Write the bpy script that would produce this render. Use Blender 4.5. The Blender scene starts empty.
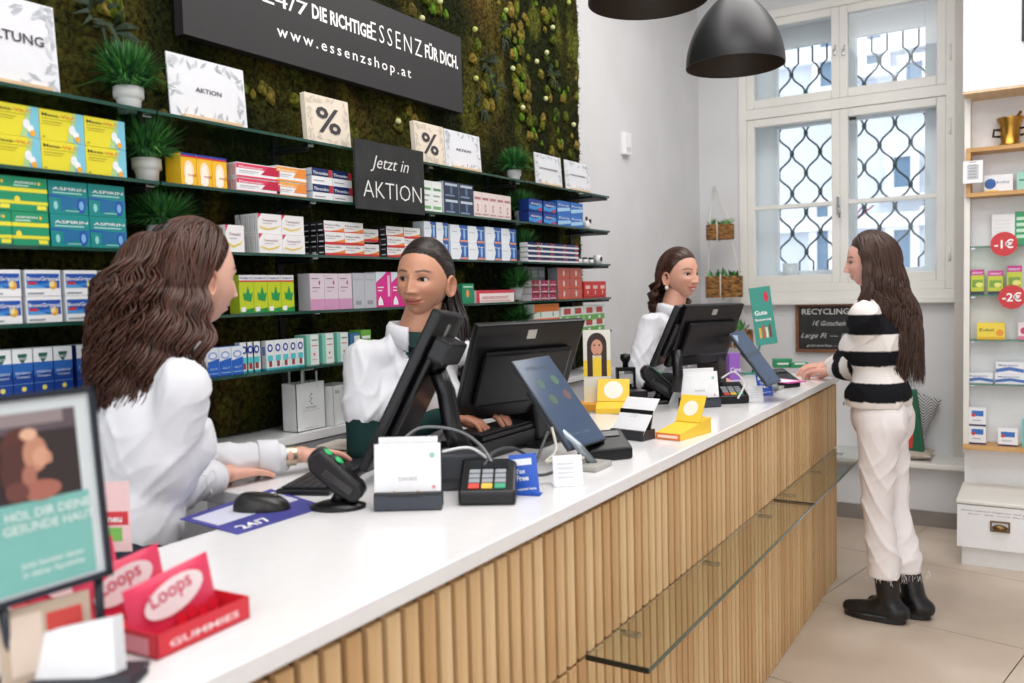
import bpy, bmesh, math, random
import numpy as np
from mathutils import Vector, Matrix
random.seed(7); RNG = np.random.default_rng(7)
S = bpy.context.scene
COL = S.collection
PI = math.pi

# ---------------------------------------------------------------- camera
FPX, CX, CY, EYE = 855.0, 512.0, 341.5, 1.5
M3 = np.array([[0.85108937, -0.00852906, 0.52495157],
               [0.52438341, 0.06306505, -0.84914359],
               [-0.0258637, 0.99797297, 0.05814649]])
cam_d = bpy.data.cameras.new('camera'); cam = bpy.data.objects.new('camera', cam_d); COL.objects.link(cam)
cam.matrix_world = Matrix([[*M3[0], 0], [*M3[1], 0], [*M3[2], EYE], [0, 0, 0, 1]])
cam_d.sensor_width = 36.0; cam_d.lens = FPX * 36.0 / 1024.0
cam_d.clip_start = 0.05; cam_d.clip_end = 200
cam_d.dof.use_dof = True; cam_d.dof.focus_distance = 2.9; cam_d.dof.aperture_fstop = 2.8
S.camera = cam

# ---------------------------------------------------------------- world + lights + exposure
w = bpy.data.worlds.new('world'); S.world = w; w.use_nodes = True
wn = w.node_tree.nodes; bg = wn['Background']
bg.inputs[0].default_value = (0.95, 0.975, 1.0, 1); bg.inputs[1].default_value = 1.9
def area(name, loc, sx, sy, power, color=(1, 1, 1), rot=(0, 0, 0)):
    d = bpy.data.lights.new(name, 'AREA'); d.shape = 'RECTANGLE'; d.size = sx; d.size_y = sy
    d.energy = power; d.color = color
    o = bpy.data.objects.new(name, d); o.location = loc; o.rotation_euler = rot; COL.objects.link(o); return o
area('ceiling_light', (0.2, 1.2, 3.72), 2.2, 1.6, 52, (1, 0.975, 0.95))
area('ceiling_light', (-0.3, 3.8, 3.72), 2.4, 1.6, 52, (1, 0.975, 0.95))
area('ceiling_light', (-1.3, 2.0, 3.72), 0.5, 3.0, 16, (1, 0.975, 0.95))
S.view_settings.view_transform = 'Standard'; S.view_settings.look = 'None'
S.view_settings.gamma = 1; S.view_settings.use_curve_mapping = False
S.view_settings.exposure = 0.2

# ---------------------------------------------------------------- helpers
def W(u, v, **k):
    """point of the room seen at photograph pixel (u, v) on the plane x=, y= or z= (used to measure the room)"""
    d = M3 @ np.array([(u - CX) / FPX, -(v - CY) / FPX, -1.0])
    a, val = list(k.items())[0]; i = 'xyz'.index(a); o = np.array([0, 0, EYE])
    return Vector(o + (val - o[i]) / d[i] * d)
def lin(c):
    return tuple(((x / 255) / 12.92 if x <= 10 else (((x / 255) + .055) / 1.055) ** 2.4) for x in c)
_m = {}
def mat(c, rough=0.5, metal=0.0, coat=0.0, key=None, spec=0.5):
    """plain painted / printed material, colour given as sRGB 0-255, with slight procedural variation"""
    k = (tuple(c), rough, metal, coat, spec)
    if k in _m: return _m[k]
    m = bpy.data.materials.new('paint_%d_%d_%d' % tuple(int(x) for x in c)); m.use_nodes = True
    nt = m.node_tree; b = nt.nodes['Principled BSDF']
    b.inputs['Roughness'].default_value = rough; b.inputs['Metallic'].default_value = metal
    b.inputs['Coat Weight'].default_value = coat; b.inputs['Specular IOR Level'].default_value = spec
    n = nt.nodes.new('ShaderNodeTexNoise'); n.inputs['Scale'].default_value = 40
    mx = nt.nodes.new('ShaderNodeMix'); mx.data_type = 'RGBA'
    L = lin(c)
    mx.inputs['A'].default_value = (*[x * .96 for x in L], 1); mx.inputs['B'].default_value = (*[min(1, x * 1.04) for x in L], 1)
    tc = nt.nodes.new('ShaderNodeTexCoord')
    nt.links.new(tc.outputs['Object'], n.inputs['Vector'])
    nt.links.new(n.outputs['Fac'], mx.inputs['Factor']); nt.links.new(mx.outputs['Result'], b.inputs['Base Color'])
    _m[k] = m; return m
def noise_mat(name, c1, c2, scale=5, rough=.6, bump=0, bscale=None, stretch=(1, 1, 1), detail=4, metal=0, c3=None, coord='Object', spec=.5):
    m = bpy.data.materials.new(name); m.use_nodes = True; nt = m.node_tree; b = nt.nodes['Principled BSDF']
    b.inputs['Roughness'].default_value = rough; b.inputs['Metallic'].default_value = metal
    b.inputs['Specular IOR Level'].default_value = spec
    tc = nt.nodes.new('ShaderNodeTexCoord'); mp = nt.nodes.new('ShaderNodeMapping'); mp.inputs['Scale'].default_value = stretch
    nt.links.new(tc.outputs[coord], mp.inputs['Vector'])
    n = nt.nodes.new('ShaderNodeTexNoise'); n.inputs['Scale'].default_value = scale; n.inputs['Detail'].default_value = detail
    nt.links.new(mp.outputs[0], n.inputs['Vector'])
    r = nt.nodes.new('ShaderNodeValToRGB'); r.color_ramp.elements[0].position = .35; r.color_ramp.elements[1].position = .65
    r.color_ramp.elements[0].color = (*lin(c1), 1); r.color_ramp.elements[1].color = (*lin(c2), 1)
    if c3: e = r.color_ramp.elements.new(.5); e.color = (*lin(c3), 1)
    nt.links.new(n.outputs['Fac'], r.inputs[0]); nt.links.new(r.outputs[0], b.inputs['Base Color'])
    if bump:
        n2 = nt.nodes.new('ShaderNodeTexNoise'); n2.inputs['Scale'].default_value = bscale or scale * 4; n2.inputs['Detail'].default_value = 6
        nt.links.new(mp.outputs[0], n2.inputs['Vector'])
        bp = nt.nodes.new('ShaderNodeBump'); bp.inputs['Strength'].default_value = bump; bp.inputs['Distance'].default_value = .01
        nt.links.new(n2.outputs['Fac'], bp.inputs['Height']); nt.links.new(bp.outputs[0], b.inputs['Normal'])
    return m
def glass_mat(name, tint, refl=.12, rough=.02):
    m = bpy.data.materials.new(name); m.use_nodes = True; nt = m.node_tree; nt.nodes.remove(nt.nodes['Principled BSDF'])
    t = nt.nodes.new('ShaderNodeBsdfTransparent'); t.inputs[0].default_value = (*lin(tint), 1)
    g = nt.nodes.new('ShaderNodeBsdfGlossy'); g.inputs['Roughness'].default_value = rough
    f = nt.nodes.new('ShaderNodeFresnel'); ge = nt.nodes.new('ShaderNodeNewGeometry')   # same reflectance from both sides of the thin pane
    mr = nt.nodes.new('ShaderNodeMapRange'); mr.inputs['To Min'].default_value = 1.42; mr.inputs['To Max'].default_value = 1 / 1.42
    nt.links.new(ge.outputs['Backfacing'], mr.inputs['Value']); nt.links.new(mr.outputs[0], f.inputs[0])
    mx = nt.nodes.new('ShaderNodeMixShader'); nt.links.new(f.outputs[0], mx.inputs[0])
    nt.links.new(t.outputs[0], mx.inputs[1]); nt.links.new(g.outputs[0], mx.inputs[2])
    nt.links.new(mx.outputs[0], nt.nodes['Material Output'].inputs[0]); return m
def emit_mat(name, c, s):
    m = bpy.data.materials.new(name); m.use_nodes = True; b = m.node_tree.nodes['Principled BSDF']
    b.inputs['Base Color'].default_value = (0.02, 0.02, 0.02, 1)
    b.inputs['Emission Color'].default_value = (*lin(c), 1); b.inputs['Emission Strength'].default_value = s
    b.inputs['Roughness'].default_value = .1; return m
def vcol_mat(name, rough=.5, sss=0.0, bump=0, bscale=300, spec=.5):
    m = bpy.data.materials.new(name); m.use_nodes = True; nt = m.node_tree; b = nt.nodes['Principled BSDF']
    a = nt.nodes.new('ShaderNodeVertexColor'); a.layer_name = 'Col'
    nt.links.new(a.outputs[0], b.inputs['Base Color']); b.inputs['Roughness'].default_value = rough
    b.inputs['Specular IOR Level'].default_value = spec
    if sss:
        b.inputs['Subsurface Weight'].default_value = sss; b.inputs['Subsurface Radius'].default_value = (.01, .004, .002)
        b.inputs['Subsurface Scale'].default_value = 1
    if bump:
        n2 = nt.nodes.new('ShaderNodeTexNoise'); n2.inputs['Scale'].default_value = bscale
        tc = nt.nodes.new('ShaderNodeTexCoord'); nt.links.new(tc.outputs['Object'], n2.inputs['Vector'])
        bp = nt.nodes.new('ShaderNodeBump'); bp.inputs['Strength'].default_value = bump; bp.inputs['Distance'].default_value = .002
        nt.links.new(n2.outputs['Fac'], bp.inputs['Height']); nt.links.new(bp.outputs[0], b.inputs['Normal'])
    return m

def wm(o):
    if o is None: return Matrix.Identity(4)
    return wm(o.parent) @ o.matrix_basis
def thing(name, label, cat, loc=(0, 0, 0), rotz=0, group=None):
    o = bpy.data.objects.new(name, None); COL.objects.link(o); o.empty_display_size = .05
    o.location = loc; o.rotation_euler = (0, 0, rotz); return tag(o, label, cat, group)
def tag(o, label=None, cat=None, group=None, kind=None):
    if label: o['label'] = label
    if cat: o['category'] = cat
    if group: o['group'] = group
    if kind: o['kind'] = kind
    return o
def link(name, me, parent=None, kind=None, label=None):
    o = bpy.data.objects.new(name, me); COL.objects.link(o); o.parent = parent
    if kind: o['kind'] = kind
    if label: o['label'] = label
    return o
_txt = {}
def text_data(s, size=1.0, bold=0.0, align='LEFT', shear=0.0, space=1.0):
    """flat glyph mesh (verts, faces) of a string"""
    k = (s, size, bold, align, shear, space)
    if k in _txt: return _txt[k]
    c = bpy.data.curves.new('t', 'FONT'); c.body = s; c.size = size; c.resolution_u = 2; c.offset = bold * size
    c.align_x = align; c.align_y = 'BOTTOM_BASELINE'; c.shear = shear; c.space_character = space
    c.fill_mode = 'FRONT'
    o = bpy.data.objects.new('t', c); COL.objects.link(o)
    dg = bpy.context.evaluated_depsgraph_get(); dg.update()
    me = bpy.data.meshes.new_from_object(o.evaluated_get(dg))
    v = [tuple(x.co) for x in me.vertices]; f = [tuple(p.vertices) for p in me.polygons]
    bpy.data.objects.remove(o); bpy.data.curves.remove(c); bpy.data.meshes.remove(me)
    _txt[k] = (v, f); return _txt[k]
class MB:
    """collects shapes with material slots and links them as one mesh object"""
    def __init__(s): s.v = []; s.f = []; s.mi = []; s.mats = []; s.sm = []
    def slot(s, m):
        if m not in s.mats: s.mats.append(m)
        return s.mats.index(m)
    def add(s, vs, fs, m, smooth=False, T=None):
        n = len(s.v)
        if T is not None: vs = [tuple(T @ Vector(v)) for v in vs]
        s.v += [tuple(v) for v in vs]; s.f += [tuple(i + n for i in f) for f in fs]
        k = s.slot(m); s.mi += [k] * len(fs); s.sm += [smooth] * len(fs); return s
    def box(s, lo, hi, m, T=None, bevel=0.0):
        x0, y0, z0 = lo; x1, y1, z1 = hi
        if bevel:
            b = min(bevel, (x1 - x0) / 2.01, (y1 - y0) / 2.01, (z1 - z0) / 2.01)
            bm = bmesh.new(); bmesh.ops.create_cube(bm, size=1)
            bmesh.ops.scale(bm, vec=(x1 - x0, y1 - y0, z1 - z0), verts=bm.verts)
            bmesh.ops.translate(bm, vec=((x0 + x1) / 2, (y0 + y1) / 2, (z0 + z1) / 2), verts=bm.verts)
            bmesh.ops.bevel(bm, geom=bm.edges[:] , offset=b, segments=2, affect='EDGES', profile=.6)
            bm.verts.index_update()
            s.add([v.co[:] for v in bm.verts], [[v.index for v in f.verts] for f in bm.faces], m, False, T); bm.free(); return s
        vs = [(x0, y0, z0), (x1, y0, z0), (x1, y1, z0), (x0, y1, z0), (x0, y0, z1), (x1, y0, z1), (x1, y1, z1), (x0, y1, z1)]
        fs = [(0, 3, 2, 1), (4, 5, 6, 7), (0, 1, 5, 4), (1, 2, 6, 5), (2, 3, 7, 6), (3, 0, 4, 7)]
        return s.add(vs, fs, m, False, T)
    def prism(s, poly, z0, z1, m, T=None, smooth=False):
        n = len(poly); vs = [(x, y, z0) for x, y in poly] + [(x, y, z1) for x, y in poly]
        fs = [tuple(range(n - 1, -1, -1)), tuple(range(n, 2 * n))] + [(i, (i + 1) % n, n + (i + 1) % n, n + i) for i in range(n)]
        return s.add(vs, fs, m, smooth, T)
    def tube(s, pts, r, m, seg=8, T=None, cap=True, smooth=True):
        pts = [Vector(p) for p in pts]; n = len(pts); vs = []; fs = []
        rr = r if hasattr(r, '__len__') else [r] * n
        up = Vector((0, 0, 1)); prev = None
        for i, p in enumerate(pts):
            t = (pts[min(i + 1, n - 1)] - pts[max(i - 1, 0)])
            if t.length < 1e-9: t = Vector((0, 0, 1))
            t.normalize()
            if prev is None:
                a = t.orthogonal().normalized() if abs(t.z) > .95 else t.cross(up).normalized()
            else:
                a = prev - t * prev.dot(t); a = a.normalized() if a.length > 1e-6 else t.orthogonal().normalized()
            prev = a; b = t.cross(a)
            for k in range(seg):
                th = 2 * PI * k / seg; vs.append(tuple(p + (a * math.cos(th) + b * math.sin(th)) * rr[i]))
        for i in range(n - 1):
            for k in range(seg):
                k2 = (k + 1) % seg; fs.append((i * seg + k, i * seg + k2, (i + 1) * seg + k2, (i + 1) * seg + k))
        if cap: fs.append(tuple(range(seg - 1, -1, -1))); fs.append(tuple((n - 1) * seg + k for k in range(seg)))
        return s.add(vs, fs, m, smooth, T)
    def lathe(s, prof, m, seg=32, T=None, smooth=True, close=False):
        vs = []; fs = []; n = len(prof)
        for r, z in prof:
            for k in range(seg):
                th = 2 * PI * k / seg; vs.append((r * math.cos(th), r * math.sin(th), z))
        for i in range(n - 1):
            for k in range(seg):
                k2 = (k + 1) % seg; fs.append((i * seg + k, i * seg + k2, (i + 1) * seg + k2, (i + 1) * seg + k))
        if prof[0][0] > 1e-4 and close: fs.append(tuple(range(seg - 1, -1, -1)))
        if prof[-1][0] > 1e-4 and close: fs.append(tuple((n - 1) * seg + k for k in range(seg)))
        return s.add(vs, fs, m, smooth, T)
    def ell(s, c, r, m, seg=20, T=None):
        vs = []; fs = []; rings = seg // 2
        for i in range(rings + 1):
            ph = PI * i / rings
            for k in range(seg):
                th = 2 * PI * k / seg
                vs.append((c[0] + r[0] * math.sin(ph) * math.cos(th), c[1] + r[1] * math.sin(ph) * math.sin(th), c[2] + r[2] * math.cos(ph)))
        for i in range(rings):
            for k in range(seg):
                k2 = (k + 1) % seg; fs.append((i * seg + k, (i + 1) * seg + k, (i + 1) * seg + k2, i * seg + k2))
        return s.add(vs, fs, m, True, T)
    def poly(s, pts, m, T=None): return s.add(pts, [tuple(range(len(pts)))], m, False, T)
    def text(s, st, size, m, T, bold=0.0, align='LEFT', width=None, shear=0.0, space=1.0):
        """T maps text plane (x right, y up, z out) to local space; width squeezes the line to that length"""
        v, f = text_data(st, size, bold, align, shear, space)
        if not v: return s
        if width:
            xs = [a[0] for a in v]; k = width / max(1e-6, max(xs) - min(xs)); x0 = min(xs) if align == 'LEFT' else 0
            v = [((a[0] - x0) * k, a[1], a[2]) for a in v]
        return s.add(v, f, m, False, T)
    def mesh(s, name='mesh'):
        me = bpy.data.meshes.new(name); me.from_pydata(s.v, [], s.f)
        for m in s.mats: me.materials.append(m)
        me.polygons.foreach_set('material_index', s.mi); me.polygons.foreach_set('use_smooth', s.sm); me.update(); return me
    def build(s, name, parent=None, world=False, kind=None, label=None):
        if world and parent is not None:
            I = wm(parent).inverted(); s.v = [tuple(I @ Vector(v)) for v in s.v]
        return link(name, s.mesh(name), parent, kind, label)
def struct(name, mb, parent=None, label=None):
    return mb.build(name, parent, kind=None if parent else 'structure', label=label)
def frame(o, x, z=None, y=None):
    """4x4 with origin o, given local x axis and one more axis"""
    x = Vector(x).normalized()
    if z is not None: z = Vector(z); z = (z - x * z.dot(x)).normalized(); y = z.cross(x)
    else: y = Vector(y); y = (y - x * y.dot(x)).normalized(); z = x.cross(y)
    return Matrix(((x.x, y.x, z.x, o[0]), (x.y, y.y, z.y, o[1]), (x.z, y.z, z.z, o[2]), (0, 0, 0, 1)))
ORD = ['first', 'second', 'third', 'fourth', 'fifth', 'sixth', 'seventh', 'eighth', 'ninth', 'tenth', 'eleventh', 'twelfth', 'thirteenth', 'fourteenth']

def wood_mat(name, c1, c2, axis='Z', scale=3.0):
    st = {'Z': (14, 14, .9), 'Y': (14, .9, 14), 'X': (.9, 14, 14)}[axis]
    return noise_mat(name, c1, c2, scale=scale, rough=.55, bump=.15, bscale=scale * 6, stretch=st, detail=6)
WHITE = mat((238, 238, 240), .55); WALLW = noise_mat('wall_plaster', (212, 212, 213), (219, 219, 221), 2.5, .85, .05, 60)
TRIM = noise_mat('window_paint', (226, 224, 218), (234, 232, 226), 3, .45)
BLACK = mat((22, 22, 24), .35); BLKM = mat((30, 31, 34), .5); DARK = mat((14, 14, 15), .6)
OAK = wood_mat('oak_slat', (202, 162, 112), (224, 188, 140)); OAKH = wood_mat('oak_shelf', (186, 140, 84), (208, 164, 106), 'X')
LOAK = wood_mat('pale_oak', (214, 182, 142), (228, 200, 162), 'Y')
GLASS = glass_mat('clear_glass', (251, 252, 253)); SHELFG = glass_mat('shelf_glass', (186, 206, 200)); LEDGEG = glass_mat('ledge_glass', (248, 252, 250))
GEDGE = mat((34, 72, 62), .15, 0, .3); STEEL = mat((176, 178, 180), .25, 1.0)
# ================================================================ SETTING
XW = -2.09                       # plaster plane behind the moss
YF = 6.0                         # window wall
# floor: grout bed with large tiles turned against the counter
concrete = noise_mat('concrete_tile', (158, 141, 124), (184, 168, 150), 1.6, .42, .06, 30, coord='Generated', c3=(170, 153, 136))
def concrete_mat():
    m = noise_mat('concrete_tile', (176, 159, 143), (208, 193, 177), 1.3, .38, .04, 40, detail=5, c3=(190, 173, 157)); return m
concrete = concrete_mat()
fl = struct('floor', MB().box((-3.2, -2.5, -.06), (3.2, 6.6, -.006), mat((96, 86, 76), .9)))
ang = math.radians(-11.5); ca, sa = math.cos(ang), math.sin(ang); org = Vector((-.737, 4.758 + .12)); TP = .88
org = Vector((-.715, 4.99))
def clip_poly(poly, x0, x1, y0, y1):
    def cl(p, ax, lim, sgn):
        out = []
        for i in range(len(p)):
            a, b = p[i], p[(i + 1) % len(p)]; ia = sgn * (a[ax] - lim) <= 0; ib = sgn * (b[ax] - lim) <= 0
            if ia: out.append(a)
            if ia != ib:
                t = (lim - a[ax]) / (b[ax] - a[ax]); out.append((a[0] + t * (b[0] - a[0]), a[1] + t * (b[1] - a[1])))
        return out
    for ax, lim, sg in ((0, x0, -1), (0, x1, 1), (1, y0, -1), (1, y1, 1)):
        if poly: poly = cl(poly, ax, lim, sg)
    return poly
for i in range(-4, 5):
    for j in range(-9, 3):
        g = .0025
        q = [(i * TP + g, j * TP + g), ((i + 1) * TP - g, j * TP + g), ((i + 1) * TP - g, (j + 1) * TP - g), (i * TP + g, (j + 1) * TP - g)]
        q = [(org.x + a * ca - b * sa, org.y + a * sa + b * ca) for a, b in q]
        q = clip_poly(q, -2.2, 3.1, -2.4, 6.5)
        if len(q) > 2: MB().prism(q, -.006, 0, concrete).build('tile', fl)
# walls
PIERX = -.36
wl = MB().box((XW - .15, -2.5, 0), (XW, 6.5, 3.8), WALLW); struct('wall_left', wl)
WX0, WX1, WZ0, WZ1 = -1.80, -.45, W(850, 304, y=YF - .06).z + .085, W(848, -4, y=YF).z     # window opening
wf = MB()
wf.box((XW, YF, 0), (WX0, YF + .55, 3.8), WALLW); wf.box((WX1, YF, 0), (3.2, YF + .55, 3.8), WALLW)
wf.box((WX0, YF, 0), (WX1, YF + .55, WZ0), WALLW); wf.box((WX0, YF, WZ1), (WX1, YF + .55, 3.8), WALLW)
struct('wall_far', wf)
struct('wall_right', MB().box((3.1, -2.5, 0), (3.25, 6.5, 3.8), WALLW))
struct('ceiling', MB().box((XW - .15, -2.5, 3.8), (3.25, 6.55, 3.95), WALLW))
# bench plinth below the window
BZ = W(950, 464, y=5.7).z
bt = W(940, 441, y=6.0).z
struct('trim_1', MB().box((XW, 5.72, 0), (PIERX, YF, BZ - .035), WALLW), label='white plastered plinth of the window bench')
struct('trim_2', MB().box((XW, 5.66, BZ - .035), (PIERX, YF, BZ), TRIM, bevel=.008), label='white window bench top')
struct('baseboard_far', MB().box((XW, 5.705, 0), (PIERX, 5.72, .095), noise_mat('stone_skirting', (122, 116, 110), (140, 133, 127), 6, .6)))
# pilaster right of the window, running down onto the bench
struct('trim_3', MB().box((WX1, YF - .06, BZ), (WX1 + .12, YF, 3.8), noise_mat('casing', (196, 192, 184), (206, 202, 195), 2, .5)), label='greige casing right of the window')
# ---------------- window: inner casement, deep box, outer frame with iron grille
WXM = (W(831, 150, y=YF).x + W(848, 150, y=YF).x) / 2; TZ = 2.70
TZ = W(845, 103, y=YF).z; MZ = W(845, 202, y=YF).z; LZ = W(800, 297, y=YF).z
win = struct('window_1', MB().box((WX0 - .06, YF - .025, WZ0 - .06), (WX1 + .03, YF, WZ0), TRIM, bevel=.006).box((WX0 - .1, YF - .06, WZ0 - .085), (WX1 + .05, YF, WZ0 - .06), TRIM, bevel=.005), label='white double casement window with an iron grille')
cas = MB()
def rect_frame(mb, x0, x1, z0, z1, y0, y1, t, m, tb=None, bev=.006):
    tb = tb or t
    mb.box((x0, y0, z0), (x0 + t, y1, z1), m, bevel=bev); mb.box((x1 - t, y0, z0), (x1, y1, z1), m, bevel=bev)
    mb.box((x0 + t, y0, z0), (x1 - t, y1, z0 + tb), m, bevel=bev); mb.box((x0 + t, y0, z1 - t), (x1 - t, y1, z1), m, bevel=bev)
rect_frame(cas, WX0, WX1, WZ0, WZ1, YF - .015, YF + .05, .055, TRIM)
cas.box((WX0 + .05, YF - .012, TZ - .035), (WX1 - .05, YF + .05, TZ + .035), TRIM, bevel=.006)
cas.build('window_frame', win)
for (a, b) in ((WX0 + .055, WXM + .002), (WXM + .002, WX1 - .055)):
    for (c, d, mid) in ((WZ0 + .055, TZ - .037, True), (TZ + .037, WZ1 - .055, False)):
        sh = MB(); rect_frame(sh, a, b, c, d, YF - .005, YF + .04, .052, TRIM, .06)
        if mid: sh.box((a + .05, YF + .003, MZ - .014), (b - .05, YF + .034, MZ + .014), TRIM, bevel=.004)
        so = sh.build('sash', win)
        zs = [(c + .05, MZ - .012), (MZ + .012, d - .05)] if mid else [(c + .05, d - .05)]
        for z0, z1 in zs: MB().box((a + .05, YF + .016, z0), (b - .05, YF + .02, z1), GLASS).build('pane', so)
# reveal between casements
rv = MB(); RV = mat((236, 240, 242), .6)
rv.box((WX0, YF + .05, WZ0), (WX0 + .055, YF + .3, WZ1), RV); rv.box((WX1 - .055, YF + .05, WZ0), (WX1, YF + .3, WZ1), RV)
rv.box((WX0, YF + .05, WZ0 - .0), (WX1, YF + .3, WZ0 + .06), RV); rv.box((WX0, YF + .05, WZ1 - .06), (WX1, YF + .3, WZ1), RV)
rv.build('reveal', win)
OF = mat((232, 238, 240), .5); of = MB(); YO = YF + .26
rect_frame(of, WX0 + .05, WX1 - .05, WZ0 + .05, WZ1 - .05, YO, YO + .05, .15, OF, .1)
of.box((WXM - .06, YO, WZ0 + .1), (WXM + .06, YO + .05, WZ1 - .1), OF); of.box((WX0 + .1, YO, TZ - .07), (WX1 - .1, YO + .05, TZ + .07), OF)
of.box((WX0 + .1, YO + .01, MZ + .005), (WX1 - .1, YO + .04, MZ + .03), OF)
of.build('outer_frame', win)
IRON = mat((74, 88, 92), .6); YG = YF + .40
lam = .283; pit = .098
zb = W(800, 262, y=YG).z; zt = W(880, 52, y=YG).z
zt = zb + round((zt - zb) / (lam / 2)) * (lam / 2)
gr_x0 = WX0 + .02; ng = int((WX1 - .02 - gr_x0) / pit)
for n in range(ng + 1):
    sx = 1 if n % 2 else -1; x0 = gr_x0 + n * pit; pts = []
    z = WZ0 + .03
    pts.append((x0, YG, z))
    N = 60
    for k in range(N + 1):
        zz = zb + (zt - zb) * k / N; ph = 2 * PI * (zz - zb) / lam
        cc = math.sin(ph); cc = math.copysign(abs(cc) ** .75, cc)
        pts.append((x0 + sx * pit * .46 * cc, YG, zz))
    e = 0
    pts.append((x0 + sx * pit * .46 * e, YG, WZ1 + .1))
    MB().tube(pts, .0072, IRON, 6).build('grille_bar', win)
col = MB()
for n in range(ng):
    for k in range(int(round((zt - zb) / (lam / 2)))):
        s_n = (1 if n % 2 else -1) * (1 if k % 2 == 0 else -1)
        if s_n > 0: col.box((gr_x0 + (n + .5) * pit - .014, YG - .012, zb + (k + .5) * lam / 2 - .011), (gr_x0 + (n + .5) * pit + .014, YG + .012, zb + (k + .5) * lam / 2 + .011), IRON, bevel=.003)
col.build('grille_collars', win)
# window furniture
hd = MB(); hx = W(839, 205, y=YF).x; hz = W(838, 205, y=YF - .03).z
hd.box((hx - .012, YF - .022, hz - .06), (hx + .012, YF - .005, hz + .06), STEEL, bevel=.004); hd.tube([(hx, YF - .02, hz), (hx, YF - .05, hz), (hx + .012, YF - .052, hz - .045), (hx + .012, YF - .05, hz - .085)], .006, STEEL, 8)
hd.build('window_handle', win)
for px_ in (834, 843):
    k = MB(); p = W(px_, 52, y=YF - .02); k.box((p.x - .008, YF - .02, p.z - .02), (p.x + .008, YF - .004, p.z + .02), STEEL, bevel=.003); k.tube([(p.x, YF - .02, p.z), (p.x + .006, YF - .035, p.z + .012), (p.x + .012, YF - .037, p.z + .04)], .004, STEEL, 6); k.build('window_catch', win)
for zz in (1.62, 2.4, 2.85, 3.25): MB().tube([(WX1 - .03, YF - .012, zz), (WX1 - .03, YF - .012, zz + .1)], .009, TRIM, 8).build('hinge', win)
# pink streamers of the sign outside, planter on the outer sill
for i, (a, b) in enumerate((((853, 219), (863, 206)), ((857, 217), (872, 207)), ((861, 216), (874, 205)))):
    p, q = W(*a, y=YG + .12), W(*b, y=YG + .12)
    o = MB().tube([p, q], .006, mat((226, 110, 150), .6), 6).build('pink_sign_stroke'); tag(o, 'pink neon-style stroke outside the right-hand window pane, ' + ['left stroke', 'middle stroke', 'right stroke'][i], 'sign', 'pink sign strokes outside the window')
pl = W(790, 285, y=YF + .12)
t_ = thing('tealight_glass', 'frosted white glass cup standing inside the lower left window pane', 'glass', (pl.x, YF + .15, WZ0 + .06))
MB().lathe([(.03, 0), (.052, .0), (.056, .14), (.052, .14), (.048, .01), (0, .01)], mat((226, 234, 234), .3), 24).build('cup', t_)
# ---------------- house across the street
FAC = noise_mat('facade_plaster', (206, 216, 226), (216, 224, 233), 1.2, .9); YH = 12.0
ho = thing('house', 'pale blue-white house across the street seen through the window grille', 'building', (-3, YH, 0))
MB().box((-12, YH, -1), (6, YH + .5, 14), FAC).build('wall', ho, world=True)
MB().box((-12, 6.7, -.4), (6, YH, -.3), mat((190, 192, 196), .9)).build('pavement', ho, world=True)
def fwin(u0, v0, u1, v1):
    a, b = W(u0, v1, y=YH), W(u1, v0, y=YH)
    f = MB(); rect_frame(f, a.x - .08, b.x + .08, a.z - .08, b.z + .08, YH - .1, YH, .1, mat((236, 240, 244), .6), bev=.01)
    f.box((a.x - .16, YH - .22, a.z - .16), (b.x + .16, YH, a.z - .08), mat((228, 232, 238), .7)); f.build('window', ho, world=True)
    MB().box((a.x, YH - .04, a.z), (b.x, YH, b.z), mat((112, 140, 166), .15)).build('pane', ho, world=True)
for r in ((893, 155, 913, 190), (893, 228, 913, 285), (817, 205, 831, 300), (866, 25, 884, 68), (820, 28, 838, 90), (905, 60, 925, 92), (936, 150, 956, 200)): fwin(*r)
for zz in (2.2, 4.4): MB().box((-12, YH - .15, zz), (6, YH, zz + .18), mat((234, 238, 242), .8)).build('cornice', ho, world=True)

# ================================================================ MOSS WALL
def vnoise(x, y, seed=0):
    r = np.random.default_rng(seed); G = r.random((256, 256))
    xi = np.floor(x).astype(int); yi = np.floor(y).astype(int); fx = x - xi; fy = y - yi
    fx = fx * fx * (3 - 2 * fx); fy = fy * fy * (3 - 2 * fy)
    g = lambda a, b: G[a % 256, b % 256]
    return (g(xi, yi) * (1 - fx) + g(xi + 1, yi) * fx) * (1 - fy) + (g(xi, yi + 1) * (1 - fx) + g(xi + 1, yi + 1) * fx) * fy
def fbm(x, y, o=4, seed=0):
    s = 0; a = .5
    for k in range(o): s = s + a * vnoise(x * 2 ** k + 17 * k, y * 2 ** k + 31 * k, seed + k); a *= .5
    return s
MY0, MY1, MZ0, MZ1 = .2, 4.015, 1.10, 3.5
moss_m = bpy.data.materials.new('moss'); moss_m.use_nodes = True; nt = moss_m.node_tree; b = nt.nodes['Principled BSDF']; b.inputs['Roughness'].default_value = .95; b.inputs['Specular IOR Level'].default_value = .1
va = nt.nodes.new('ShaderNodeVertexColor'); va.layer_name = 'Col'
n1 = nt.nodes.new('ShaderNodeTexNoise'); n1.inputs['Scale'].default_value = 70; n1.inputs['Detail'].default_value = 6
tc = nt.nodes.new('ShaderNodeTexCoord'); nt.links.new(tc.outputs['Object'], n1.inputs['Vector'])
hs = nt.nodes.new('ShaderNodeMix'); hs.data_type = 'RGBA'; hs.blend_type = 'MULTIPLY'; hs.inputs['Factor'].default_value = 1
rp = nt.nodes.new('ShaderNodeValToRGB'); rp.color_ramp.elements[0].position = .35; rp.color_ramp.elements[0].color = (.35, .35, .35, 1); rp.color_ramp.elements[1].position = .65; rp.color_ramp.elements[1].color = (1.5, 1.5, 1.5, 1)
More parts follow.
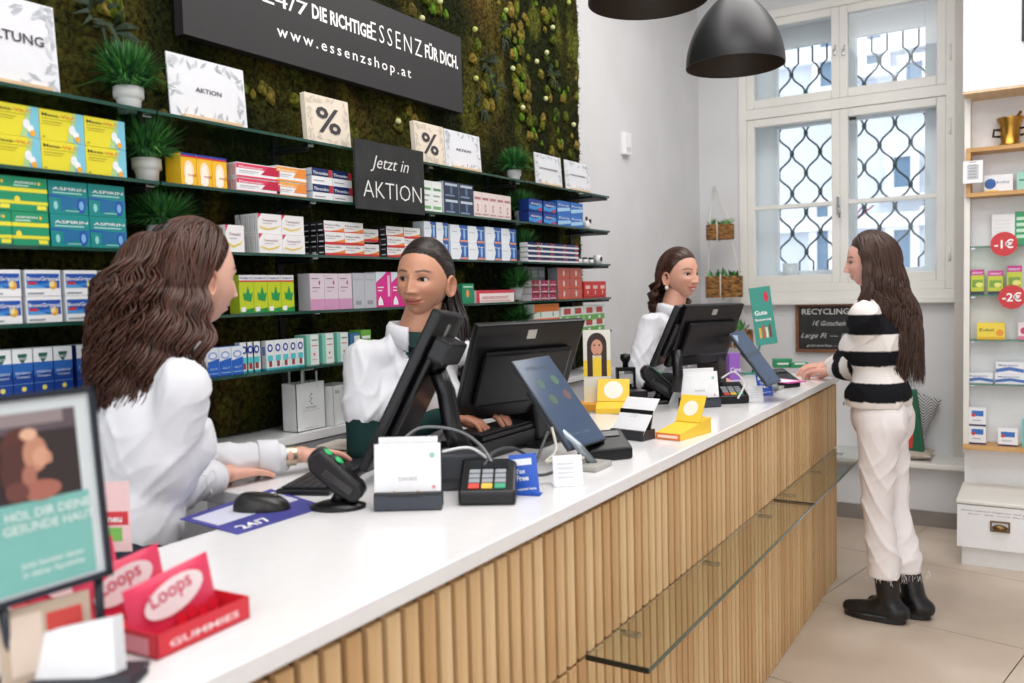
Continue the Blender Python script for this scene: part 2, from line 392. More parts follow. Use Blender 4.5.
nt.links.new(n1.outputs['Fac'], rp.inputs[0]); nt.links.new(va.outputs[0], hs.inputs['A']); nt.links.new(rp.outputs[0], hs.inputs['B']); nt.links.new(hs.outputs['Result'], b.inputs['Base Color'])
bp = nt.nodes.new('ShaderNodeBump'); bp.inputs['Strength'].default_value = .8; bp.inputs['Distance'].default_value = .01
nt.links.new(n1.outputs['Fac'], bp.inputs['Height']); nt.links.new(bp.outputs[0], b.inputs['Normal'])
ny, nz = 420, 280
yy, zz = np.meshgrid(np.linspace(MY0, MY1, ny), np.linspace(MZ0, MZ1, nz), indexing='ij')
big = fbm(yy * 5, zz * 2.2, 3, 3); fine = fbm(yy * 40, zz * 34, 3, 9); patch = fbm(yy * 9, zz * 4, 3, 21); br = fbm(yy * 3.1 + 5, zz * 1.3, 2, 33)
hx_ = .012 + .035 * big + .022 * fine
edge = np.minimum(1, (MY1 - yy) / .03); hx_ = hx_ * edge
cA, cB, cC, cD = [np.array(lin(c)) for c in ((30, 34, 12), (66, 62, 22), (86, 66, 30), (92, 96, 34))]
def mixc(a, b, t): return a * (1 - t[..., None]) + b * t[..., None]
t1 = np.clip((big - .38) * 4, 0, 1); t2 = np.clip((br - .42) * 5, 0, 1) * np.clip((patch - .35) * 4, 0, 1); t3 = np.clip((patch - .55) * 6, 0, 1)
colr = mixc(mixc(mixc(cA * np.ones(yy.shape + (3,)), cB, t1), cC, t2 * .8), cD, t3 * .7)
vx = np.stack([XW + .03 + hx_, yy, zz], -1).reshape(-1, 3)
idx = np.arange(ny * nz).reshape(ny, nz)
fq = np.stack([idx[:-1, :-1], idx[1:, :-1], idx[1:, 1:], idx[:-1, 1:]], -1).reshape(-1, 4)
def np_mesh(name, v, f, mats, cols=None, smooth=True, mi=None):
    me = bpy.data.meshes.new(name); v = np.asarray(v, np.float32); f = np.asarray(f, np.int32); k = f.shape[1]
    me.vertices.add(len(v)); me.vertices.foreach_set('co', v.ravel())
    me.loops.add(f.size); me.loops.foreach_set('vertex_index', f.ravel())
    me.polygons.add(len(f)); me.polygons.foreach_set('loop_start', np.arange(len(f), dtype=np.int32) * k)
    me.polygons.foreach_set('loop_total', np.full(len(f), k, np.int32))
    me.polygons.foreach_set('use_smooth', np.full(len(f), smooth))
    for m in mats: me.materials.append(m)
    if mi is not None: me.polygons.foreach_set('material_index', np.asarray(mi, np.int32))
    me.update(calc_edges=True); me.validate()
    if cols is not None:
        a = me.color_attributes.new('Col', 'FLOAT_COLOR', 'POINT'); c = np.ones((len(v), 4), np.float32); c[:, :3] = cols
        a.data.foreach_set('color', c.ravel())
    return me
mw = thing('moss_wall', 'living green wall of dark moss behind the glass shelves', 'plant wall', (XW + .03, 2, MZ0))
moff = np.array([XW + .03, 2, MZ0])
o = link('moss_mat', np_mesh('moss_mat', vx - moff, fq, [moss_m], colr.reshape(-1, 3)), mw, 'stuff')
struct('trim_4', MB().box((XW, MY0, MZ0), (XW + .035, MY1, MZ1), mat((40, 34, 24), .9)), label='dark backing board of the moss wall')
# tufts: many little blades
nb = 60000
by = RNG.uniform(MY0, MY1 - .01, nb); bz = RNG.uniform(MZ0, MZ1, nb)
ii = np.clip(((by - MY0) / (MY1 - MY0) * (ny - 1)).astype(int), 0, ny - 1); jj = np.clip(((bz - MZ0) / (MZ1 - MZ0) * (nz - 1)).astype(int), 0, nz - 1)
bx = XW + .03 + hx_[ii, jj] - .003; bc = colr[ii, jj] * RNG.uniform(.7, 1.9, (nb, 1))
L = RNG.uniform(.008, .022, nb); d = np.stack([RNG.uniform(.4, 1, nb), RNG.normal(0, .6, nb), RNG.normal(-.15, .6, nb)], -1); d /= np.linalg.norm(d, axis=1)[:, None]
s_ = np.cross(d, RNG.normal(0, 1, (nb, 3))); s_ /= np.linalg.norm(s_, axis=1)[:, None]; s_ *= .0022
p0 = np.stack([bx, by, bz], -1); V = np.stack([p0 - s_, p0 + s_, p0 + d * L[:, None]], 1).reshape(-1, 3)
link('moss_tufts', np_mesh('moss_tufts', V - moff, np.arange(nb * 3).reshape(-1, 3), [moss_m], np.repeat(bc, 3, 0), False), mw, 'stuff')
# cushions of bright moss, running down the wall in bands
def lump_data(seed, n=10):
    r = np.random.default_rng(seed); bm = bmesh.new(); bmesh.ops.create_icosphere(bm, subdivisions=2, radius=1)
    v = np.array([x.co[:] for x in bm.verts]); f = [[q.index for q in p.verts] for p in bm.faces]; bm.free()
    v = v * (1 + .12 * np.sin(v @ r.normal(0, 5, (3, 1)) + 1) + .05 * np.sin(v @ r.normal(0, 14, (3, 1)))); return v, np.array(f)
LV, LF = lump_data(1); cl_v, cl_f, cl_c = [], [], []
def lumps(y, z, r, c, flat=.5):
    n = sum(len(a) for a in cl_v); R_ = np.array([r * flat, r * RNG.uniform(.8, 1.1), r * RNG.uniform(.85, 1.25)])
    i = int(np.clip((y - MY0) / (MY1 - MY0) * (ny - 1), 0, ny - 1)); j = int(np.clip((z - MZ0) / (MZ1 - MZ0) * (nz - 1), 0, nz - 1))
    cl_v.append(LV * R_ + np.array([XW + .03 + hx_[i, j] + r * flat * .3, y, z])); cl_f.append(LF + n)
    cl_c.append(np.array(lin(c)) * (1 + .15 * np.sin(LV @ RNG.normal(0, 12, (3, 1)))))
bands = [(500, 0, 545, 190, 40), (515, 0, 520, 60, 14), (545, 0, 560, 175, 26), (566, 40, 580, 190, 12), (475, 40, 490, 110, 8), (432, 0, 442, 20, 6), (95, 0, 125, 25, 8), (180, 90, 225, 125, 8), (395, 100, 400, 130, 5), (225, 85, 300, 105, 5)]
for (u0, v0, u1, v1, n) in bands:
    for k in range(n):
        t = RNG.uniform(); p = W(u0 + (u1 - u0) * t + RNG.normal(0, 5), v0 + (v1 - v0) * t + RNG.normal(0, 4), x=-2.03)
        if p.y > MY1 - .04: continue
        c = [(92, 94, 30), (108, 100, 40), (78, 88, 26), (120, 104, 46), (84, 116, 32)][RNG.integers(5)]
        lumps(p.y, p.z, RNG.uniform(.012, .032), c)
for k in range(90):
    y = RNG.uniform(MY0, MY1 - .05); z = RNG.uniform(MZ0 + .05, MZ1); lumps(y, z, RNG.uniform(.015, .04), [(62, 66, 22), (74, 76, 26), (84, 74, 34), (56, 70, 26)][RNG.integers(4)], .4)
V = np.concatenate(cl_v); F = np.concatenate(cl_f); Cc = np.concatenate(cl_c)
link('moss_cushions', np_mesh('moss_cushions', V - moff, F, [moss_m], Cc), mw, 'stuff')
for (u, v) in ((419, 19), (472, 30), (503, 11), (550, 28), (544, 53), (534, 62), (510, 69), (473, 79), (520, 108), (543, 99), (571, 125), (395, 122), (437, 2), (646 - 80, 3)):
    p = W(u, v, x=-2.02); cc = [(178, 190, 100), (206, 208, 150), (168, 182, 92)][RNG.integers(3)]
    MB().ell((-2.005, p.y, p.z), (.0115, .0115, .0115), mat(cc, .8), 14).build('moss_ball', mw, world=True)
# fern fronds in the moss
FG = mat((26, 46, 22), .7)
for (u, v) in ((490, 62), (498, 85), (505, 35), (555, 75), (483, 105), (100, 14), (115, 30)):
    p = W(u, v, x=-2.0); m_ = MB()
    for k in range(16):
        a = RNG.uniform(0, 2 * PI); e = Vector((RNG.uniform(.01, .05), math.cos(a) * .07, math.sin(a) * .07 - .01)); q = Vector((-2.03, p.y, p.z))
        mid = q + e * .5 + Vector((.015, 0, .008)); sd = e.cross(Vector((1, 0, 0))).normalized() * .006
        m_.add([q, mid - sd, q + e, mid + sd], [(0, 1, 2, 3)], FG)
    m_.build('fern_frond', mw, world=True)
# ================================================================ COUNTER
FX = -.87; CY1 = 4.51; CY0 = .25; TOP = 1.04
cb = thing('counter', 'long sales counter clad in pale oak slats under a white worktop', 'counter', (-1.1, CY0, 0))
BRN = mat((92, 66, 42), .8)
MB().box((-1.2, CY0, 0), (FX - .019, CY1 - .02, TOP - .035), BRN).build('carcass', cb, world=True)
MB().box((-1.78, 1.40, 0), (-1.2, 1.46, TOP - .035), WHITE).build('support_panel', cb, world=True)
MB().box((-1.78, 1.86, 0), (-1.2, 1.92, TOP - .035), WHITE).build('support_panel', cb, world=True)
SEAM = W(774, 500, x=FX).z
p_ = .0462; n_sl = int((CY1 - CY0) / p_)
def slat_mesh(h, k):
    m = [OAK, OAK2, OAK3][k]; q = MB(); q.box((-.019, 0, 0), (0, .031, h), m, bevel=.0016); return q.mesh('slat')
OAK2 = wood_mat('oak_slat_light', (210, 172, 122), (232, 200, 154)); OAK3 = wood_mat('oak_slat_brown', (190, 148, 98), (212, 172, 122))
lo_ = [slat_mesh(SEAM - .006, k) for k in range(3)]; up_ = [slat_mesh(TOP - .048 - SEAM - .006, k) for k in range(3)]
for i in range(n_sl):
    y = CY1 - .031 - i * p_
    for ms, z in ((lo_, .002), (up_, SEAM + .006)):
        o = link('slat', ms[RNG.integers(3)], cb); o.location = (FX + 1.1, y - CY0, z)
# end cladding
for i in range(7):
    x = FX - .03 - i * .0462; o = link('end_slat', MB().box((x - .031, CY1 - .019, .002), (x, CY1, TOP - .048), OAK, bevel=.0016).mesh(), cb); o.location = (1.1, -CY0, 0)
wt = MB()
poly = [(FX + .012, CY0 - .1), (FX + .012, CY1 + .01), (-1.285, CY1 + .01), (-1.285, 2.85), (-1.42, 2.85), (-1.42, 1.93), (-1.80, 1.93), (-1.80, 1.36), (-1.40, 1.36), (-1.40, CY0 - .1)]
CORIAN = mat((240, 239, 240), .22, 0, .2)
wt.prism(poly[::-1], TOP - .034, TOP, CORIAN)
tag(wt.build('worktop'), 'glossy white worktop on the oak-slatted sales counter', 'worktop')
bpy.data.objects['worktop'].modifiers.new('bevel', 'BEVEL').width = .003
# glass ledges on the slats
gz = SEAM; GX = W(814, 505, z=gz).x
g1 = W(591, 657, z=gz).y
g1 = W(653, 672, z=gz).y; g2 = W(814, 505, z=gz).y
for i, (a, b_, lb) in enumerate(((g1, g2 - .006, 'long glass ledge on the slatted counter front, nearer to the camera'), (g2 + .006, CY1 + .05, 'glass ledge on the slatted counter front, at the far end by the customer'))):
    t = thing('glass_ledge', lb, 'glass shelf', (FX, a, gz), 0)
    q = MB().box((0, 0, -.005), (GX - FX, b_ - a, .005), LEDGEG); 
    me = q; s1 = len(me.f)
    me.box((GX - FX - .0005, 0, -.005), (GX - FX + .002, b_ - a, .005), GEDGE); me.box((0, -.003, -.006), (GX - FX, .001, .006), mat((20, 26, 24), .3))
    me.build('pane', t)
    for k in (.12, .5, .88): MB().box((0, (b_ - a) * k - .01, -.016), (.05, (b_ - a) * k + .01, -.006), STEEL, bevel=.002).build('clip', t)
# ================================================================ BACK LEDGE AND GLASS SHELVES
bl = thing('back_cabinet', 'low white cabinet running along the foot of the moss wall', 'cabinet', (-1.95, 1, 0))
MB().box((XW + .03, .2, 0), (-1.9, 4.0, 1.07), WHITE).build('body', bl, world=True)
MB().box((XW + .03, .2, 1.07), (-1.86, 4.02, 1.095), CORIAN).build('top', bl, world=True)
for k in range(6):
    y = .25 + k * .63; MB().box((-1.9, y, .1), (-1.884, y + .61, 1.06), WHITE, bevel=.002).build('door', bl, world=True)
SX = -1.83; SZ = [1.961, 1.791, 1.625, 1.459, 1.296]; SY0, SY1 = .3, 3.91
SNAME = ['top glass shelf', 'second glass shelf', 'third glass shelf', 'fourth glass shelf', 'lowest glass shelf']
joint = [W(258, 120, x=SX).y] * 5
for i, z in enumerate(SZ):
    t = thing('glass_shelf', SNAME[i].replace('glass', 'long glass') + ' on the moss wall' + ['', ', below the top one', ', in the middle of five', ', second from the bottom', ' of five'][i], 'shelf', (SX, SY0, z))
    segs = [(SY0, 1.345), (1.35, 2.495), (2.5, SY1)]
    for a, b_ in segs:
        q = MB().box((XW + .05, a, z - .008), (SX - .002, b_, z), SHELFG); q.box((SX - .002, a, z - .008), (SX, b_, z), GEDGE)
        q.build('pane', t, world=True)
    MB().box((XW + .05, SY1, z - .009), (SX, SY1 + .006, z + .001), mat((18, 22, 20), .3)).build('end_edge', t, world=True)
    MB().box((XW + .1, 3.74, z - .02), (SX - .006, SY1 - .004, z - .0095), DARK).build('end_bracket', t, world=True)
    for y in (.62, 1.345, 1.9, 2.497, 3.1):
        c = MB().box((XW + .05, y - .006, z - .022), (SX - .05, y + .006, z - .009), DARK); c.build('bracket', t, world=True)
        MB().box((SX - .06, y - .012, z - .012), (SX - .035, y + .012, z + .006), STEEL, bevel=.003).build('clip', t, world=True)
# dark uprights
for y in (.62, 1.9, 3.1, 3.86):
    o = MB().box((XW + .045, y - .012, 1.1), (XW + .075, y + .012, 1.99), DARK).build('shelf_upright'); tag(o, 'black upright rail holding the glass shelves, ' + {.62: 'leftmost', 1.9: 'second from the left', 3.1: 'third from the left', 3.86: 'at the right-hand shelf ends'}[y], 'rail', 'shelf uprights')

# ---------------- boxed goods: label print is geometry in the box mesh
FXB = -1.855
def carton(w, d, h, base, dec, side=None, top=None, sidedec=()):
    """origin bottom-front-centre, front faces +X"""
    q = MB(); b = mat(base, .4); sd = mat(side or base, .45); tp = mat(top or base, .45)
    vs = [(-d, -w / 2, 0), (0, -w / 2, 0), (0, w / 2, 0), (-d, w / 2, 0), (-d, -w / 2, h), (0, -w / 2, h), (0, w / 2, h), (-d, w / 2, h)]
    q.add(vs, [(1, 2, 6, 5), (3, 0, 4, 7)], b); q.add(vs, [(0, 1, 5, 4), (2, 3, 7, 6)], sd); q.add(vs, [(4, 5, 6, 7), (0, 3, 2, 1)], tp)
    def put(dec, T, w, h):
        e = .0004
        for n, it in enumerate(dec):
            z = e + n * .00012; k = it[0]
            if k == 'r':
                _, u0, v0, u1, v1, c = it; q.add([(u0 * w, v0 * h, z), (u1 * w, v0 * h, z), (u1 * w, v1 * h, z), (u0 * w, v1 * h, z)], [(0, 1, 2, 3)], mat(c, .4), False, T)
            elif k == 'p':
                q.add([(u * w, v * h, z) for u, v in it[1]], [tuple(range(len(it[1])))], mat(it[2], .4), False, T)
            elif k == 'd':
                _, u, v, ru, rv, c = it; N = 16
                q.add([(u * w + ru * h * math.cos(2 * PI * a / N), v * h + rv * h * math.sin(2 * PI * a / N), z) for a in range(N)], [tuple(range(N))], mat(c, .4), False, T)
            elif k == 't':
                _, u0, v, u1, size, s, c = it[:7]
                q.text(s, size * h, mat(c, .4), T @ Matrix.Translation((u0 * w, v * h, z)), .01, width=(u1 - u0) * w)
    put(dec, frame((0, -w / 2, 0), (0, 1, 0), z=(1, 0, 0)), w, h)
    if sidedec: put(sidedec, frame((-d, -w / 2, 0), (1, 0, 0), z=(0, -1, 0)), d, h)
    return q.mesh('carton')
def yat(u, v): return W(u, v, x=FXB).y
NB = [0]
TOPV = {(1, -6): (64, 112), (1, 181): (200, 155), (1, 240): (257, 164.5), (1, 276): (290, 167), (1, 312): (331, 170), (1, 421): (431, 181), (1, 443): (458, 183),
 (1, 473): (490, 193.5), (1, 527): (545, 200.5), (1, 557): (570, 202), (2, -28): (24, 177), (2, 50): (84, 183), (2, 222): (240, 223), (2, 258): (283, 215), (2, 324): (345, 223.5),
 (2, 363): (372, 227), (2, 386): (395, 228), (2, 424): (436, 222), (2, 450): (466, 225.6), (2, 485): (500, 228), (2, 527): (550, 243), (3, -20): (60, 270), (3, 74): (85, 270), (3, 239): (270, 275),
 (3, 310): (330, 273.5), (3, 353): (364, 273), (3, 376): (390, 272), (3, 462): (468, 283.6), (3, 476): (495, 290), (3, 531): (543, 280), (3, 536): (546, 269), (3, 558): (570, 268), (3, 584): (594, 280),
 (4, -34): (50, 347), (4, 74): (85, 347), (4, 206): (225, 347), (4, 266): (285, 339.5), (4, 243): (252, 341), (4, 305): (322, 334), (4, 350): (355, 333), (4, 361): (364, 330), (4, 535): (546, 309), (4, 562): (584, 308)}
def stack(me, si, u0, u1, ncol, nrow, desc, group, where='', gap=.0015, dims=None, deep=1, jit=.002, name='medicine_box', cat='box', vv=None, toprow=None, xoff=0.0):
    """columns of equal cartons standing on shelf si between photo columns u0 and u1"""
    z = SZ[si]; v = [120, 175, 220, 290, 350][si]
    a, b_ = yat(u0, v), yat(u1, v); pitch = (b_ - a) / ncol; w_, d_, h_ = dims; sz = 1.0
    if (si, u0) in TOPV: uc, vt = TOPV[(si, u0)]; sz = ((W(uc, vt, x=FXB - xoff).z - z) / nrow - .0008) / h_; h_ *= sz
    else: print('NOTOP', si, u0)
    if '/' not in desc and min(o_.co.z for o_ in me.vertices) >= -1e-6 and not me.get('fit'):
        me.transform(Matrix.Diagonal((1, 1, sz, 1))); me['fit'] = 1
    for c in range(ncol):
        rows = nrow if toprow is None or c in toprow else nrow - 1
        for r in range(rows):
            dn = deep if c == 0 else 1
            for k in range(dn):
                o = bpy.data.objects.new(name, me); COL.objects.link(o)
                o.location = (FXB - xoff - k * (d_ + .001) + (RNG.uniform(-jit, jit) if r else 0), a + (c + .5) * pitch, z + .0005 + r * (h_ + .0008)); NB[0] += 1
                pos = [] 
                if nrow > 1: pos.append({2: ['lower row', 'upper row'], 3: ['bottom row', 'middle row', 'top row'], 4: ['bottom row', 'second row up', 'third row up', 'top row']}[nrow][r])
                if ncol > 1: pos.append(['leftmost', 'second from left', 'third from left', 'fourth from left', 'fifth from left', 'sixth from left', 'seventh from left'][c])
                if dn > 1: pos.append(['in front', 'one behind', 'two behind', 'three behind', 'four behind'][k])
                lab = desc + ', ' + ['top', 'second', 'third', 'fourth', 'lowest'][si] + ' shelf' + (', ' + ' '.join(pos) if pos else '')
                if len(lab.split()) > 16: print('LONG', lab)
                tag(o, lab, cat, group)
def boxfit(si, u0, u1, ncol, hpx, d=.05, gap=.0015):
    v = [120, 175, 220, 290, 350][si]; a, b_ = yat(u0, v), yat(u1, v); return ((b_ - a) / ncol - gap, d, hpx)
RO = (208, 44, 60); NV = (24, 44, 100); BL = (36, 84, 176); WH = (240, 240, 242); YE = (236, 216, 60); GR = (40, 140, 84)
SB = dict()
# -- second shelf
D = boxfit(1, -6, 127, 3, .061, .06)
m_vit = carton(*D, (228, 216, 48), [('p', [(.72, 0), (1, 0), (1, 1), (.84, 1)], (122, 194, 214)), ('p', [(.58, 0), (.72, 0), (.84, 1), (.76, 1)], (176, 208, 140)), ('t', .05, .78, .46, .15, 'Mexa-', (60, 50, 20)), ('t', .47, .78, .84, .15, 'Vit.C', (214, 90, 50)),
     ('r', .05, .70, .8, .715, (150, 140, 30)), ('r', .05, .6, .5, .62, (150, 140, 40)), ('r', .05, .52, .45, .535, (150, 140, 40)), ('d', .72, .42, .13, .16, (232, 236, 240)), ('d', .8, .28, .12, .12, (240, 240, 240)), ('d', .84, .14, .1, .1, (240, 170, 40)), ('r', .04, .08, .1, .12, (150, 140, 40))], side=(236, 224, 60), top=(236, 226, 80))
stack(m_vit, 1, -6, 127, 3, 2, 'yellow and pale blue vitamin box', 'yellow and blue vitamin boxes', dims=D)
D = boxfit(1, 181, 227, 3, .05, .03)
m_cat = carton(*D, (240, 186, 40), [('r', 0, .93, 1, 1, (40, 60, 150)), ('r', 0, .88, 1, .93, (210, 50, 50)), ('d', .5, .45, .3, .34, (246, 220, 190)), ('p', [(.2, .1), (.5, .0), (.75, .12), (.6, .7), (.3, .6)], (250, 240, 224)), ('t', .45, .3, .95, .14, 'med', (190, 60, 50)), ('r', 0, 0, 1, .04, (200, 60, 50))], side=(236, 188, 30), top=(40, 60, 150))
stack(m_cat, 1, 181, 227, 3, 1, 'small yellow box with a blue lid edge', 'yellow boxes with blue lid edges', dims=D, deep=2)
def med(w, d, h, c1, c2, nm, side=(214, 214, 218), stripes=True):
    dec = [('r', 0, .62, 1, .95, c1), ('p', [(.55, .3), (1, .3), (1, .95), (.75, .95)], c2), ('t', .06, .66, .6, .2, nm, WH), ('r', .06, .42, .5, .46, (150, 150, 156)), ('r', .06, .3, .4, .33, (170, 170, 176)), ('r', 0, 0, 1, .12, c1)]
    sd = [('r', .1 + .3 * k, .15, .2 + .3 * k, .85, c1) for k in range(3)] if stripes else ()
    return carton(w, d, h, WH, dec, side=side, sidedec=sd)
D = boxfit(1, 232, 276, 1, .026, .018)
stack(med(*D, (220, 60, 96), (190, 30, 66), 'Pharmasept'), 1, 240, 276, 1, 2, 'flat white box with crimson stripe', 'crimson striped flat boxes', dims=(boxfit(1, 240, 276, 1, .026, .018)), deep=4)
D = boxfit(1, 276, 306, 1, .026, .05)
stack(med(*D, (240, 166, 80), (232, 140, 60), 'Pharmasept'), 1, 276, 306, 1, 2, 'flat white box with orange stripe', 'orange striped flat boxes', dims=D)
D = boxfit(1, 312, 352, 2, .026, .025)
stack(carton(*D, WH, [('r', 0, .5, .82, 1, NV), ('r', .82, .5, 1, 1, (196, 60, 60)), ('t', .05, .62, .78, .28, 'Thrombo', WH), ('r', .08, .2, .6, .26, (150, 150, 160))], side=(222, 224, 230), sidedec=[('r', 0, .5, 1, .6, (150, 160, 190))]), 1, 312, 352, 2, 2, 'flat box with navy and red print', 'navy and white flat boxes', dims=D, deep=3)
D = boxfit(1, 421, 441, 2, .052, .05)
stack(carton(*D, (236, 240, 238), [('r', .1, .1, .9, .2, (120, 180, 120)), ('r', .15, .5, .8, .56, (150, 170, 160)), ('r', .15, .7, .9, .78, (96, 150, 110)), ('r', .15, .35, .6, .39, (160, 160, 160))]), 1, 421, 441, 2, 1, 'white box with faint green print', 'white boxes with green print', dims=D)
D = boxfit(1, 443, 473, 2, .028, .05)
stack(carton(*D, (38, 52, 76), [('d', .5, .5, .3, .3, (90, 110, 140)), ('r', .1, .75, .9, .9, (190, 200, 214)), ('r', .1, .1, .7, .2, (120, 140, 170))], side=(200, 206, 214)), 1, 443, 473, 2, 2, 'dark navy box with grey emblem', 'navy emblem boxes', dims=D)
D = boxfit(1, 473, 510, 5, .038, .06)
stack(carton(*D, (226, 212, 208), [('d', .5, .38, .16, .16, (176, 90, 110)), ('d', .5, .38, .09, .09, (230, 214, 210)), ('r', .1, .7, .9, .8, (180, 120, 130)), ('r', .1, .1, .9, .16, (190, 150, 150))], top=(206, 200, 186)), 1, 473, 510, 5, 1, 'slim beige box with a rose ring emblem', 'beige boxes with rose rings', dims=D)
D = boxfit(1, 527, 553, 2, .0255, .05)
bb = [('p', [(0, .2), (.5, .1), (1, .4), (1, .7), (.5, .4), (0, .5)], (60, 150, 220)), ('t', .12, .55, .85, .25, 'Aktiv', WH), ('r', .7, .1, .95, .3, (220, 60, 60))]
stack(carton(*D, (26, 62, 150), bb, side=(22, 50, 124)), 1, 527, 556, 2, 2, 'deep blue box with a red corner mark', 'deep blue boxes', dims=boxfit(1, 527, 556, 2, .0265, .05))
stack(carton(*boxfit(1, 557, 582, 2, .0265, .05), (44, 112, 196), [('p', [(0, .1), (1, .3), (1, .55), (0, .4)], (170, 210, 240)), ('t', .1, .6, .9, .22, 'Forte', WH)]), 1, 557, 582, 2, 2, 'bright blue box with a pale wave', 'bright blue boxes', dims=boxfit(1, 557, 582, 2, .0265, .05))
# -- third shelf
D = boxfit(2, 10, 48, 1, .0615, .06)
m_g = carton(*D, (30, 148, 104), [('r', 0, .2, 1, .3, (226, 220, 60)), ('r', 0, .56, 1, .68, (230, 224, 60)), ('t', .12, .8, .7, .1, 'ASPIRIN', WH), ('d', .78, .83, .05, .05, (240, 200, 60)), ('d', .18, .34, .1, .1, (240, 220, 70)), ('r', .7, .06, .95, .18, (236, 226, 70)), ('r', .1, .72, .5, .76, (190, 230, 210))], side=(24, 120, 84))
stack(m_g, 2, -28, 48, 2, 2, 'green box with yellow bands', 'green and yellow effervescent tablet boxes', dims=D)
D = boxfit(2, 50, 126, 2, .0615, .06)
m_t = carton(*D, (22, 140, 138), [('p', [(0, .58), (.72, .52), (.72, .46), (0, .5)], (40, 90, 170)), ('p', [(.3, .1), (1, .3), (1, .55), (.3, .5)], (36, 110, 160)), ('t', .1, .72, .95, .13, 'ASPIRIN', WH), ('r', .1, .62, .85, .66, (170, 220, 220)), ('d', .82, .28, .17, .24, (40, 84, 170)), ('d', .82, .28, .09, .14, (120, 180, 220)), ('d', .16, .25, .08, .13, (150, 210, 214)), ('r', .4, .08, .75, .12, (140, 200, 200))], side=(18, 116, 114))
stack(m_t, 2, 50, 126, 2, 2, 'teal box with blue swoosh', 'teal tablet boxes with blue swooshes', dims=D)
gd = [('p', [(0, 1), (.16, 1), (0, .72)], (214, 60, 90)), ('t', .18, .62, .8, .16, 'Tempadol', (150, 110, 130)), ('p', [(.05, .3), (.4, .16), (.8, .3), (.95, .5), (.8, .38), (.4, .26), (.1, .38)], (232, 206, 110)), ('r', .2, .5, .6, .53, (180, 180, 186))]
gs = [('r', .15, .1, .28, .9, (176, 176, 184)), ('r', .6, .1, .7, .9, (190, 190, 196))]
D = boxfit(2, 224, 243, 1, .046, .03); stack(carton(*D, (240, 238, 238), gd, sidedec=gs), 2, 222, 246, 1, 1, 'gold swoosh box set apart on the left', 'white boxes with gold swooshes', dims=boxfit(2, 222, 246, 1, .05, .03), deep=2)
D = boxfit(2, 258, 304, 2, .034, .018); stack(carton(*D, (240, 238, 238), gd, sidedec=gs), 2, 258, 304, 2, 2, 'white box with a gold swoosh and pink corner', 'white boxes with gold swooshes', dims=D, deep=5)
rd = [('r', 0, 0, 1, .2, (206, 50, 54)), ('p', [(.3, .2), (1, .2), (1, .5), (.7, .32)], (236, 140, 60)), ('t', .06, .62, .8, .18, 'Nurofix', (60, 50, 60)), ('r', .06, .45, .5, .49, (160, 150, 150))]
rs = [('r', 0, 0, 1, 1, (40, 38, 44)), ('r', .2, .2, .8, .3, (220, 220, 224)), ('r', .2, .7, .8, .76, (220, 220, 224))]
D = boxfit(2, 322, 362, 2, .03, .03); stack(carton(*D, (240, 238, 238), rd, sidedec=rs, side=(40, 38, 44)), 2, 324, 363, 2, 3, 'white box with red foot and black end', 'white boxes with black ends, left stack', dims=boxfit(2, 324, 363, 2, .026, .03), deep=3)
D = boxfit(2, 363, 380, 1, .022, .05); stack(carton(*D, (240, 238, 238), rd), 2, 363, 382, 1, 2, 'red footed box between the two stacks', 'white boxes between the stacks', dims=boxfit(2, 363, 382, 1, .026, .05), xoff=.012)
D = boxfit(2, 386, 420, 2, .03, .03); stack(carton(*D, (240, 238, 238), rd, sidedec=rs, side=(40, 38, 44)), 2, 386, 420, 2, 3, 'red footed box behind the ponytailed assistant', 'white boxes with black ends, right stack', dims=boxfit(2, 386, 420, 2, .026, .03), deep=2)
bw = [('p', [(.5, 0), (1, 0), (1, 1), (.5, 1), (.62, .5)], (46, 92, 168)), ('d', .8, .5, .2, .34, (150, 190, 226)), ('t', .55, .75, .95, .13, 'Duo', WH), ('r', .56, .04, .98, .14, (236, 150, 110)), ('r', .08, .6, .4, .64, (180, 186, 196))]
for u0, u1, nm in ((424, 448, 'left group'), (450, 484, 'middle group'), (485, 516, 'right group')):
    D = boxfit(2, u0, u1, 2, .034, .05); stack(carton(*D, (232, 236, 242), bw, side=(214, 220, 228)), 2, u0, u1, 2, 2, 'white box with a blue right half, ' + nm, 'white and blue boxes, ' + nm, dims=D)
D = boxfit(2, 527, 578, 4, .012, .04)
stack(carton(*D, WH, [('r', 0, .45, 1, 1, (30, 44, 104)), ('r', .7, .45, .9, 1, (190, 60, 80))], top=(34, 46, 100)), 2, 527, 578, 4, 4, 'tiny flat box with a navy band', 'tiny navy banded boxes', dims=(D[0], .04, .0135))
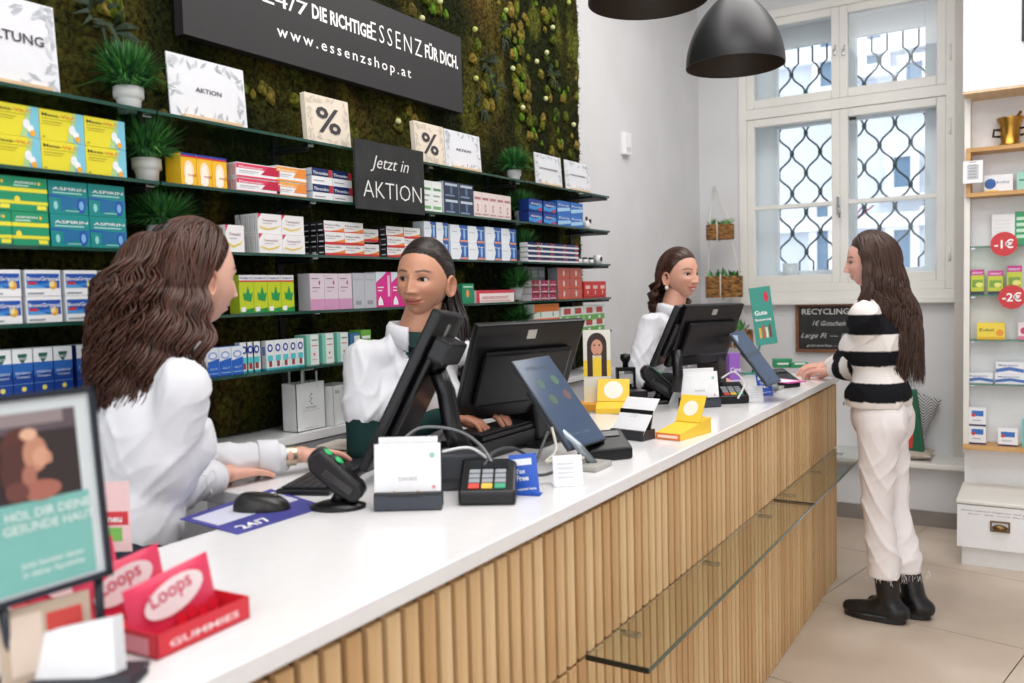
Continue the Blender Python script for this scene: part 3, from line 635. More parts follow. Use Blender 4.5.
# -- fourth shelf
D = boxfit(3, -20, 19, 1, .05, .05)
m_b = carton(*D, WH, [('r', .03, .3, .97, .86, (36, 84, 170)), ('p', [(.03, .3), (.6, .3), (.3, .5), (.03, .55)], (90, 160, 220)), ('p', [(.2, .42), (.7, .36), (.97, .62), (.97, .7), (.6, .5)], (60, 130, 205)), ('d', .78, .42, .17, .17, (230, 170, 60)), ('d', .74, .46, .11, .11, (240, 220, 150)), ('t', .05, .6, .95, .2, 'BoxaGrippal', WH), ('r', .06, .44, .3, .54, (206, 50, 60)), ('r', .05, .08, .5, .14, (150, 156, 166))], side=(222, 226, 232))
stack(m_b, 3, -20, 134, 4, 2, 'white box with blue swirl and golden ball', 'blue swirl and golden ball boxes', dims=boxfit(3, -20, 134, 4, .05, .05))
D = boxfit(3, 239, 294, 4, .06, .04)
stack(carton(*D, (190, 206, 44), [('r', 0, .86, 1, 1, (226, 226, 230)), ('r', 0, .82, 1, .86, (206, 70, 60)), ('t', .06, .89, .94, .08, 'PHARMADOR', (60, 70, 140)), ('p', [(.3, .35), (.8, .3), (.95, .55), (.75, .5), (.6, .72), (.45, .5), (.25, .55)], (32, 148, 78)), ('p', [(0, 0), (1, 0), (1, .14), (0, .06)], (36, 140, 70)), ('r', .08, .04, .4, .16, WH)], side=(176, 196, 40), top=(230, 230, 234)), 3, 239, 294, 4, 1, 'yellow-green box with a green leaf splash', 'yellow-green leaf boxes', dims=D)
D = boxfit(3, 310, 352, 3, .062, .05)
stack(carton(*D, (222, 206, 216), [('r', 0, 0, 1, .3, (206, 150, 186)), ('r', .15, .6, .7, .63, (150, 120, 140)), ('r', .15, .5, .5, .53, (180, 160, 175)), ('d', .65, .75, .06, .06, (180, 80, 140)), ('r', .1, .85, .6, .88, (150, 130, 150))], side=(196, 190, 200)), 3, 310, 352, 3, 1, 'lilac box with a mauve foot', 'lilac boxes', dims=D)
D = boxfit(3, 353, 376, 2, .064, .05)
stack(carton(*D, (188, 190, 198), [('r', .2, .1, .7, .22, (150, 150, 160)), ('r', .1, .8, .9, .82, (160, 160, 170))]), 3, 353, 376, 2, 1, 'plain silver-grey box turned side on', 'silver-grey box sides', dims=D)
D = boxfit(3, 376, 406, 2, .066, .05)
stack(carton(*D, (216, 40, 140), [('p', [(0, 1), (0, .7), (.5, .9), (.7, 1)], (214, 224, 230)), ('r', .1, .55, .5, .58, WH), ('r', .1, .46, .4, .49, WH), ('p', [(.1, .06), (.45, .06), (.4, .2), (.25, .32), (.12, .2)], WH), ('r', .75, .3, .9, .9, (240, 190, 220))], side=(188, 190, 198)), 3, 376, 406, 2, 1, 'magenta box with white print', 'magenta boxes', dims=D)
D = boxfit(3, 462, 474, 1, .052, .05)
stack(carton(*D, (30, 132, 96), [('d', .45, .5, .2, .2, (220, 150, 90)), ('r', .1, .8, .9, .88, (180, 220, 190))]), 3, 462, 474, 1, 1, 'green box with an orange disc beside the ponytail', 'green box', dims=D)
D = boxfit(3, 476, 514, 1, .026, .05)
stack(carton(*D, (236, 222, 222), [('r', 0, .75, 1, 1, (200, 60, 76)), ('r', 0, 0, .08, 1, (200, 60, 76)), ('t', .15, .3, .85, .3, 'SENSODENT', (190, 80, 96)), ('r', .1, .1, .9, .16, (220, 150, 150))]), 3, 476, 514, 1, 1, 'long flat white and red box', 'long flat box', dims=D)
D = boxfit(3, 533, 556, 3, .0175, .05)
stack(carton(*D, (150, 44, 74), [('r', .1, .2, .9, .36, (230, 200, 210)), ('d', .5, .65, .25, .2, (220, 90, 120))], side=(214, 206, 210), top=(226, 220, 222)), 3, 531, 557, 3, 3, 'small maroon box', 'small maroon boxes', dims=boxfit(3, 531, 557, 3, .0185, .05))
D = boxfit(3, 536, 556, 3, .09, .04)
stack(carton(*D, (120, 126, 132), [('r', .1, .7, .9, .9, (160, 166, 172))]), 3, 536, 557, 3, 1, 'tall grey box standing behind the maroon ones', 'tall grey boxes', dims=(D[0], .04, .085), xoff=.06)
stack(carton(*boxfit(3, 558, 582, 2, .028, .05), (196, 96, 84), [('d', .5, .5, .3, .3, (236, 214, 206)), ('r', .1, .04, .9, .14, (220, 90, 40))], side=(110, 114, 120)), 3, 558, 582, 2, 3, 'red-grey box with a pale round emblem', 'red-grey emblem boxes', dims=boxfit(3, 558, 582, 2, .028, .05))
stack(carton(*boxfit(3, 584, 606, 3, .042, .05), (206, 44, 40), [('r', .2, .55, .8, .75, (240, 200, 190)), ('r', .1, .05, .9, .12, (160, 20, 24)), ('d', .5, .35, .12, .12, (240, 230, 220))]), 3, 584, 606, 3, 1, 'bright red box at the right shelf end', 'bright red boxes', dims=boxfit(3, 584, 606, 3, .045, .05))
# -- lowest shelf
D = boxfit(4, -10, 72, 4, .088, .05)
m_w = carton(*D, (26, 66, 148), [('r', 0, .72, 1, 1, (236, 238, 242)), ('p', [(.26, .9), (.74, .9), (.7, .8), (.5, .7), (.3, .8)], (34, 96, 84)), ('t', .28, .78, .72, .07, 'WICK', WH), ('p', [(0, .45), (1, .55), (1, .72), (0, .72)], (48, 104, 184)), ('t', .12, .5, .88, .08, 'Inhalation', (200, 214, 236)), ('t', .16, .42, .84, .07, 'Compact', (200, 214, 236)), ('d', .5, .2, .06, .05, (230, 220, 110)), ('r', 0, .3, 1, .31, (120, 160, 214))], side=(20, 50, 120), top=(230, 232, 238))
stack(m_w, 4, -34, 72, 5, 1, 'blue box with a green shield on its white top', 'blue shield boxes', dims=boxfit(4, -34, 72, 5, .088, .05))
stack(m_w, 4, 74, 96, 1, 1, 'blue shield box half hidden by the curly brown hair', 'blue shield boxes', dims=D)
D = boxfit(4, 206, 243, 3, .07, .04)
stack(carton(*D, (38, 100, 196), [('p', [(0, .5), (1, .62), (1, 1), (0, 1)], (226, 234, 242)), ('d', .5, .72, .22, .14, (150, 170, 220)), ('d', .5, .72, .14, .08, (230, 236, 246)), ('t', .2, .22, .85, .1, 'AKUT', (190, 214, 244)), ('r', .1, .08, .9, .11, (150, 190, 236))], side=(206, 212, 222)), 4, 206, 243, 3, 1, 'blue and white box with a violet oval', 'blue and white boxes with violet ovals', dims=D)
D = boxfit(4, 266, 304, 5, .07, .02)
m_f = carton(*D, (236, 238, 240), [('r', 0, 0, 1, .06, (60, 180, 190)), ('r', .15, .3, .85, .5, (90, 196, 206)), ('r', .3, .1, .7, .3, (150, 60, 60)), ('d', .5, .75, .14, .14, (34, 66, 160)), ('d', .5, .75, .075, .075, WH)], side=(216, 220, 226), sidedec=[('r', .2, .5, .8, .8, (110, 140, 200)), ('r', 0, 0, 1, .06, (60, 180, 190))])
stack(m_f, 4, 266, 304, 5, 1, 'slim white box with a blue ring and teal base', 'slim boxes with blue rings', dims=D)
v_ = 350; ya, yb = yat(243, v_), yat(262, v_)
stack(m_f, 4, 243, 262, 3, 1, 'slim white box with a blue ring, set further back', 'slim boxes with blue rings', dims=boxfit(4, 243, 262, 3, .07, .02), xoff=.01)
D = boxfit(4, 305, 352, 4, .07, .05)
stack(carton(*D, (228, 234, 230), [('r', 0, 0, .3, 1, (130, 200, 180)), ('r', .4, .62, .9, .65, (206, 90, 90)), ('d', .6, .35, .05, .05, (206, 80, 80)), ('r', .4, .8, .9, .84, (90, 130, 110)), ('r', .4, .16, .85, .18, (190, 120, 120))], side=(124, 204, 184)), 4, 305, 350, 3, 1, 'white box with a mint spine and red specks', 'mint spined boxes', dims=boxfit(4, 305, 350, 3, .07, .05))
stack(carton(*boxfit(4, 351, 361, 1, .07, .05), (50, 110, 150), [('r', .4, .1, .98, .9, (220, 232, 234)), ('r', .5, .6, .9, .66, (190, 80, 80))]), 4, 350, 361, 1, 1, 'petrol blue and white box beside the mint ones', 'petrol blue box', dims=boxfit(4, 350, 361, 1, .07, .05))
stack(carton(*boxfit(4, 361, 371, 1, .07, .05), (110, 176, 60), [('r', .1, .7, .9, .8, WH)]), 4, 361, 372, 1, 1, 'leaf green box beside the white coat sleeve', 'leaf green box', dims=boxfit(4, 361, 372, 1, .07, .05))
stack(carton(*boxfit(4, 535, 560, 2, .03, .05), (236, 240, 236), [('r', 0, .6, 1, 1, (230, 120, 50)), ('r', 0, 0, 1, .2, (60, 160, 80)), ('d', .5, .45, .15, .15, (60, 160, 80))]), 4, 535, 560, 2, 2, 'small orange and green box', 'small orange and green boxes', dims=boxfit(4, 535, 560, 2, .022, .05))
stack(carton(*boxfit(4, 562, 605, 4, .03, .05), (236, 240, 236), [('r', 0, .0, 1, .4, (110, 180, 80)), ('r', .2, .5, .8, .9, (196, 70, 60)), ('r', .4, .1, .6, .3, WH)]), 4, 562, 605, 4, 2, 'white box with red figure and green foot', 'white boxes with green feet', dims=boxfit(4, 562, 605, 4, .026, .05))
# small bottles and jars on shelves 2 and 3
for i, u in enumerate((581, 587, 593)):
    p = yat(u, 250); t = thing('pill_jar', 'small white pill jar with black lid on the third glass shelf, ' + ['leftmost', 'middle', 'rightmost'][i], 'jar', (FXB - .012, p, SZ[2]), 0, 'small white pill jars')
    MB().lathe([(0, 0), (.012, 0), (.012, .022), (0, .022)], WHITE, 14).build('jar', t); MB().lathe([(0, .022), (.0125, .022), (.0125, .031), (0, .031)], BLACK, 14).build('lid', t)
p = yat(601, 250); t = thing('cream_jar', 'white jar with a black round logo at the end of the third glass shelf', 'jar', (FXB - .02, p, SZ[2]))
MB().lathe([(0, 0), (.02, 0), (.02, .045), (0, .045)], WHITE, 20).build('body', t); MB().lathe([(0, 0), (.012, 0), (.012, .002), (0, .002)], BLACK, 16, T=frame((.0195, 0, .026), (0, 1, 0), z=(1, 0, 0))).build('logo', t)
p = yat(590, 205); t = thing('serum_bottle', 'white serum bottle with a brown hanging tag on the second glass shelf', 'bottle', (FXB - .02, p, SZ[1]))
MB().lathe([(0, 0), (.017, 0), (.018, .03), (.012, .042), (0, .044)], WHITE, 16).build('body', t); MB().tube([(0, 0, .042), (0, 0, .062)], .006, mat((70, 40, 30), .4), 10).build('dropper', t); MB().box((.012, .0, .03), (.02, .012, .05), mat((60, 36, 28), .6)).build('tag', t)

# ---------------- potted grasses
POT = mat((238, 238, 238), .4); LEAFS = [noise_mat('grass_blade_%d' % k, a, b_, 20, .55) for k, (a, b_) in enumerate((((36, 92, 44), (66, 134, 62)), ((58, 124, 54), (104, 172, 84)), ((22, 60, 34), (44, 98, 52))))]
def grass_plant(u, v_rim, zb, potw, spread, hgt, lab, x=-1.93, n=1100):
    spread *= 1.7; hgt *= 1.5
    y = W(u, v_rim, x=x).y; r = potw / 2; ph = potw * .95
    t = thing('potted_grass', lab, 'plant', (x, y, zb), 0, 'potted artificial grasses on the glass shelves')
    MB().lathe([(0, .001), (r * .72, .001), (r * .8, ph * .5), (r * .84, ph * .55), (r * .84, ph * .58), (r, ph * .62), (r, ph), (r * .9, ph), (r * .88, ph * .85), (0, ph * .85)], POT, 32).build('pot', t)
    mb = MB()
    for k in range(n):
        a = RNG.uniform(0, 2 * PI); e = abs(RNG.normal(0, .75)); e = min(e, 1.5)
        Ln = hgt * RNG.uniform(.6, 1.05) * (1 if e < .9 else .85); rr = RNG.uniform(0, r * .7)
        q0 = Vector((rr * math.cos(a), rr * math.sin(a), ph * .86)); dirh = Vector((math.cos(a), math.sin(a), 0)); sid = Vector((-math.sin(a), math.cos(a), 0)) * .0027
        k1 = spread / hgt
        q1 = q0 + dirh * Ln * .35 * math.sin(e) * k1 + Vector((0, 0, Ln * .5 * math.cos(e * .6))); q2 = q0 + dirh * Ln * math.sin(e) * k1 + Vector((0, 0, Ln * max(-.1, math.cos(e * 1.05)))) + Vector((RNG.normal(0, .006), RNG.normal(0, .006), 0))
        tw = Vector((RNG.normal(0, .5), RNG.normal(0, .5), RNG.normal(0, .3))) * .002
        mb.add([q0 - sid, q0 + sid, q1 + sid + tw, q1 - sid - tw, q2], [(0, 1, 2, 3), (3, 2, 4)], LEAFS[RNG.integers(3)])
    mb.build('foliage', t, kind='stuff')
for (u, v, si, pw, sp, h, lab) in (
    (128, 82, 0, .072, .075, .085, 'potted grass in a white pot beside the leaf-framed left card on the top shelf'),
    (146, 152, 1, .072, .08, .085, 'potted grass in a white pot between yellow boxes on the second shelf'),
    (161, 222, 2, .072, .085, .07, 'potted grass on the third shelf, half hidden by the assistant\'s curly hair'),
    (160, 300, 3, .072, .08, .07, 'potted grass on the fourth shelf, hidden behind the curly brown hair'),
    (514, 168, 0, .062, .07, .075, 'potted grass in a white pot right of the percent card on the top shelf'),
    (521, 208, 1, .062, .07, .07, 'potted grass in a white pot beside the deep blue boxes on the second shelf'),
    (522, 245, 2, .062, .07, .07, 'potted grass in a white pot beside the tiny navy boxes on the third shelf'),
    (517, 292, 3, .062, .08, .07, 'potted grass in a white pot beside the maroon boxes on the fourth shelf'),
    (518, 336, 4, .062, .08, .07, 'potted grass behind the till screen on the lowest shelf')):
    grass_plant(u, v, SZ[si], pw, sp, h, lab)

# ---------------- cards on the top shelf
LEAFP = mat((196, 200, 206), .6); LEAFP2 = mat((170, 176, 184), .6); INK = mat((58, 54, 60), .5)
def sign_card(u0, u1, h, lines, lab, wood=False, lean=.06, x=-1.87, foot=True, ref=100, cat='sign', rot=0):
    a, b_ = W(u0, ref, x=x).y, W(u1, ref, x=x).y; w_ = b_ - a
    t = thing('shelf_sign', lab, cat, (x, (a + b_) / 2, SZ[0]), rot)
    L = Matrix.Translation((0, 0, .008)) @ Matrix.Rotation(-lean, 4, 'Y')
    th = .018 if wood else .004
    MB().box((-th, -w_ / 2, 0), (0, w_ / 2, h), mat((228, 216, 198), .6) if wood else mat((222, 224, 229), .4), T=L).build('board', t)
    pr_ = MB(); T = L @ frame((.0006, -w_ / 2, 0), (0, 1, 0), z=(1, 0, 0))
    r = np.random.default_rng(int(u0) + 100)
    for k in range(46 if w_ > .06 else 26):       # pale leaf print round the rim
        ed = r.integers(4); s = r.uniform(.04, .96)
        cx, cy = {0: (s * w_, h * r.uniform(.04, .14)), 1: (s * w_, h * r.uniform(.85, .95)), 2: (w_ * r.uniform(.03, .12), s * h), 3: (w_ * r.uniform(.88, .97), s * h)}[int(ed)]
        an = r.uniform(0, PI); l_ = .09 * h; wd = .028 * h; c_, s__ = math.cos(an), math.sin(an)
        pts = [(cx + c_ * l_, cy + s__ * l_), (cx - s__ * wd, cy + c_ * wd), (cx - c_ * l_, cy - s__ * l_), (cx + s__ * wd, cy - c_ * wd)]
        pts = [(min(max(p, .002), w_ - .002), min(max(q, .002), h - .002)) for p, q in pts]
        pr_.add([(p, q, .0002 + .00001 * k) for p, q in pts], [(0, 1, 2, 3)], (LEAFP if k % 2 else LEAFP2) if not wood else mat((206, 194, 178), .6), False, T)
    for (s, size, yy_, wd_) in lines:
        pr_.text(s, size, INK, T @ Matrix.Translation((w_ / 2, yy_ * h, .0012)), .015, 'CENTER', width=wd_ * w_ if wd_ else None)
    pr_.build('print', t)
    if foot: MB().box((-.012, -w_ * .38, 0), (.016, w_ * .38, .014), LOAK, bevel=.002).build('foot', t)
sign_card(-40, 58, .19, [('HALTUNG', .03, .5, .72)], 'leaf-framed white card reading HALTUNG, cut by the left photo edge', ref=50)
sign_card(170, 246, .16, [('AKTION', .017, .45, .34)], 'leaf-framed white card reading AKTION, beside the left percent card', ref=90)
sign_card(307, 350, .145, [('%', .108, .24, .56)], 'left pale wooden percent card above the chalkboard', wood=True, foot=False, ref=115)
sign_card(416, 445, .142, [('%', .105, .24, .56)], 'right pale wooden percent card touching a small AKTION card', wood=True, foot=False, ref=140)
sign_card(446, 481, .14, [('AKTION', .014, .48, .42)], 'small leaf-framed AKTION card touching the right percent card', ref=145)
sign_card(536, 562, .136, [('SCHWANGER', .012, .5, .7)], 'leaf-framed card right of the potted grass, left of the last card', ref=165)
sign_card(566, 590, .136, [('NASCHEN', .012, .5, .6)], 'leaf-framed card at the right end of the top shelf', ref=170)
# chalkboard hung from the top shelf
a, b_ = W(356, 178, x=-1.8).y, W(424, 178, x=-1.8).y; z0, z1 = W(356, 208, x=-1.8).z, W(356, 138, x=-1.8).z
CHALK = mat((228, 228, 226), .9); SLATE = noise_mat('slate', (34, 35, 36), (46, 47, 48), 12, .8)
t = thing('chalkboard', 'hanging black chalkboard lettered Jetzt in AKTION', 'chalkboard', (-1.8, (a + b_) / 2, z0))
MB().box((-.008, -(b_ - a) / 2, 0), (0, (b_ - a) / 2, z1 - z0), SLATE).build('board', t)
q = MB(); T = frame((.0006, -(b_ - a) / 2, 0), (0, 1, 0), z=(1, 0, 0)); hh = z1 - z0; ww = b_ - a
q.text('Jetzt in', hh * .27, CHALK, T @ Matrix.Translation((ww * .2, hh * .62, 0)), -.004, width=ww * .56, shear=.35); q.build('lettering', t); q = MB(); q.text('AKTION', hh * .36, CHALK, T @ Matrix.Translation((ww * .09, hh * .18, 0)), -.012, width=ww * .86)
q.build('lettering', t)
for s in (-.4, .4): MB().tube([(-.004, s * ww, hh), (-.004, s * ww, SZ[0] - z0 - .005)], .001, STEEL, 5).build('cord', t)
# big black sign
a, b_ = W(183, 20, x=-1.96).y, W(462, 80, x=-1.96).y; z0, z1 = W(462, 113, x=-1.96).z, W(462, 38, x=-1.96).z
t = thing('shop_sign', 'large charcoal sign lettered in white on the moss wall', 'sign', (-1.96, a, z0))
MB().box((-.035, 0, 0), (0, b_ - a, z1 - z0), mat((36, 33, 36), .6)).build('board', t)
T = frame((.0008, 0, 0), (0, 1, 0), z=(1, 0, 0)); Wt = mat((246, 246, 246), .5); X0 = -1.96
def sline(s, u0, v0, u1, v1, hpx, bold, kern=1.0):
    p, r = W(u0, v0, x=X0), W(u1, v1, x=X0)
    p1 = W(u0, v0 - hpx, x=X0); q = MB()
    q.text(s, (p1.z - p.z) / .72, Wt, T @ Matrix.Translation((p.y - a, (p.z + r.z) / 2 - z0, 0)), bold, width=r.y - p.y, space=kern); q.build('lettering', t)
sline('24/7', 262, 3, 308, 15, 15, .004); sline('DIE RICHTIGE', 312, 17, 371, 39, 14, .03); sline('ESSENZ', 371, 41, 422, 56, 19, -.008, 1.3); sline('FÜR DICH.', 425, 57, 458, 69, 13, .03)
sline('www.essenzshop.at', 277, 36, 411, 78, 12, .008, 1.35)

# ================================================================ PAPER BAGS ON THE BACK LEDGE
PAPER = noise_mat('paper_bag', (226, 226, 226), (236, 236, 236), 8, .8)
def bag(name, lab, u, v, x, w_, d_, h_, rotz, handle=True, deco=None):
    p = W(u, v, x=x); t = thing(name, lab, 'bag', (x, p.y, 1.0955), rotz)
    q = MB(); q.box((-d_, -w_ / 2, 0), (-d_ + .002, w_ / 2, h_), PAPER); q.box((-.002, -w_ / 2, 0), (0, w_ / 2, h_), PAPER)
    q.box((-d_, -w_ / 2, 0), (0, -w_ / 2 + .002, h_), PAPER); q.box((-d_, w_ / 2 - .002, 0), (0, w_ / 2, h_), PAPER); q.box((-d_, -w_ / 2, 0), (0, w_ / 2, .002), PAPER)
    q.build('bag', t)
    if handle:
        for xx in (-.003, -d_ + .003):
            MB().tube([(xx, -.03, h_ - .02), (xx, -.03, h_ + .04), (xx, .03, h_ + .04), (xx, .03, h_ - .02)], .004, mat((216, 216, 216), .8), 4).build('handle', t)
    if deco: 
        q = MB(); deco(q, frame((.0008, -w_ / 2, 0), (0, 1, 0), z=(1, 0, 0)), w_, h_); q.build('print', t)
    return t
def d1(q, T, w_, h_):
    g = mat((120, 124, 122), .8); 
    for k in range(5): q.add([(w_ * .5 + .008 * (-1) ** k, h_ * (.55 + .05 * k), 0), (w_ * .5, h_ * (.58 + .05 * k), 0), (w_ * .5 - .002, h_ * (.54 + .05 * k), 0)], [(0, 1, 2)], g, False, T)
    q.text('APOTHEKE', .009, g, T @ Matrix.Translation((w_ * .5, h_ * .46, 0)), 0, 'CENTER'); q.box((w_ * .2, h_ * .42, 0), (w_ * .8, h_ * .424, .0003), g, T=T); q.box((w_ * .25, h_ * .06, 0), (w_ * .75, h_ * .065, .0003), g, T=T)
def d2(q, T, w_, h_):
    q.tube([T @ Vector((w_ * .45, h_ * .42, .002)), T @ Vector((w_ * .7, h_ * .42, .002)), T @ Vector((w_ * .95, h_ * .56, .002))], .006, mat((24, 140, 84), .6), 6); q.text('bio', .02, mat((120, 124, 140), .8), T @ Matrix.Translation((w_ * .1, h_ * .8, 0)))
bag('paper_bag', 'upright white paper bag with handles below the lowest shelf', 312, 430, -1.885, .12, .06, .145, 0, True, d1)
bag('paper_bag', 'white paper bag with a green mark beside the dark green sleeve', 344, 430, -1.885, .12, .07, .125, .25, False, d2)
t = thing('paper_stack', 'beige paper stack with black edge lying by the paper bags', 'papers', (-1.70, 1.86, TOP), .2)
q = MB(); q.box((-.09, -.06, 0), (.09, .06, .018), mat((214, 200, 184), .7)); q.box((-.09, -.062, .018), (.09, .06, .022), BLACK); q.box((-.09, -.06, .022), (.09, .06, .03), mat((222, 210, 196), .7)); q.build('sheets', t)

# ================================================================ PENDANT LAMPS
LB = mat((30, 30, 34), .42); LI = mat((56, 46, 38), .5)
for (u, v, R_, lab) in ((735, 58, .198, 'black dome pendant lamp hanging nearest the window'), (648, -6, .198, 'black dome pendant lamp cut by the top photo edge')):
    Zd = 855 * 2 * R_ / (97 if u > 700 else 120); c = M3 @ np.array([(u - CX) / FPX, -(v - CY) / FPX, -1]) * Zd + np.array([0, 0, EYE])
    z0 = 2.395 if u > 700 else 2.445
    t = thing('pendant_lamp', lab, 'lamp', (c[0], c[1], z0), 0, 'black pendant lamps')
    pf = [(R_ * math.sin(PI / 2 * k / 16) ** .9 if k else .0, 0) for k in range(17)]
    prof = []
    for k in range(21):
        a = k / 20; prof.append((R_ * math.cos(a * PI / 2) ** .62 if a < 1 else .035, a * .30))
    prof = [(max(r, .035), z) for r, z in prof]
    sh = MB().lathe(prof, LB, 48); sh.lathe([(max(r - .004, .03), z + .0) for r, z in prof], LI, 48); sh.lathe([(R_ - .004, 0), (R_, 0)], LB, 48)
    sh.build('shade', t)
    MB().lathe([(0, .292), (.04, .292), (.036, .33), (.012, .36), (.01, .37), (0, .37)], LB, 20).build('cap', t)
    MB().tube([(0, 0, .36), (0, 0, 3.799 - z0)], .004, BLACK, 6).build('cable', t)
    b = MB(); b.ell((0, 0, .16), (.03, .03, .04), emit_mat('bulb', (255, 226, 180), 3), 16); b.build('bulb', t)

# ================================================================ THERMOSTAT, HANGING BASKETS, WALL CHALKBOARD
p = W(629, 155, x=XW + .03); t = thing('thermostat', 'small white sensor box on the plain white wall', 'sensor', (XW, p.y, p.z))
MB().box((0, -.045, 0), (.03, .045, .13), WHITE, bevel=.006).build('case', t); MB().box((.0302, -.03, .02), (.032, .03, .045), mat((206, 206, 208), .4)).build('cover', t)
WICK = noise_mat('wicker', (66, 40, 20), (192, 142, 82), 34, .8, .6, 160, stretch=(1, 1, 3)); ROPE = mat((226, 220, 208), .9)
JUTE = noise_mat('jute', (92, 60, 30), (176, 124, 66), 40, .85)
def basket(u, v, w_, d_, h_, lab, leafy):
    p = W(u, v, y=5.75); t = thing('wicker_basket', lab, 'basket', (p.x, 5.75, p.z - h_ / 2), .35)
    q = MB()
    q.box((-w_ / 2 + .01, -d_ / 2 + .01, 0), (w_ / 2 - .01, d_ / 2 - .01, h_ * .8), mat((60, 40, 24), .9))
    nl = int(h_ / .014)
    for k in range(nl):
        z = .007 + k * .0142; pts = []
        per = [(-w_ / 2, -d_ / 2), (w_ / 2, -d_ / 2), (w_ / 2, d_ / 2), (-w_ / 2, d_ / 2)]
        for i in range(4):
            a, b_ = per[i], per[(i + 1) % 4]; m = 14
            for j in range(m):
                f_ = j / m; off = .004 * math.sin(PI * (j + k) )if False else .003 * (-1) ** (j + k); nx_, ny_ = (b_[1] - a[1]), -(b_[0] - a[0]); ln = math.hypot(nx_, ny_)
                pts.append((a[0] + (b_[0] - a[0]) * f_ + nx_ / ln * off, a[1] + (b_[1] - a[1]) * f_ + ny_ / ln * off, z + .002 * math.sin(j * 1.7 + k)))
        pts.append(pts[0]); q.tube(pts, .0085, WICK if k % 2 else JUTE, 6)
    q.build('weave', t, kind='stuff')
    for k in range(34):
        m_ = MB(); x0 = RNG.uniform(-w_ / 2, w_ / 2) * .8; y0 = RNG.uniform(-d_ / 2, d_ / 2) * .7; L_ = RNG.uniform(.04, .10 if leafy else .07)
        e = Vector((x0 + RNG.normal(0, .03), y0 + RNG.normal(0, .02), h_ * .8 + L_)); s0 = Vector((x0, y0, h_ * .75)); mid = (s0 + e) / 2 + Vector((0, 0, .01)); sd = Vector((RNG.normal(), RNG.normal(), 0)).normalized() * (.011 if leafy else .007)
        m_.add([s0, mid - sd, e, mid + sd, mid + Vector((0, 0, .004))], [(0, 1, 4), (1, 2, 4), (2, 3, 4), (3, 0, 4)], LEAFS[k % 3]); m_.build('leaf', t)
    return t, p
t1, p1 = basket(720, 232, .165, .10, .10, 'small hanging wicker basket, the upper one beside the window', False)
t2, p2 = basket(724, 287, .225, .13, .14, 'larger hanging wicker basket with leafy plant, below the small one', True)
t3, p3 = basket(736, 338, .2, .13, .12, 'lowest hanging wicker basket, half hidden behind the till screen', True)
top = W(714, 186, y=YF - .02)
o = MB()
for s in (-1, 1):
    o.tube([top, p1 + Vector((s * .08, 0, .05)), p1 + Vector((s * .08, 0, -.06)), p2 + Vector((s * .11, 0, .07)), p2 + Vector((s * .11, 0, -.08)), p3 + Vector((s * .1, 0, -.06))], .0035, ROPE, 5)
for P_, hh_, dd in ((p1, .05, .052), (p2, .07, .068), (p3, .06, .068)): o.tube([P_ + Vector((0, -dd - .01, hh_ + .02)), P_ + Vector((.0, -dd - .01, -hh_ - .01)), P_ + Vector((0, 0, -hh_ - .012))], .004, ROPE, 5)
tag(o.build('hanging_rope'), 'pale rope carrying the wicker baskets beside the window', 'rope')
# recycling chalkboard under the window
a, b_ = W(796, 352, y=YF - .02), W(858, 303, y=YF - .02)
t = thing('recycling_board', 'brown framed chalkboard lettered RECYCLING below the window', 'chalkboard', ((a.x + b_.x) / 2, YF, a.z))
w_ = b_.x - a.x; h_ = b_.z - a.z; WOODF = wood_mat('walnut_frame', (110, 70, 44), (136, 90, 58), 'X')
f = MB(); rect_frame(f, -w_ / 2, w_ / 2, 0, h_, -.03, 0, .02, WOODF, bev=.002); f.build('frame', t); MB().box((-w_ / 2 + .015, -.02, .015), (w_ / 2 - .015, -.004, h_ - .015), SLATE).build('board', t)
q = MB(); T = frame((-w_ / 2 + .02, -.0206, 0), (1, 0, 0), z=(0, -1, 0)); ww = w_ - .04
q.text('RECYCLING', .055, CHALK, T @ Matrix.Translation((ww * .06, h_ * .78, 0)), 0, width=ww * .84); q.text('1€ Gutschein', .045, CHALK, T @ Matrix.Translation((ww * .25, h_ * .55, 0)), -.01, width=ww * .6, shear=.4); q.text('Large Fl. — 10', .045, CHALK, T @ Matrix.Translation((ww * .04, h_ * .30, 0)), -.01, width=ww * .85, shear=.4)
q.text('gebrauchte — ab', .022, CHALK, T @ Matrix.Translation((ww * .14, h_ * .12, 0)), -.01, width=ww * .7, shear=.3); q.build('lettering', t)

# ================================================================ BENCH CUSHIONS
bc = W(918, 447, z=BZ); BEIGE = noise_mat('beige_linen', (176, 164, 150), (190, 178, 164), 30, .9, .2, 200)
def pillow(name, lab, c, sx, sy, sz, m, T=None, n=24, stripes=None):
    t = thing(name, lab, 'cushion', c, 0); vs = []; fs = []
    for sgn in (1, -1):
        b0 = len(vs)
        for i in range(n + 1):
            for j in range(n + 1):
                u_, v_ = i / n * 2 - 1, j / n * 2 - 1; e = (1 - abs(u_) ** 3.2) * (1 - abs(v_) ** 3.2)
                pn = 1 - .05 * (1 - abs(u_)) * 0; vs.append((u_ * sx / 2 * (1 - .04 * (1 - v_ * v_)), v_ * sy / 2 * (1 - .04 * (1 - u_ * u_)), sgn * sz / 2 * e ** .5))
        for i in range(n):
            for j in range(n):
                f_ = (b0 + i * (n + 1) + j, b0 + (i + 1) * (n + 1) + j, b0 + (i + 1) * (n + 1) + j + 1, b0 + i * (n + 1) + j + 1); fs.append(f_ if sgn > 0 else f_[::-1])
    q = MB(); q.add(vs, fs, m, True, T); q.build('cover', t); return t
pillow('seat_cushion', 'flat beige linen cushion lying on the window bench', (bc.x - .08, 5.83, BZ + .03), .42, .26, .06, BEIGE)
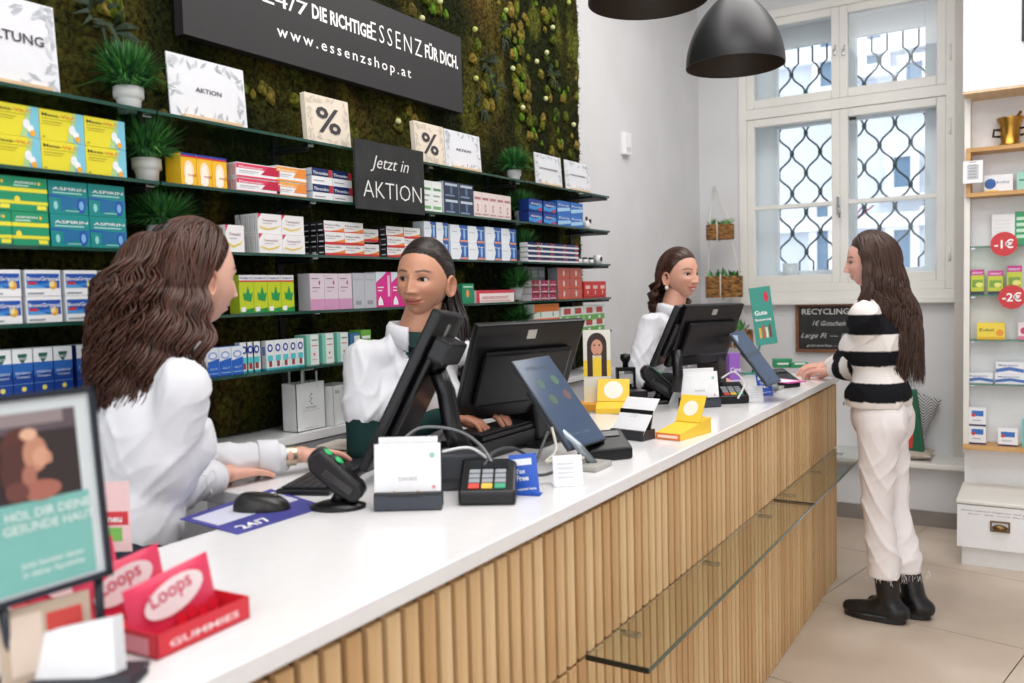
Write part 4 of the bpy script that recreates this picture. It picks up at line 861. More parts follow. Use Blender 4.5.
def zig_mat():
    m = bpy.data.materials.new('black_white_weave'); m.use_nodes = True; nt = m.node_tree; b = nt.nodes['Principled BSDF']; b.inputs['Roughness'].default_value = .9
    tc = nt.nodes.new('ShaderNodeTexCoord'); sp = nt.nodes.new('ShaderNodeSeparateXYZ'); nt.links.new(tc.outputs['Object'], sp.inputs[0])
    ab = nt.nodes.new('ShaderNodeMath'); ab.operation = 'PINGPONG'; ab.inputs[1].default_value = .04; nt.links.new(sp.outputs['X'], ab.inputs[0])
    ad = nt.nodes.new('ShaderNodeMath'); ad.operation = 'ADD'; nt.links.new(ab.outputs[0], ad.inputs[0]); nt.links.new(sp.outputs['Z'], ad.inputs[1])
    md = nt.nodes.new('ShaderNodeMath'); md.operation = 'PINGPONG'; md.inputs[1].default_value = .009; nt.links.new(ad.outputs[0], md.inputs[0])
    gt = nt.nodes.new('ShaderNodeMath'); gt.operation = 'GREATER_THAN'; gt.inputs[1].default_value = .0045; nt.links.new(md.outputs[0], gt.inputs[0])
    mx = nt.nodes.new('ShaderNodeMix'); mx.data_type = 'RGBA'; mx.inputs['A'].default_value = (.03, .03, .03, 1); mx.inputs['B'].default_value = (.7, .7, .68, 1)
    nt.links.new(gt.outputs[0], mx.inputs['Factor']); nt.links.new(mx.outputs['Result'], b.inputs['Base Color']); return m
pc = W(912, 412, y=5.93)
pillow('zigzag_cushion', 'black and white zigzag cushion leaning on the wall over the bench', (pc.x - .05, 5.93, pc.z - .02), .34, .34, .1, zig_mat(), Matrix.Rotation(.35, 4, 'Y') @ Matrix.Rotation(PI / 2 - .15, 4, 'X'))
gc = W(912, 408, y=5.84)
gbag = thing('green_bag', 'dark green shopping bag with red and white print on the window bench', 'bag', (gc.x - .05, 5.8, BZ))
q = MB(); q.box((-.13, -.05, 0), (.13, .05, .42), mat((16, 96, 66), .5), bevel=.01, T=Matrix.Rotation(-.12, 4, 'Y')); q.build('body', gbag)
q = MB(); T = Matrix.Rotation(-.12, 4, 'Y') @ frame((-.13, -.0512, 0), (1, 0, 0), z=(0, -1, 0)); q.text('MUT.', .06, Wt, T @ Matrix.Translation((.05, .3, 0)), .02); q.add([(.12, .1, 0), (.2, .06, 0), (.22, .16, 0), (.15, .19, 0)], [(0, 1, 2, 3)], mat((206, 60, 50), .5), False, T); q.build('print', gbag)

# ================================================================ RIGHT-HAND SHELF UNIT
Y5 = 5.1; YB = 5.42
LX = W(964, 250, y=YB - .12).x; YS = YB - .12
un = thing('wall_unit', 'white built-in shelf unit at the right photo edge', 'shelf unit', (LX, YS, 0))
MB().box((LX, YB, .34), (LX + 1.3, YB + .03, 3.7), WHITE).build('back_panel', un, world=True)
MB().box((LX, YS, W(962, 452, y=YS).z), (LX + .028, YB, W(965, 92, y=YS).z), TRIM).build('side_panel', un, world=True)
struct('trim_5', MB().box((LX, YB + .03, 0), (3.1, YF, 3.8), WALLW), label='white pier behind the right shelf unit')
hz_ = W(965, 92, y=YS - .12).z
MB().box((W(963, 92, y=YS - .12).x, YS - .12, hz_), (LX + 1.3, YB, 3.8), mat((222, 223, 225), .5)).build('upper_panel', un, world=True)
MB().box((W(963, 92, y=YS - .12).x, YS - .12, hz_ - .012), (LX + 1.3, YB, hz_ - .001), LOAK).build('panel_underside', un, world=True)
def lev(u, v, y=YS): return W(u, v, y=y).z
zc1, zc0 = lev(980, 148), lev(980, 197)
oak = MB(); cx0 = W(966, 170, y=YS - .03).x
oak.box((cx0, YS - .03, zc1 - .022), (LX + 1.2, YB, zc1), OAKH, bevel=.002); oak.box((cx0, YS - .03, zc0), (LX + 1.2, YB, zc0 + .022), OAKH, bevel=.002); oak.box((cx0, YS - .03, zc0 + .02), (cx0 + .022, YB, zc1 - .02), OAKH, bevel=.002)
tag(oak.build('oak_cube_shelf'), 'honey oak box shelf under the brass mortar in the white unit', 'shelf')
gl = []
for i, v in enumerate((246, 295, 340, 384)):
    z = lev(985, v); gl.append(z); t = thing('glass_shelf', 'short glass shelf in the white unit, ' + ['highest', 'second from the top', 'third from the top', 'lowest'][i], 'shelf', (LX + .03, YS, z))
    q = MB().box((0, .004, -.007), (1.2, .12, 0), SHELFG); q.box((0, 0, -.007), (1.2, .004, 0), mat((56, 120, 104), .2)); q.build('pane', t)
    for xx in (.004, .6): MB().box((xx, .01, -.016), (xx + .02, .03, -.0075), STEEL).build('clip', t)
zo = lev(985, 445); o = MB().box((LX, YS - .05, zo - .022), (LX + 1.25, YB, zo), OAKH, bevel=.003).build('oak_shelf'); tag(o, 'honey oak board shelf carrying white and blue boxes above the drawer', 'shelf')
# drawer unit
dx0 = W(957, 520, y=4.98).x; dz1 = W(957, 503, y=4.98).z; dz0 = W(958, 546, y=4.98).z
du = thing('drawer_unit', 'low white drawer unit with a brass cup handle on the floor', 'drawer', (dx0, 4.98, 0))
MB().box((dx0 + .02, 5.02, 0), (dx0 + 1.2, YB + .02, dz0), mat((232, 232, 232), .5)).build('plinth', du, world=True)
MB().box((dx0, 5.0, dz0), (dx0 + 1.25, YB + .02, dz1), WHITE).build('body', du, world=True)
MB().box((dx0 - .004, 4.975, dz1 + .001), (dx0 + 1.26, YB + .02, dz1 + .022), TRIM, bevel=.006).build('top', du, world=True)
dr = MB().box((dx0, 4.98, dz0), (dx0 + .62, 5.0, dz1 - .004), WHITE, bevel=.002).build('drawer', du, world=True)
hc = W(1000, 527, y=4.975); BRASS = mat((120, 94, 58), .35, .9)
h = MB(); rect_frame(h, hc.x - .045, hc.x + .045, hc.z - .028, hc.z + .028, 4.972, 4.98, .008, BRASS, bev=.002); h.lathe([(0, 0), (.036, 0), (.034, .014), (.024, .022), (0, .024)], BRASS, 20, T=Matrix.Translation((hc.x, 4.98, hc.z - .008)) @ Matrix.Rotation(PI / 2, 4, 'X') @ Matrix.Diagonal((1, .5, 1, 1)))
h.v = [tuple(Vector(v) - Vector((dx0, 4.98, 0))) for v in h.v]; h.build('cup_handle', dr)
q = MB(); T = frame((dx0, 4.9795, 0), (1, 0, 0), z=(0, -1, 0)); g = mat((96, 98, 100), .7)
q.text('Gesundheit beginnt mit guter Beratung und Zeit', .012, g, T @ Matrix.Translation((.02, dz1 - .035, 0)), 0, width=.56, shear=.3); q.text('fuer Sie und Ihre Familie', .01, g, T @ Matrix.Translation((.05, dz1 - .052, 0)), 0, width=.38, shear=.3)
q.v = [tuple(Vector(v) - Vector((dx0, 4.98, 0))) for v in q.v]; q.build('script_line', dr)
# mortar
mp = W(1010, 135, y=YS + .02); t = thing('brass_mortar', 'old brass mortar with two handles standing on the oak box shelf', 'mortar', (mp.x, YS + .05, zc1))
BR = mat((176, 132, 60), .3, 1.0)
MB().lathe([(0, 0), (.05, 0), (.052, .012), (.044, .02), (.05, .11), (.066, .145), (.066, .15), (.058, .15), (.044, .11), (.04, .02), (0, .02)], BR, 32).build('bowl', t)
for s in (-1, 1): MB().tube([(s * .045, 0, .09), (s * .075, 0, .095), (s * .08, 0, .06), (s * .047, 0, .055)], .007, mat((50, 42, 34), .4, .6), 8).build('handle', t)
MB().tube([(0, 0, .1), (.05, 0, .18)], .009, BR, 10).build('pestle', t)
def shelf_box(u0, u1, v0, z, base, dec, lab, y=YS + .035, d=.05, grp=None, side=None):
    a, b_ = W(u0, v0, y=y), W(u1, v0, y=y); w_ = b_.x - a.x; h_ = a.z - z
    me = carton(w_, d, h_, base, dec, side=side); o = bpy.data.objects.new('medicine_box', me); COL.objects.link(o)
    o.location = ((a.x + b_.x) / 2, y, z + .0008); o.rotation_euler = (0, 0, -PI / 2); return tag(o, lab, 'box', grp)
shelf_box(984, 1013, 176, zc0 + .022, (226, 228, 232), [('d', .22, .5, .3, .3, (40, 90, 160)), ('t', .45, .5, .9, .2, 'baby', (110, 120, 140)), ('r', 0, .0, .5, .12, (230, 190, 60))], 'white box with a blue disc inside the oak box shelf')
shelf_box(1017, 1040, 172, zc0 + .022, (150, 200, 186), [('r', .1, .5, .9, .6, (60, 130, 110))], 'mint box inside the oak box shelf, cut by the photo edge')
shelf_box(992, 1015, 215, gl[0], (232, 232, 234), [('r', .1, .2 + .12 * k, .8, .21 + .12 * k, (190, 196, 200)) for k in range(1, 6)], 'large white box with grey lines beside the tall green one', y=YS + .05)
shelf_box(1015, 1032, 212, gl[0], (50, 150, 96), [('r', .1, .2 + .18 * k, .9, .3 + .18 * k, (190, 226, 200)) for k in range(4)], 'tall green box behind the minus one euro disc', y=YS + .05)
for i, (u0, u1, v0) in enumerate(((971, 984, 270), (988, 1003, 271), (1007, 1022, 266))):
    shelf_box(u0, u1, v0, gl[1], (196, 206, 60), [('r', 0, .78, 1, 1, (200, 60, 150)), ('t', .1, .84, .9, .1, 'SERENY', WH), ('r', .1, .3, .9, .6, (120, 160, 60)), ('d', .65, .4, .13, .1, (226, 226, 120)), ('r', 0, 0, 1, .14, (60, 60, 70))], 'lime box with a magenta top in the white unit, ' + ['leftmost', 'middle', 'rightmost'][i], grp='lime and magenta boxes')
shelf_box(977, 1005, 323, gl[2], (240, 214, 70), [('t', .1, .5, .6, .25, 'Eukal', (60, 60, 60)), ('d', .82, .4, .2, .2, (236, 150, 50)), ('r', 0, 0, 1, .15, (230, 180, 40))], 'yellow box with an orange fruit on the third glass shelf of the unit')
shelf_box(1018, 1040, 322, gl[2], (236, 220, 226), [('d', .3, .5, .2, .2, (200, 60, 100)), ('r', 0, 0, 1, .2, (220, 120, 150))], 'pink and white box right of the yellow one, cut by the photo edge')
bs = [('p', [(0, .1), (.5, .3), (1, .1), (1, .4), (.5, .6), (0, .4)], (70, 110, 180)), ('t', .1, .65, .8, .22, 'Magnesium', (70, 90, 140))]
shelf_box(966, 993, 373, gl[3], (232, 234, 240), bs, 'flat white and blue box on the lowest glass shelf of the unit, left one')
shelf_box(995, 1026, 374, gl[3], (232, 234, 240), bs, 'flat white and blue box on the lowest glass shelf of the unit, right one')
o = shelf_box(996, 1024, 362, gl[3] + W(996, 374, y=YS + .035).z - gl[3] + .001, (232, 234, 240), bs, 'flat white and blue box lying on top of the right one in the unit', y=YS + .04); 
hb = W(996, 374, y=YS + .04).z - gl[3]
for i, (u0, u1, v0) in enumerate(((969, 986, 426), (998, 1018, 429))):
    shelf_box(u0, u1, v0, zo, (236, 238, 242), [('r', .15, .55, .85, .85, (50, 110, 190)), ('r', .0, 0, 1, .1, (60, 40, 90)), ('d', .25, .6, .1, .1, (206, 60, 60)), ('r', .2, .3, .7, .34, (150, 160, 180))], ['white box with a blue square, lower one of the stack on the oak board', 'white box with a blue square standing alone on the oak board'][i], y=YS, grp='white boxes with blue squares')
hb2 = W(969, 426, y=YS).z - zo
a, b_ = W(969, 426, y=YS), W(986, 426, y=YS)
o2 = bpy.data.objects.new('medicine_box', [x for x in bpy.data.objects if x.name.startswith('medicine_box')][-2].data); COL.objects.link(o2)
o2.location = ((a.x + b_.x) / 2, YS, zo + hb2 + .002); o2.rotation_euler = (0, 0, -PI / 2); tag(o2, 'white box with a blue square, upper one of the stack on the oak board', 'box', 'white boxes with blue squares')
shelf_box(1022, 1040, 420, zo, (120, 190, 190), [('r', .2, .4, .9, .6, WH)], 'turquoise box on the oak board, cut by the photo edge', y=YS)
# label plate and price discs
a, b_ = W(963, 184, y=YS - .05), W(983, 160, y=YS - .05)
o = MB(); o.box((a.x, YS - .055, a.z), (b_.x, YS - .045, b_.z), WHITE, bevel=.001); o.box((a.x + .02, YS - .0556, a.z + .02), (b_.x - .02, YS - .055, b_.z - .02), mat((190, 192, 196), .6))
for k in range(6): o.box((a.x + .028, YS - .0562, a.z + .03 + k * .016), (b_.x - .03, YS - .0556, a.z + .033 + k * .016), mat((110, 112, 118), .6))
tag(o.build('framed_notice'), 'small white framed notice fixed to the oak box shelf corner', 'notice')
for (u, v, s, lab) in ((1004, 244, '-1€', 'round red price disc reading minus one euro'), (1012, 297, '-2€', 'round red price disc reading minus two euro')):
    p = W(u, v, y=YS - .02); t = thing('price_disc', lab + ' on the edge of a glass shelf', 'price tag', (p.x, YS - .02, p.z))
    T = frame((0, 0, 0), (1, 0, 0), z=(0, -1, 0)); MB().lathe([(0, 0), (.064, 0), (.064, .004), (0, .004)], mat((196, 36, 44), .35), 36, T=T, smooth=False).build('disc', t)
    MB().text(s, .062, Wt, T @ Matrix.Translation((0, -.022, .0048)), .02, 'CENTER').build('price', t)
# edge of a framed panel at the very top right
p = W(1022, 2, y=YS - .125)
o = MB().box((p.x, YS - .135, p.z - .2), (p.x + .4, YS - .121, p.z + .3), BLACK, bevel=.01).build('dark_panel'); tag(o, 'black rounded panel edge at the top right of the white unit', 'panel')
# ================================================================ THINGS ON THE COUNTER
CY_ = math.atan2(.52438, .85109)              # heading of the counter displays that face the customers
FWD = Vector((-M3[0][2], -M3[1][2], -M3[2][2]))
def P(u, v, Z): return Vector(M3 @ np.array([(u - CX) / FPX, -(v - CY) / FPX, -1.0]) * Z + np.array([0, 0, EYE]))
def dep(p): return (Vector(p) - Vector((0, 0, EYE))).dot(FWD)
def on_top(name, lab, cat, u, v, rot=0.0, z=TOP, group=None):
    p = W(u, v, z=z); t = thing(name, lab, cat, (p.x, p.y, z + .0006), CY_ + rot, group); t['m'] = dep(p) / FPX; return t
def pxm(t): return t['m']
GLOSS = mat((10, 10, 12), .12, 0, .4); CHAR = mat((36, 38, 42), .45); CASE = noise_mat('black_plastic', (8, 8, 11), (14, 14, 18), 30, .32, spec=.4)
def slab(TL, TR, BL, th, m, front=None, back=None):
    """frame of a flat slab: x along its width, y up its height; BL is slid in depth until the corner is square"""
    E0 = Vector((0, 0, EYE)); xx = TR - TL; r_ = (BL - E0); k = ((TL - E0).dot(xx)) / r_.dot(xx) if abs(r_.dot(xx)) > 1e-3 else 1
    if .8 < k < 1.25: BL = E0 + r_ * k
    x = (TR - TL); wd = x.length; x.normalize(); y = TL - BL; y -= x * y.dot(x); ht = y.length
    T = frame(BL, x, y=y); return T, wd, ht
def screen(name, lab, TL, TR, BL, th=.022, seen='back', neck=None):
    base_c = W(*neck, z=TOP) if neck else BL
    t = thing(name, lab, 'monitor', (base_c.x, base_c.y, TOP + .0006), 0)
    T, w_, h_ = slab(TL, TR, BL, th, None)
    if (T.to_3x3() @ Vector((0, 0, 1))).dot(FWD) > 0: T = T @ Matrix.Translation((w_, 0, 0)) @ Matrix.Rotation(PI, 4, 'Y')
    mb = MB(); mb.box((0, 0, -th), (w_, h_, 0), CASE, bevel=.006, T=T); mb.build('housing', t, world=True)
    mb = MB(); mb.box((w_ * .1, h_ * .18, 0), (w_ * .9, h_ * .74, .02), CASE, bevel=.01, T=T); mb.build('rear_cover', t, world=True)
    MB().box((w_ * .46, h_ * .84, 0), (w_ * .54, h_ * .93, .0015), mat((190, 190, 184), .3, .6), T=T).build('emblem', t, world=True)
    MB().box((w_ * .05, h_ * .06, -th - .0012), (w_ * .95, h_ * .94, -th), mat((30, 36, 44), .08, 0, .3), T=T).build('display', t, world=True)
    return t, T, w_, h_
# ---- station two (centre): screen back, neck box, till drawer, keyboard
till = thing('cash_drawer', 'black cash drawer under the keyboard of the central till', 'cash drawer', (-1.365, 2.05, TOP + .0006))
MB().box((-.05, -.16, 0), (.08, .19, .05), CASE, bevel=.004).build('body', till); MB().box((-.056, -.15, .006), (-.05, .18, .044), CHAR, bevel=.002).build('drawer_front', till)
t, T, w_, h_ = screen('till_monitor', 'large black till screen seen from behind at the centre of the counter', P(478, 326, 2.30), P(586, 320, 2.55), P(455, 424, 2.25), neck=(533, 441))
MB().box((-.05, -.045, .0), (.05, .045, .24), CASE, bevel=.008, T=Matrix.Translation((0, 0, .005)) @ Matrix.Rotation(-.12, 4, 'Y')).build('neck', t)
MB().box((-.09, -.11, 0), (.09, .11, .012), CASE, bevel=.005).build('base', t)
def keyboard(name, lab, c, rz, w_, d_, z):
    k = thing(name, lab, 'keyboard', (c[0], c[1], z), rz); MB().box((-w_ / 2, -d_ / 2, 0), (w_ / 2, d_ / 2, .014), CASE, bevel=.004).build('body', k)
    n, m_ = 15, 5; q = MB()
    for i in range(n):
        for j in range(m_):
            x0 = -w_ / 2 + .01 + i * (w_ - .02) / n; y0 = -d_ / 2 + .01 + j * (d_ - .02) / m_
            q.box((x0 + .001, y0 + .001, .014), (x0 + (w_ - .02) / n - .001, y0 + (d_ - .02) / m_ - .001, .019), CHAR, bevel=.0012)
    q.build('keys', k, kind='stuff'); return k
keyboard('keyboard', 'black keyboard under the hands of the dark-haired assistant', (-1.35, 2.07), PI / 2, .30, .12, TOP + .0515)
# ---- monitor of station one, seen edge on
t, T, w_, h_ = screen('till_monitor', 'slim black till screen seen edge on, tilted back before the assistants', P(442, 312, 2.02), P(466, 316, 2.28), P(366, 474, 1.92), th=.026, neck=(432, 466))
MB().box((w_ * .1, h_ * .72, .0), (w_ * .8, h_ * .86, .05), CASE, bevel=.008, T=T).build('hinge_block', t, world=True)
q = MB(); q.tube([P(438, 372, 2.1), P(446, 392, 2.12), P(452, 428, 2.1), P(464, 455, 2.08)], [.022, .024, .024, .03], CASE, 12); q.build('arm', t, world=True)
MB().lathe([(0, 0), (.1, 0), (.1, .008), (.06, .016), (0, .018)], CASE, 28).build('base', t)
keyboard('keyboard', 'black keyboard before the curly-haired assistant\'s outstretched hand', (-1.53, 1.60), math.radians(112), .42, .13, TOP + .0006)
# ---- customer display tablets
def tablet(lab, TL, TR, BL, foot, arm, first):
    bp = W(*foot, z=TOP); t = thing('customer_display', lab, 'tablet', (bp.x, bp.y, TOP + .0006))
    T, w_, h_ = slab(TL, TR, BL, .01, None)
    if (T.to_3x3() @ Vector((0, 0, 1))).dot(FWD) > 0: T = T @ Matrix.Translation((w_, 0, 0)) @ Matrix.Rotation(PI, 4, 'Y')
    MB().box((0, 0, -.012), (w_, h_, 0), mat((58, 62, 70), .3), bevel=.003, T=T).build('housing', t, world=True)
    q = MB(); q.add([(.004, .004, .0006), (w_ - .004, .004, .0006), (w_ - .004, h_ - .004, .0006), (.004, h_ - .004, .0006)], [(0, 1, 2, 3)], SCR, False, T)
    Tf = T
    if first:
        for (a, b_, c) in ((.32, .70, (46, 84, 78)), (.72, .72, (50, 96, 72)), (.38, .52, (54, 84, 66)), (.78, .54, (92, 66, 70))):
            q.lathe([(0, .0004), (w_ * .085, .0004)], mat(c, .3), 16, T=T @ Matrix.Translation((w_ * a, h_ * b_, .0006)) @ Matrix.Diagonal((1, 1.2, 1, 1)))
        q.text('Willkommen', w_ * .12, mat((40, 54, 76), .3), T @ Matrix.Translation((w_ * .2, h_ * .86, .001)), 0); q.text('Vielen Dank', w_ * .1, mat((90, 108, 132), .3), T @ Matrix.Translation((w_ * .25, h_ * .12, .001)), 0)
    else:
        q.add([(w_ * .0, h_ * .52, .001), (w_, h_ * .52, .001), (w_, h_ * .6, .001), (0, h_ * .6, .001)], [(0, 1, 2, 3)], mat((62, 76, 92), .2), False, T)
        q.add([(w_ * .1, h_ * .8, .001), (w_ * .4, h_ * .92, .001), (w_ * .1, h_ * .95, .001)], [(0, 1, 2)], mat((150, 170, 190), .2), False, T)
    q.build('display', t, world=True)
    SV = mat((150, 158, 166), .3, .8)
    MB().tube(arm, .011, SV, 12).build('arm', t, world=True)
    MB().box((-.035, -.05, 0), (.035, .05, .014), mat((176, 174, 168), .4), bevel=.004).build('foot', t); return t
SCR = bpy.data.materials.new('tablet_screen'); SCR.use_nodes = True; b = SCR.node_tree.nodes['Principled BSDF']; b.inputs['Base Color'].default_value = (*lin((56, 72, 96)), 1); b.inputs['Roughness'].default_value = .12; b.inputs['Emission Color'].default_value = (*lin((90, 112, 142)), 1); b.inputs['Emission Strength'].default_value = .12
f1 = W(594, 468, z=TOP)
tablet('slanting blue-grey customer display with green dots at the central till', P(511, 361, 2.30), P(549, 355, 2.42), P(570, 450, 2.14), (592, 468), [P(530, 392, 2.32), P(552, 424, 2.26), P(578, 446, 2.2), Vector((f1.x, f1.y, TOP + .01))], True)
f2 = W(777, 389, z=TOP)
tablet('slanting dark blue customer display at the far till', P(729, 333, 3.40), P(743, 329, 3.46), P(768, 386, 3.26), (775, 389), [P(742, 352, 3.42), P(756, 368, 3.38), P(768, 380, 3.34), Vector((f2.x, f2.y, TOP + .01))], False)
# ---- station three
t, T, w_, h_ = screen('till_monitor', 'black till screen seen from behind before the smiling assistant', P(687, 306, 3.18), P(745, 304, 3.42), P(667, 368, 3.10), neck=(712, 398))
MB().box((-.05, -.04, 0), (.05, .04, .2), noise_mat('brown_plastic', (48, 42, 40), (58, 50, 48), 20, .4), bevel=.006).build('neck', t); MB().box((-.09, -.1, 0), (.09, .1, .012), CASE, bevel=.004).build('base', t)
t, T, w_, h_ = screen('till_monitor', 'slim black till screen seen edge on before the smiling assistant', P(680, 307, 3.14), P(690, 306, 3.34), P(654, 368, 3.02), neck=(672, 398))
q = MB(); q.tube([P(676, 350, 3.2), P(678, 375, 3.2), P(676, 392, 3.2)], .02, CASE, 10); q.build('arm', t, world=True); MB().box((-.06, -.06, 0), (.06, .06, .012), CASE, bevel=.004).build('base', t)
# ---- card holders
def holder(lab, u, v, wpx, hpx, rot=0, n=2, tall=1.0):
    t = on_top('card_holder', lab, 'card holder', u, v, rot); m = pxm(t); w_ = wpx * m; hb = hpx * .27 * m; hc = hpx * m
    MB().box((-w_ / 2, 0, 0), (w_ / 2, .05, hb), CHAR, bevel=.002).build('base', t)
    q = MB(); q.box((-w_ / 2, -.003, .002), (w_ / 2, 0, hb * .85), mat((50, 56, 66), .35), bevel=.001); q.box((-w_ * .28, -.004, hb * .8), (w_ * .22, .004, hb), BLACK); q.build('front_plate', t)
    for k in range(n):
        L = Matrix.Translation((0, .012 + k * .016, hb * .8)) @ Matrix.Rotation(-.18, 4, 'X')
        c = MB(); c.box((-w_ / 2 * (1 - .1 * k), 0, 0), (w_ / 2 * (1 - .1 * k) - .002, .0015, hc - hb * .8 + .012 * k), WHITE, T=L)
        if k == 0:
            T = L @ frame((-w_ / 2, -.0004, 0), (1, 0, 0), z=(0, -1, 0))
            c.text('DANKE', .012, mat((150, 156, 150), .6), T @ Matrix.Translation((w_ * .5, hc * .22, 0)), 0, 'CENTER'); c.lathe([(0, 0), (.006, 0)], mat((150, 200, 180), .6), 12, T=T @ Matrix.Translation((w_ * .86, hc * .6, .0002)))
            c.lathe([(0, 0), (.004, 0)], mat((226, 150, 150), .6), 12, T=T @ Matrix.Translation((w_ * .88, hc * .12, .0002)))
        c.build('card', t)
    for s in (-.2, .15): MB().lathe([(0, 0), (.003, 0), (.003, .004), (0, .005)], mat((200, 170, 140), .3, .8), 10, T=Matrix.Translation((s * w_, .004, hb))).build('pin', t)
    return t
holder('white card holder on a dark base at the near front of the counter', 408, 511, 68, 66)
holder('white card holder leaning beside the far card terminal', 702, 408, 40, 36, .15, 2)
# tent card behind the far holder, its side flap seen
t = on_top('tent_card', 'white folded tent card standing left of the far card holder', 'card', 682, 404, .15); MB().add([(-.055, .0, 0), (.05, .02, 0), (.045, .0, .125), (.0, .0, .125)], [(0, 1, 2, 3)], mat((214, 216, 218), .6)).build('front', t); MB().add([(-.055, .004, 0), (.05, .09, 0), (.045, .004, .125), (.0, .004, .125)], [(3, 2, 1, 0)], WHITE).build('back', t)
t = on_top('card_holder', 'dark holder with a tilted white card beside the yellow leaflets', 'card holder', 626, 440, -.75); 
MB().box((-.06, 0, 0), (.06, .07, .03), CHAR, bevel=.003).build('base', t); L = Matrix.Translation((0, .004, .02)) @ Matrix.Rotation(-.75, 4, 'X')
c = MB(); c.box((-.06, 0, 0), (.06, .002, .135), WHITE, T=L); c.text('SB', .03, mat((206, 212, 206), .7), L @ frame((-.02, -.0005, .06), (1, 0, 0), z=(0, -1, 0)), 0); c.build('card', t)
MB().box((-.06, .03, .02), (.06, .035, .1), BLACK, T=Matrix.Rotation(-.3, 4, 'X')).build('support', t)
# ---- card terminals
def terminal(lab, u, v, w_, d_, rot, keys=True, tilt=.28):
    t = on_top('card_terminal', lab, 'card terminal', u, v, rot); q = MB()
    prof = [(0, 0), (d_, 0), (d_, .05 + d_ * .18), (d_ * .85, .058 + d_ * .18), (0, .03)]
    T = frame((-w_ / 2, 0, 0), (0, 1, 0), y=(0, 0, 1)); q.prism(prof, 0, w_, CASE, T=T); o = q.build('body', t); bv = o.modifiers.new('b', 'BEVEL'); bv.width = .006; bv.segments = 2
    sl = math.atan2(.028 + d_ * .18, d_ * .85); L = Matrix.Translation((0, 0, .03)) @ Matrix.Rotation(sl, 4, 'X')
    MB().box((-w_ * .36, d_ * .62, 0), (w_ * .36, d_ * .84, .003), mat((30, 34, 38), .1), T=L).build('display', t)
    if keys:
        for i, c in enumerate(((214, 74, 60), (230, 190, 70), (60, 160, 120))):
            MB().box((-w_ * .33 + i * w_ * .23, d_ * .08, 0), (-w_ * .33 + i * w_ * .23 + w_ * .19, d_ * .2, .004), mat(c, .4), bevel=.001, T=L).build('coloured_key', t, label=['red cancel key', 'yellow correction key', 'green confirm key'][i])
        for r_ in range(3):
            for i in range(3): MB().box((-w_ * .33 + i * w_ * .23, d_ * (.23 + r_ * .13), 0), (-w_ * .33 + i * w_ * .23 + w_ * .19, d_ * (.33 + r_ * .13), .004), mat((150, 154, 160), .4), bevel=.001, T=L).build('number_key', t)
    return t
terminal('black card terminal with red, yellow and green keys beside the tax free card', 487, 506, .125, .13, -.04)
terminal('black card terminal lying below the slanting central display', 612, 461, .13, .085, .35, False)
terminal('black card terminal beside the far white card holder', 735, 404, .12, .11, .12)
terminal('black card terminal with a pink top leaflet near the far counter end', 792, 388, .11, .12, .5, False)
o = on_top('pink_leaflet', 'magenta and white leaflet lying on the farthest card terminal', 'leaflet', 797, 383, .5, z=TOP + .075); MB().box((-.05, 0, 0), (.05, .13, .004), mat((206, 80, 160), .5)).build('sheet', o)
MB().box((-.05, .02, .0041), (.03, .15, .0045), WHITE).build('print', o)
# ---- tax free cards, small white cubes
TFB = mat((38, 92, 196), .4)
def taxfree(lab, u, v, w_, h_, rot):
    t = on_top('tax_free_card', lab, 'sign', u, v, rot); L = Matrix.Translation((0, 0, w_ * .5 * math.sin(.12))) @ Matrix.Rotation(-.12, 4, 'Y') @ Matrix.Rotation(-.16, 4, 'X'); q = MB()
    q.box((-w_ / 2, 0, 0), (w_ / 2, .003, h_), TFB, T=L); q.build('card', t)
    T = L @ frame((-w_ / 2, -.0006, 0), (1, 0, 0), z=(0, -1, 0)); q = MB()
    q.box((w_ * .12, h_ * .72, 0), (w_ * .82, h_ * .88, .0004), mat((236, 240, 246), .5), bevel=.004, T=T)
    q.text('Tax', h_ * .16, Wt, T @ Matrix.Translation((w_ * .2, h_ * .52, .0002)), .02); q.text('Free', h_ * .18, Wt, T @ Matrix.Translation((w_ * .2, h_ * .34, .0002)), .03)
    q.text('accepted here', h_ * .09, Wt, T @ Matrix.Translation((w_ * .1, h_ * .1, .0002)), .02, width=w_ * .8); q.build('print', t)
    MB().box((-w_ / 2, 0, 0), (w_ / 2, .03, .002), TFB).build('foot', t)
taxfree('blue and white tax free card leaning by the nearest card terminal', 526, 496, .064, .09, -.25)
taxfree('blue and white tax free card near the far counter end', 766, 396, .06, .09, -.1)
for (lab, u, v, r) in (('small white acrylic card block before the central customer display', 569, 487, .12), ('small white acrylic card block beside the far tax free card', 756, 402, .0)):
    t = on_top('card_block', lab, 'card', u, v, r); m = 30 * pxm(t) if u < 600 else 14 * pxm(t) * 1.1
    q = MB(); q.box((-m / 2, 0, 0), (m / 2, .004, m * 1.05), WHITE, T=Matrix.Rotation(-.25, 4, 'X')); q.build('card', t); MB().box((-m / 2, .0, 0), (m / 2, .04, .004), WHITE).build('foot', t)
    q = MB(); T = Matrix.Rotation(-.25, 4, 'X') @ frame((-m / 2, -.0005, 0), (1, 0, 0), z=(0, -1, 0))
    for k in range(4): q.box((m * .15, m * (.3 + .15 * k), 0), (m * .7, m * (.33 + .15 * k), .0003), mat((200, 204, 210), .6), T=T)
    q.build('print', t)
# ---- grey power block, receipt printer
t = on_top('receipt_printer', 'small anthracite receipt printer behind the nearest card terminal', 'printer', 462, 491, .05); MB().box((-.05, 0, 0), (.05, .10, .085), mat((58, 60, 66), .5), bevel=.006).build('body', t); MB().box((-.05, -.001, .02), (.05, .0, .03), BLACK).build('slot', t)
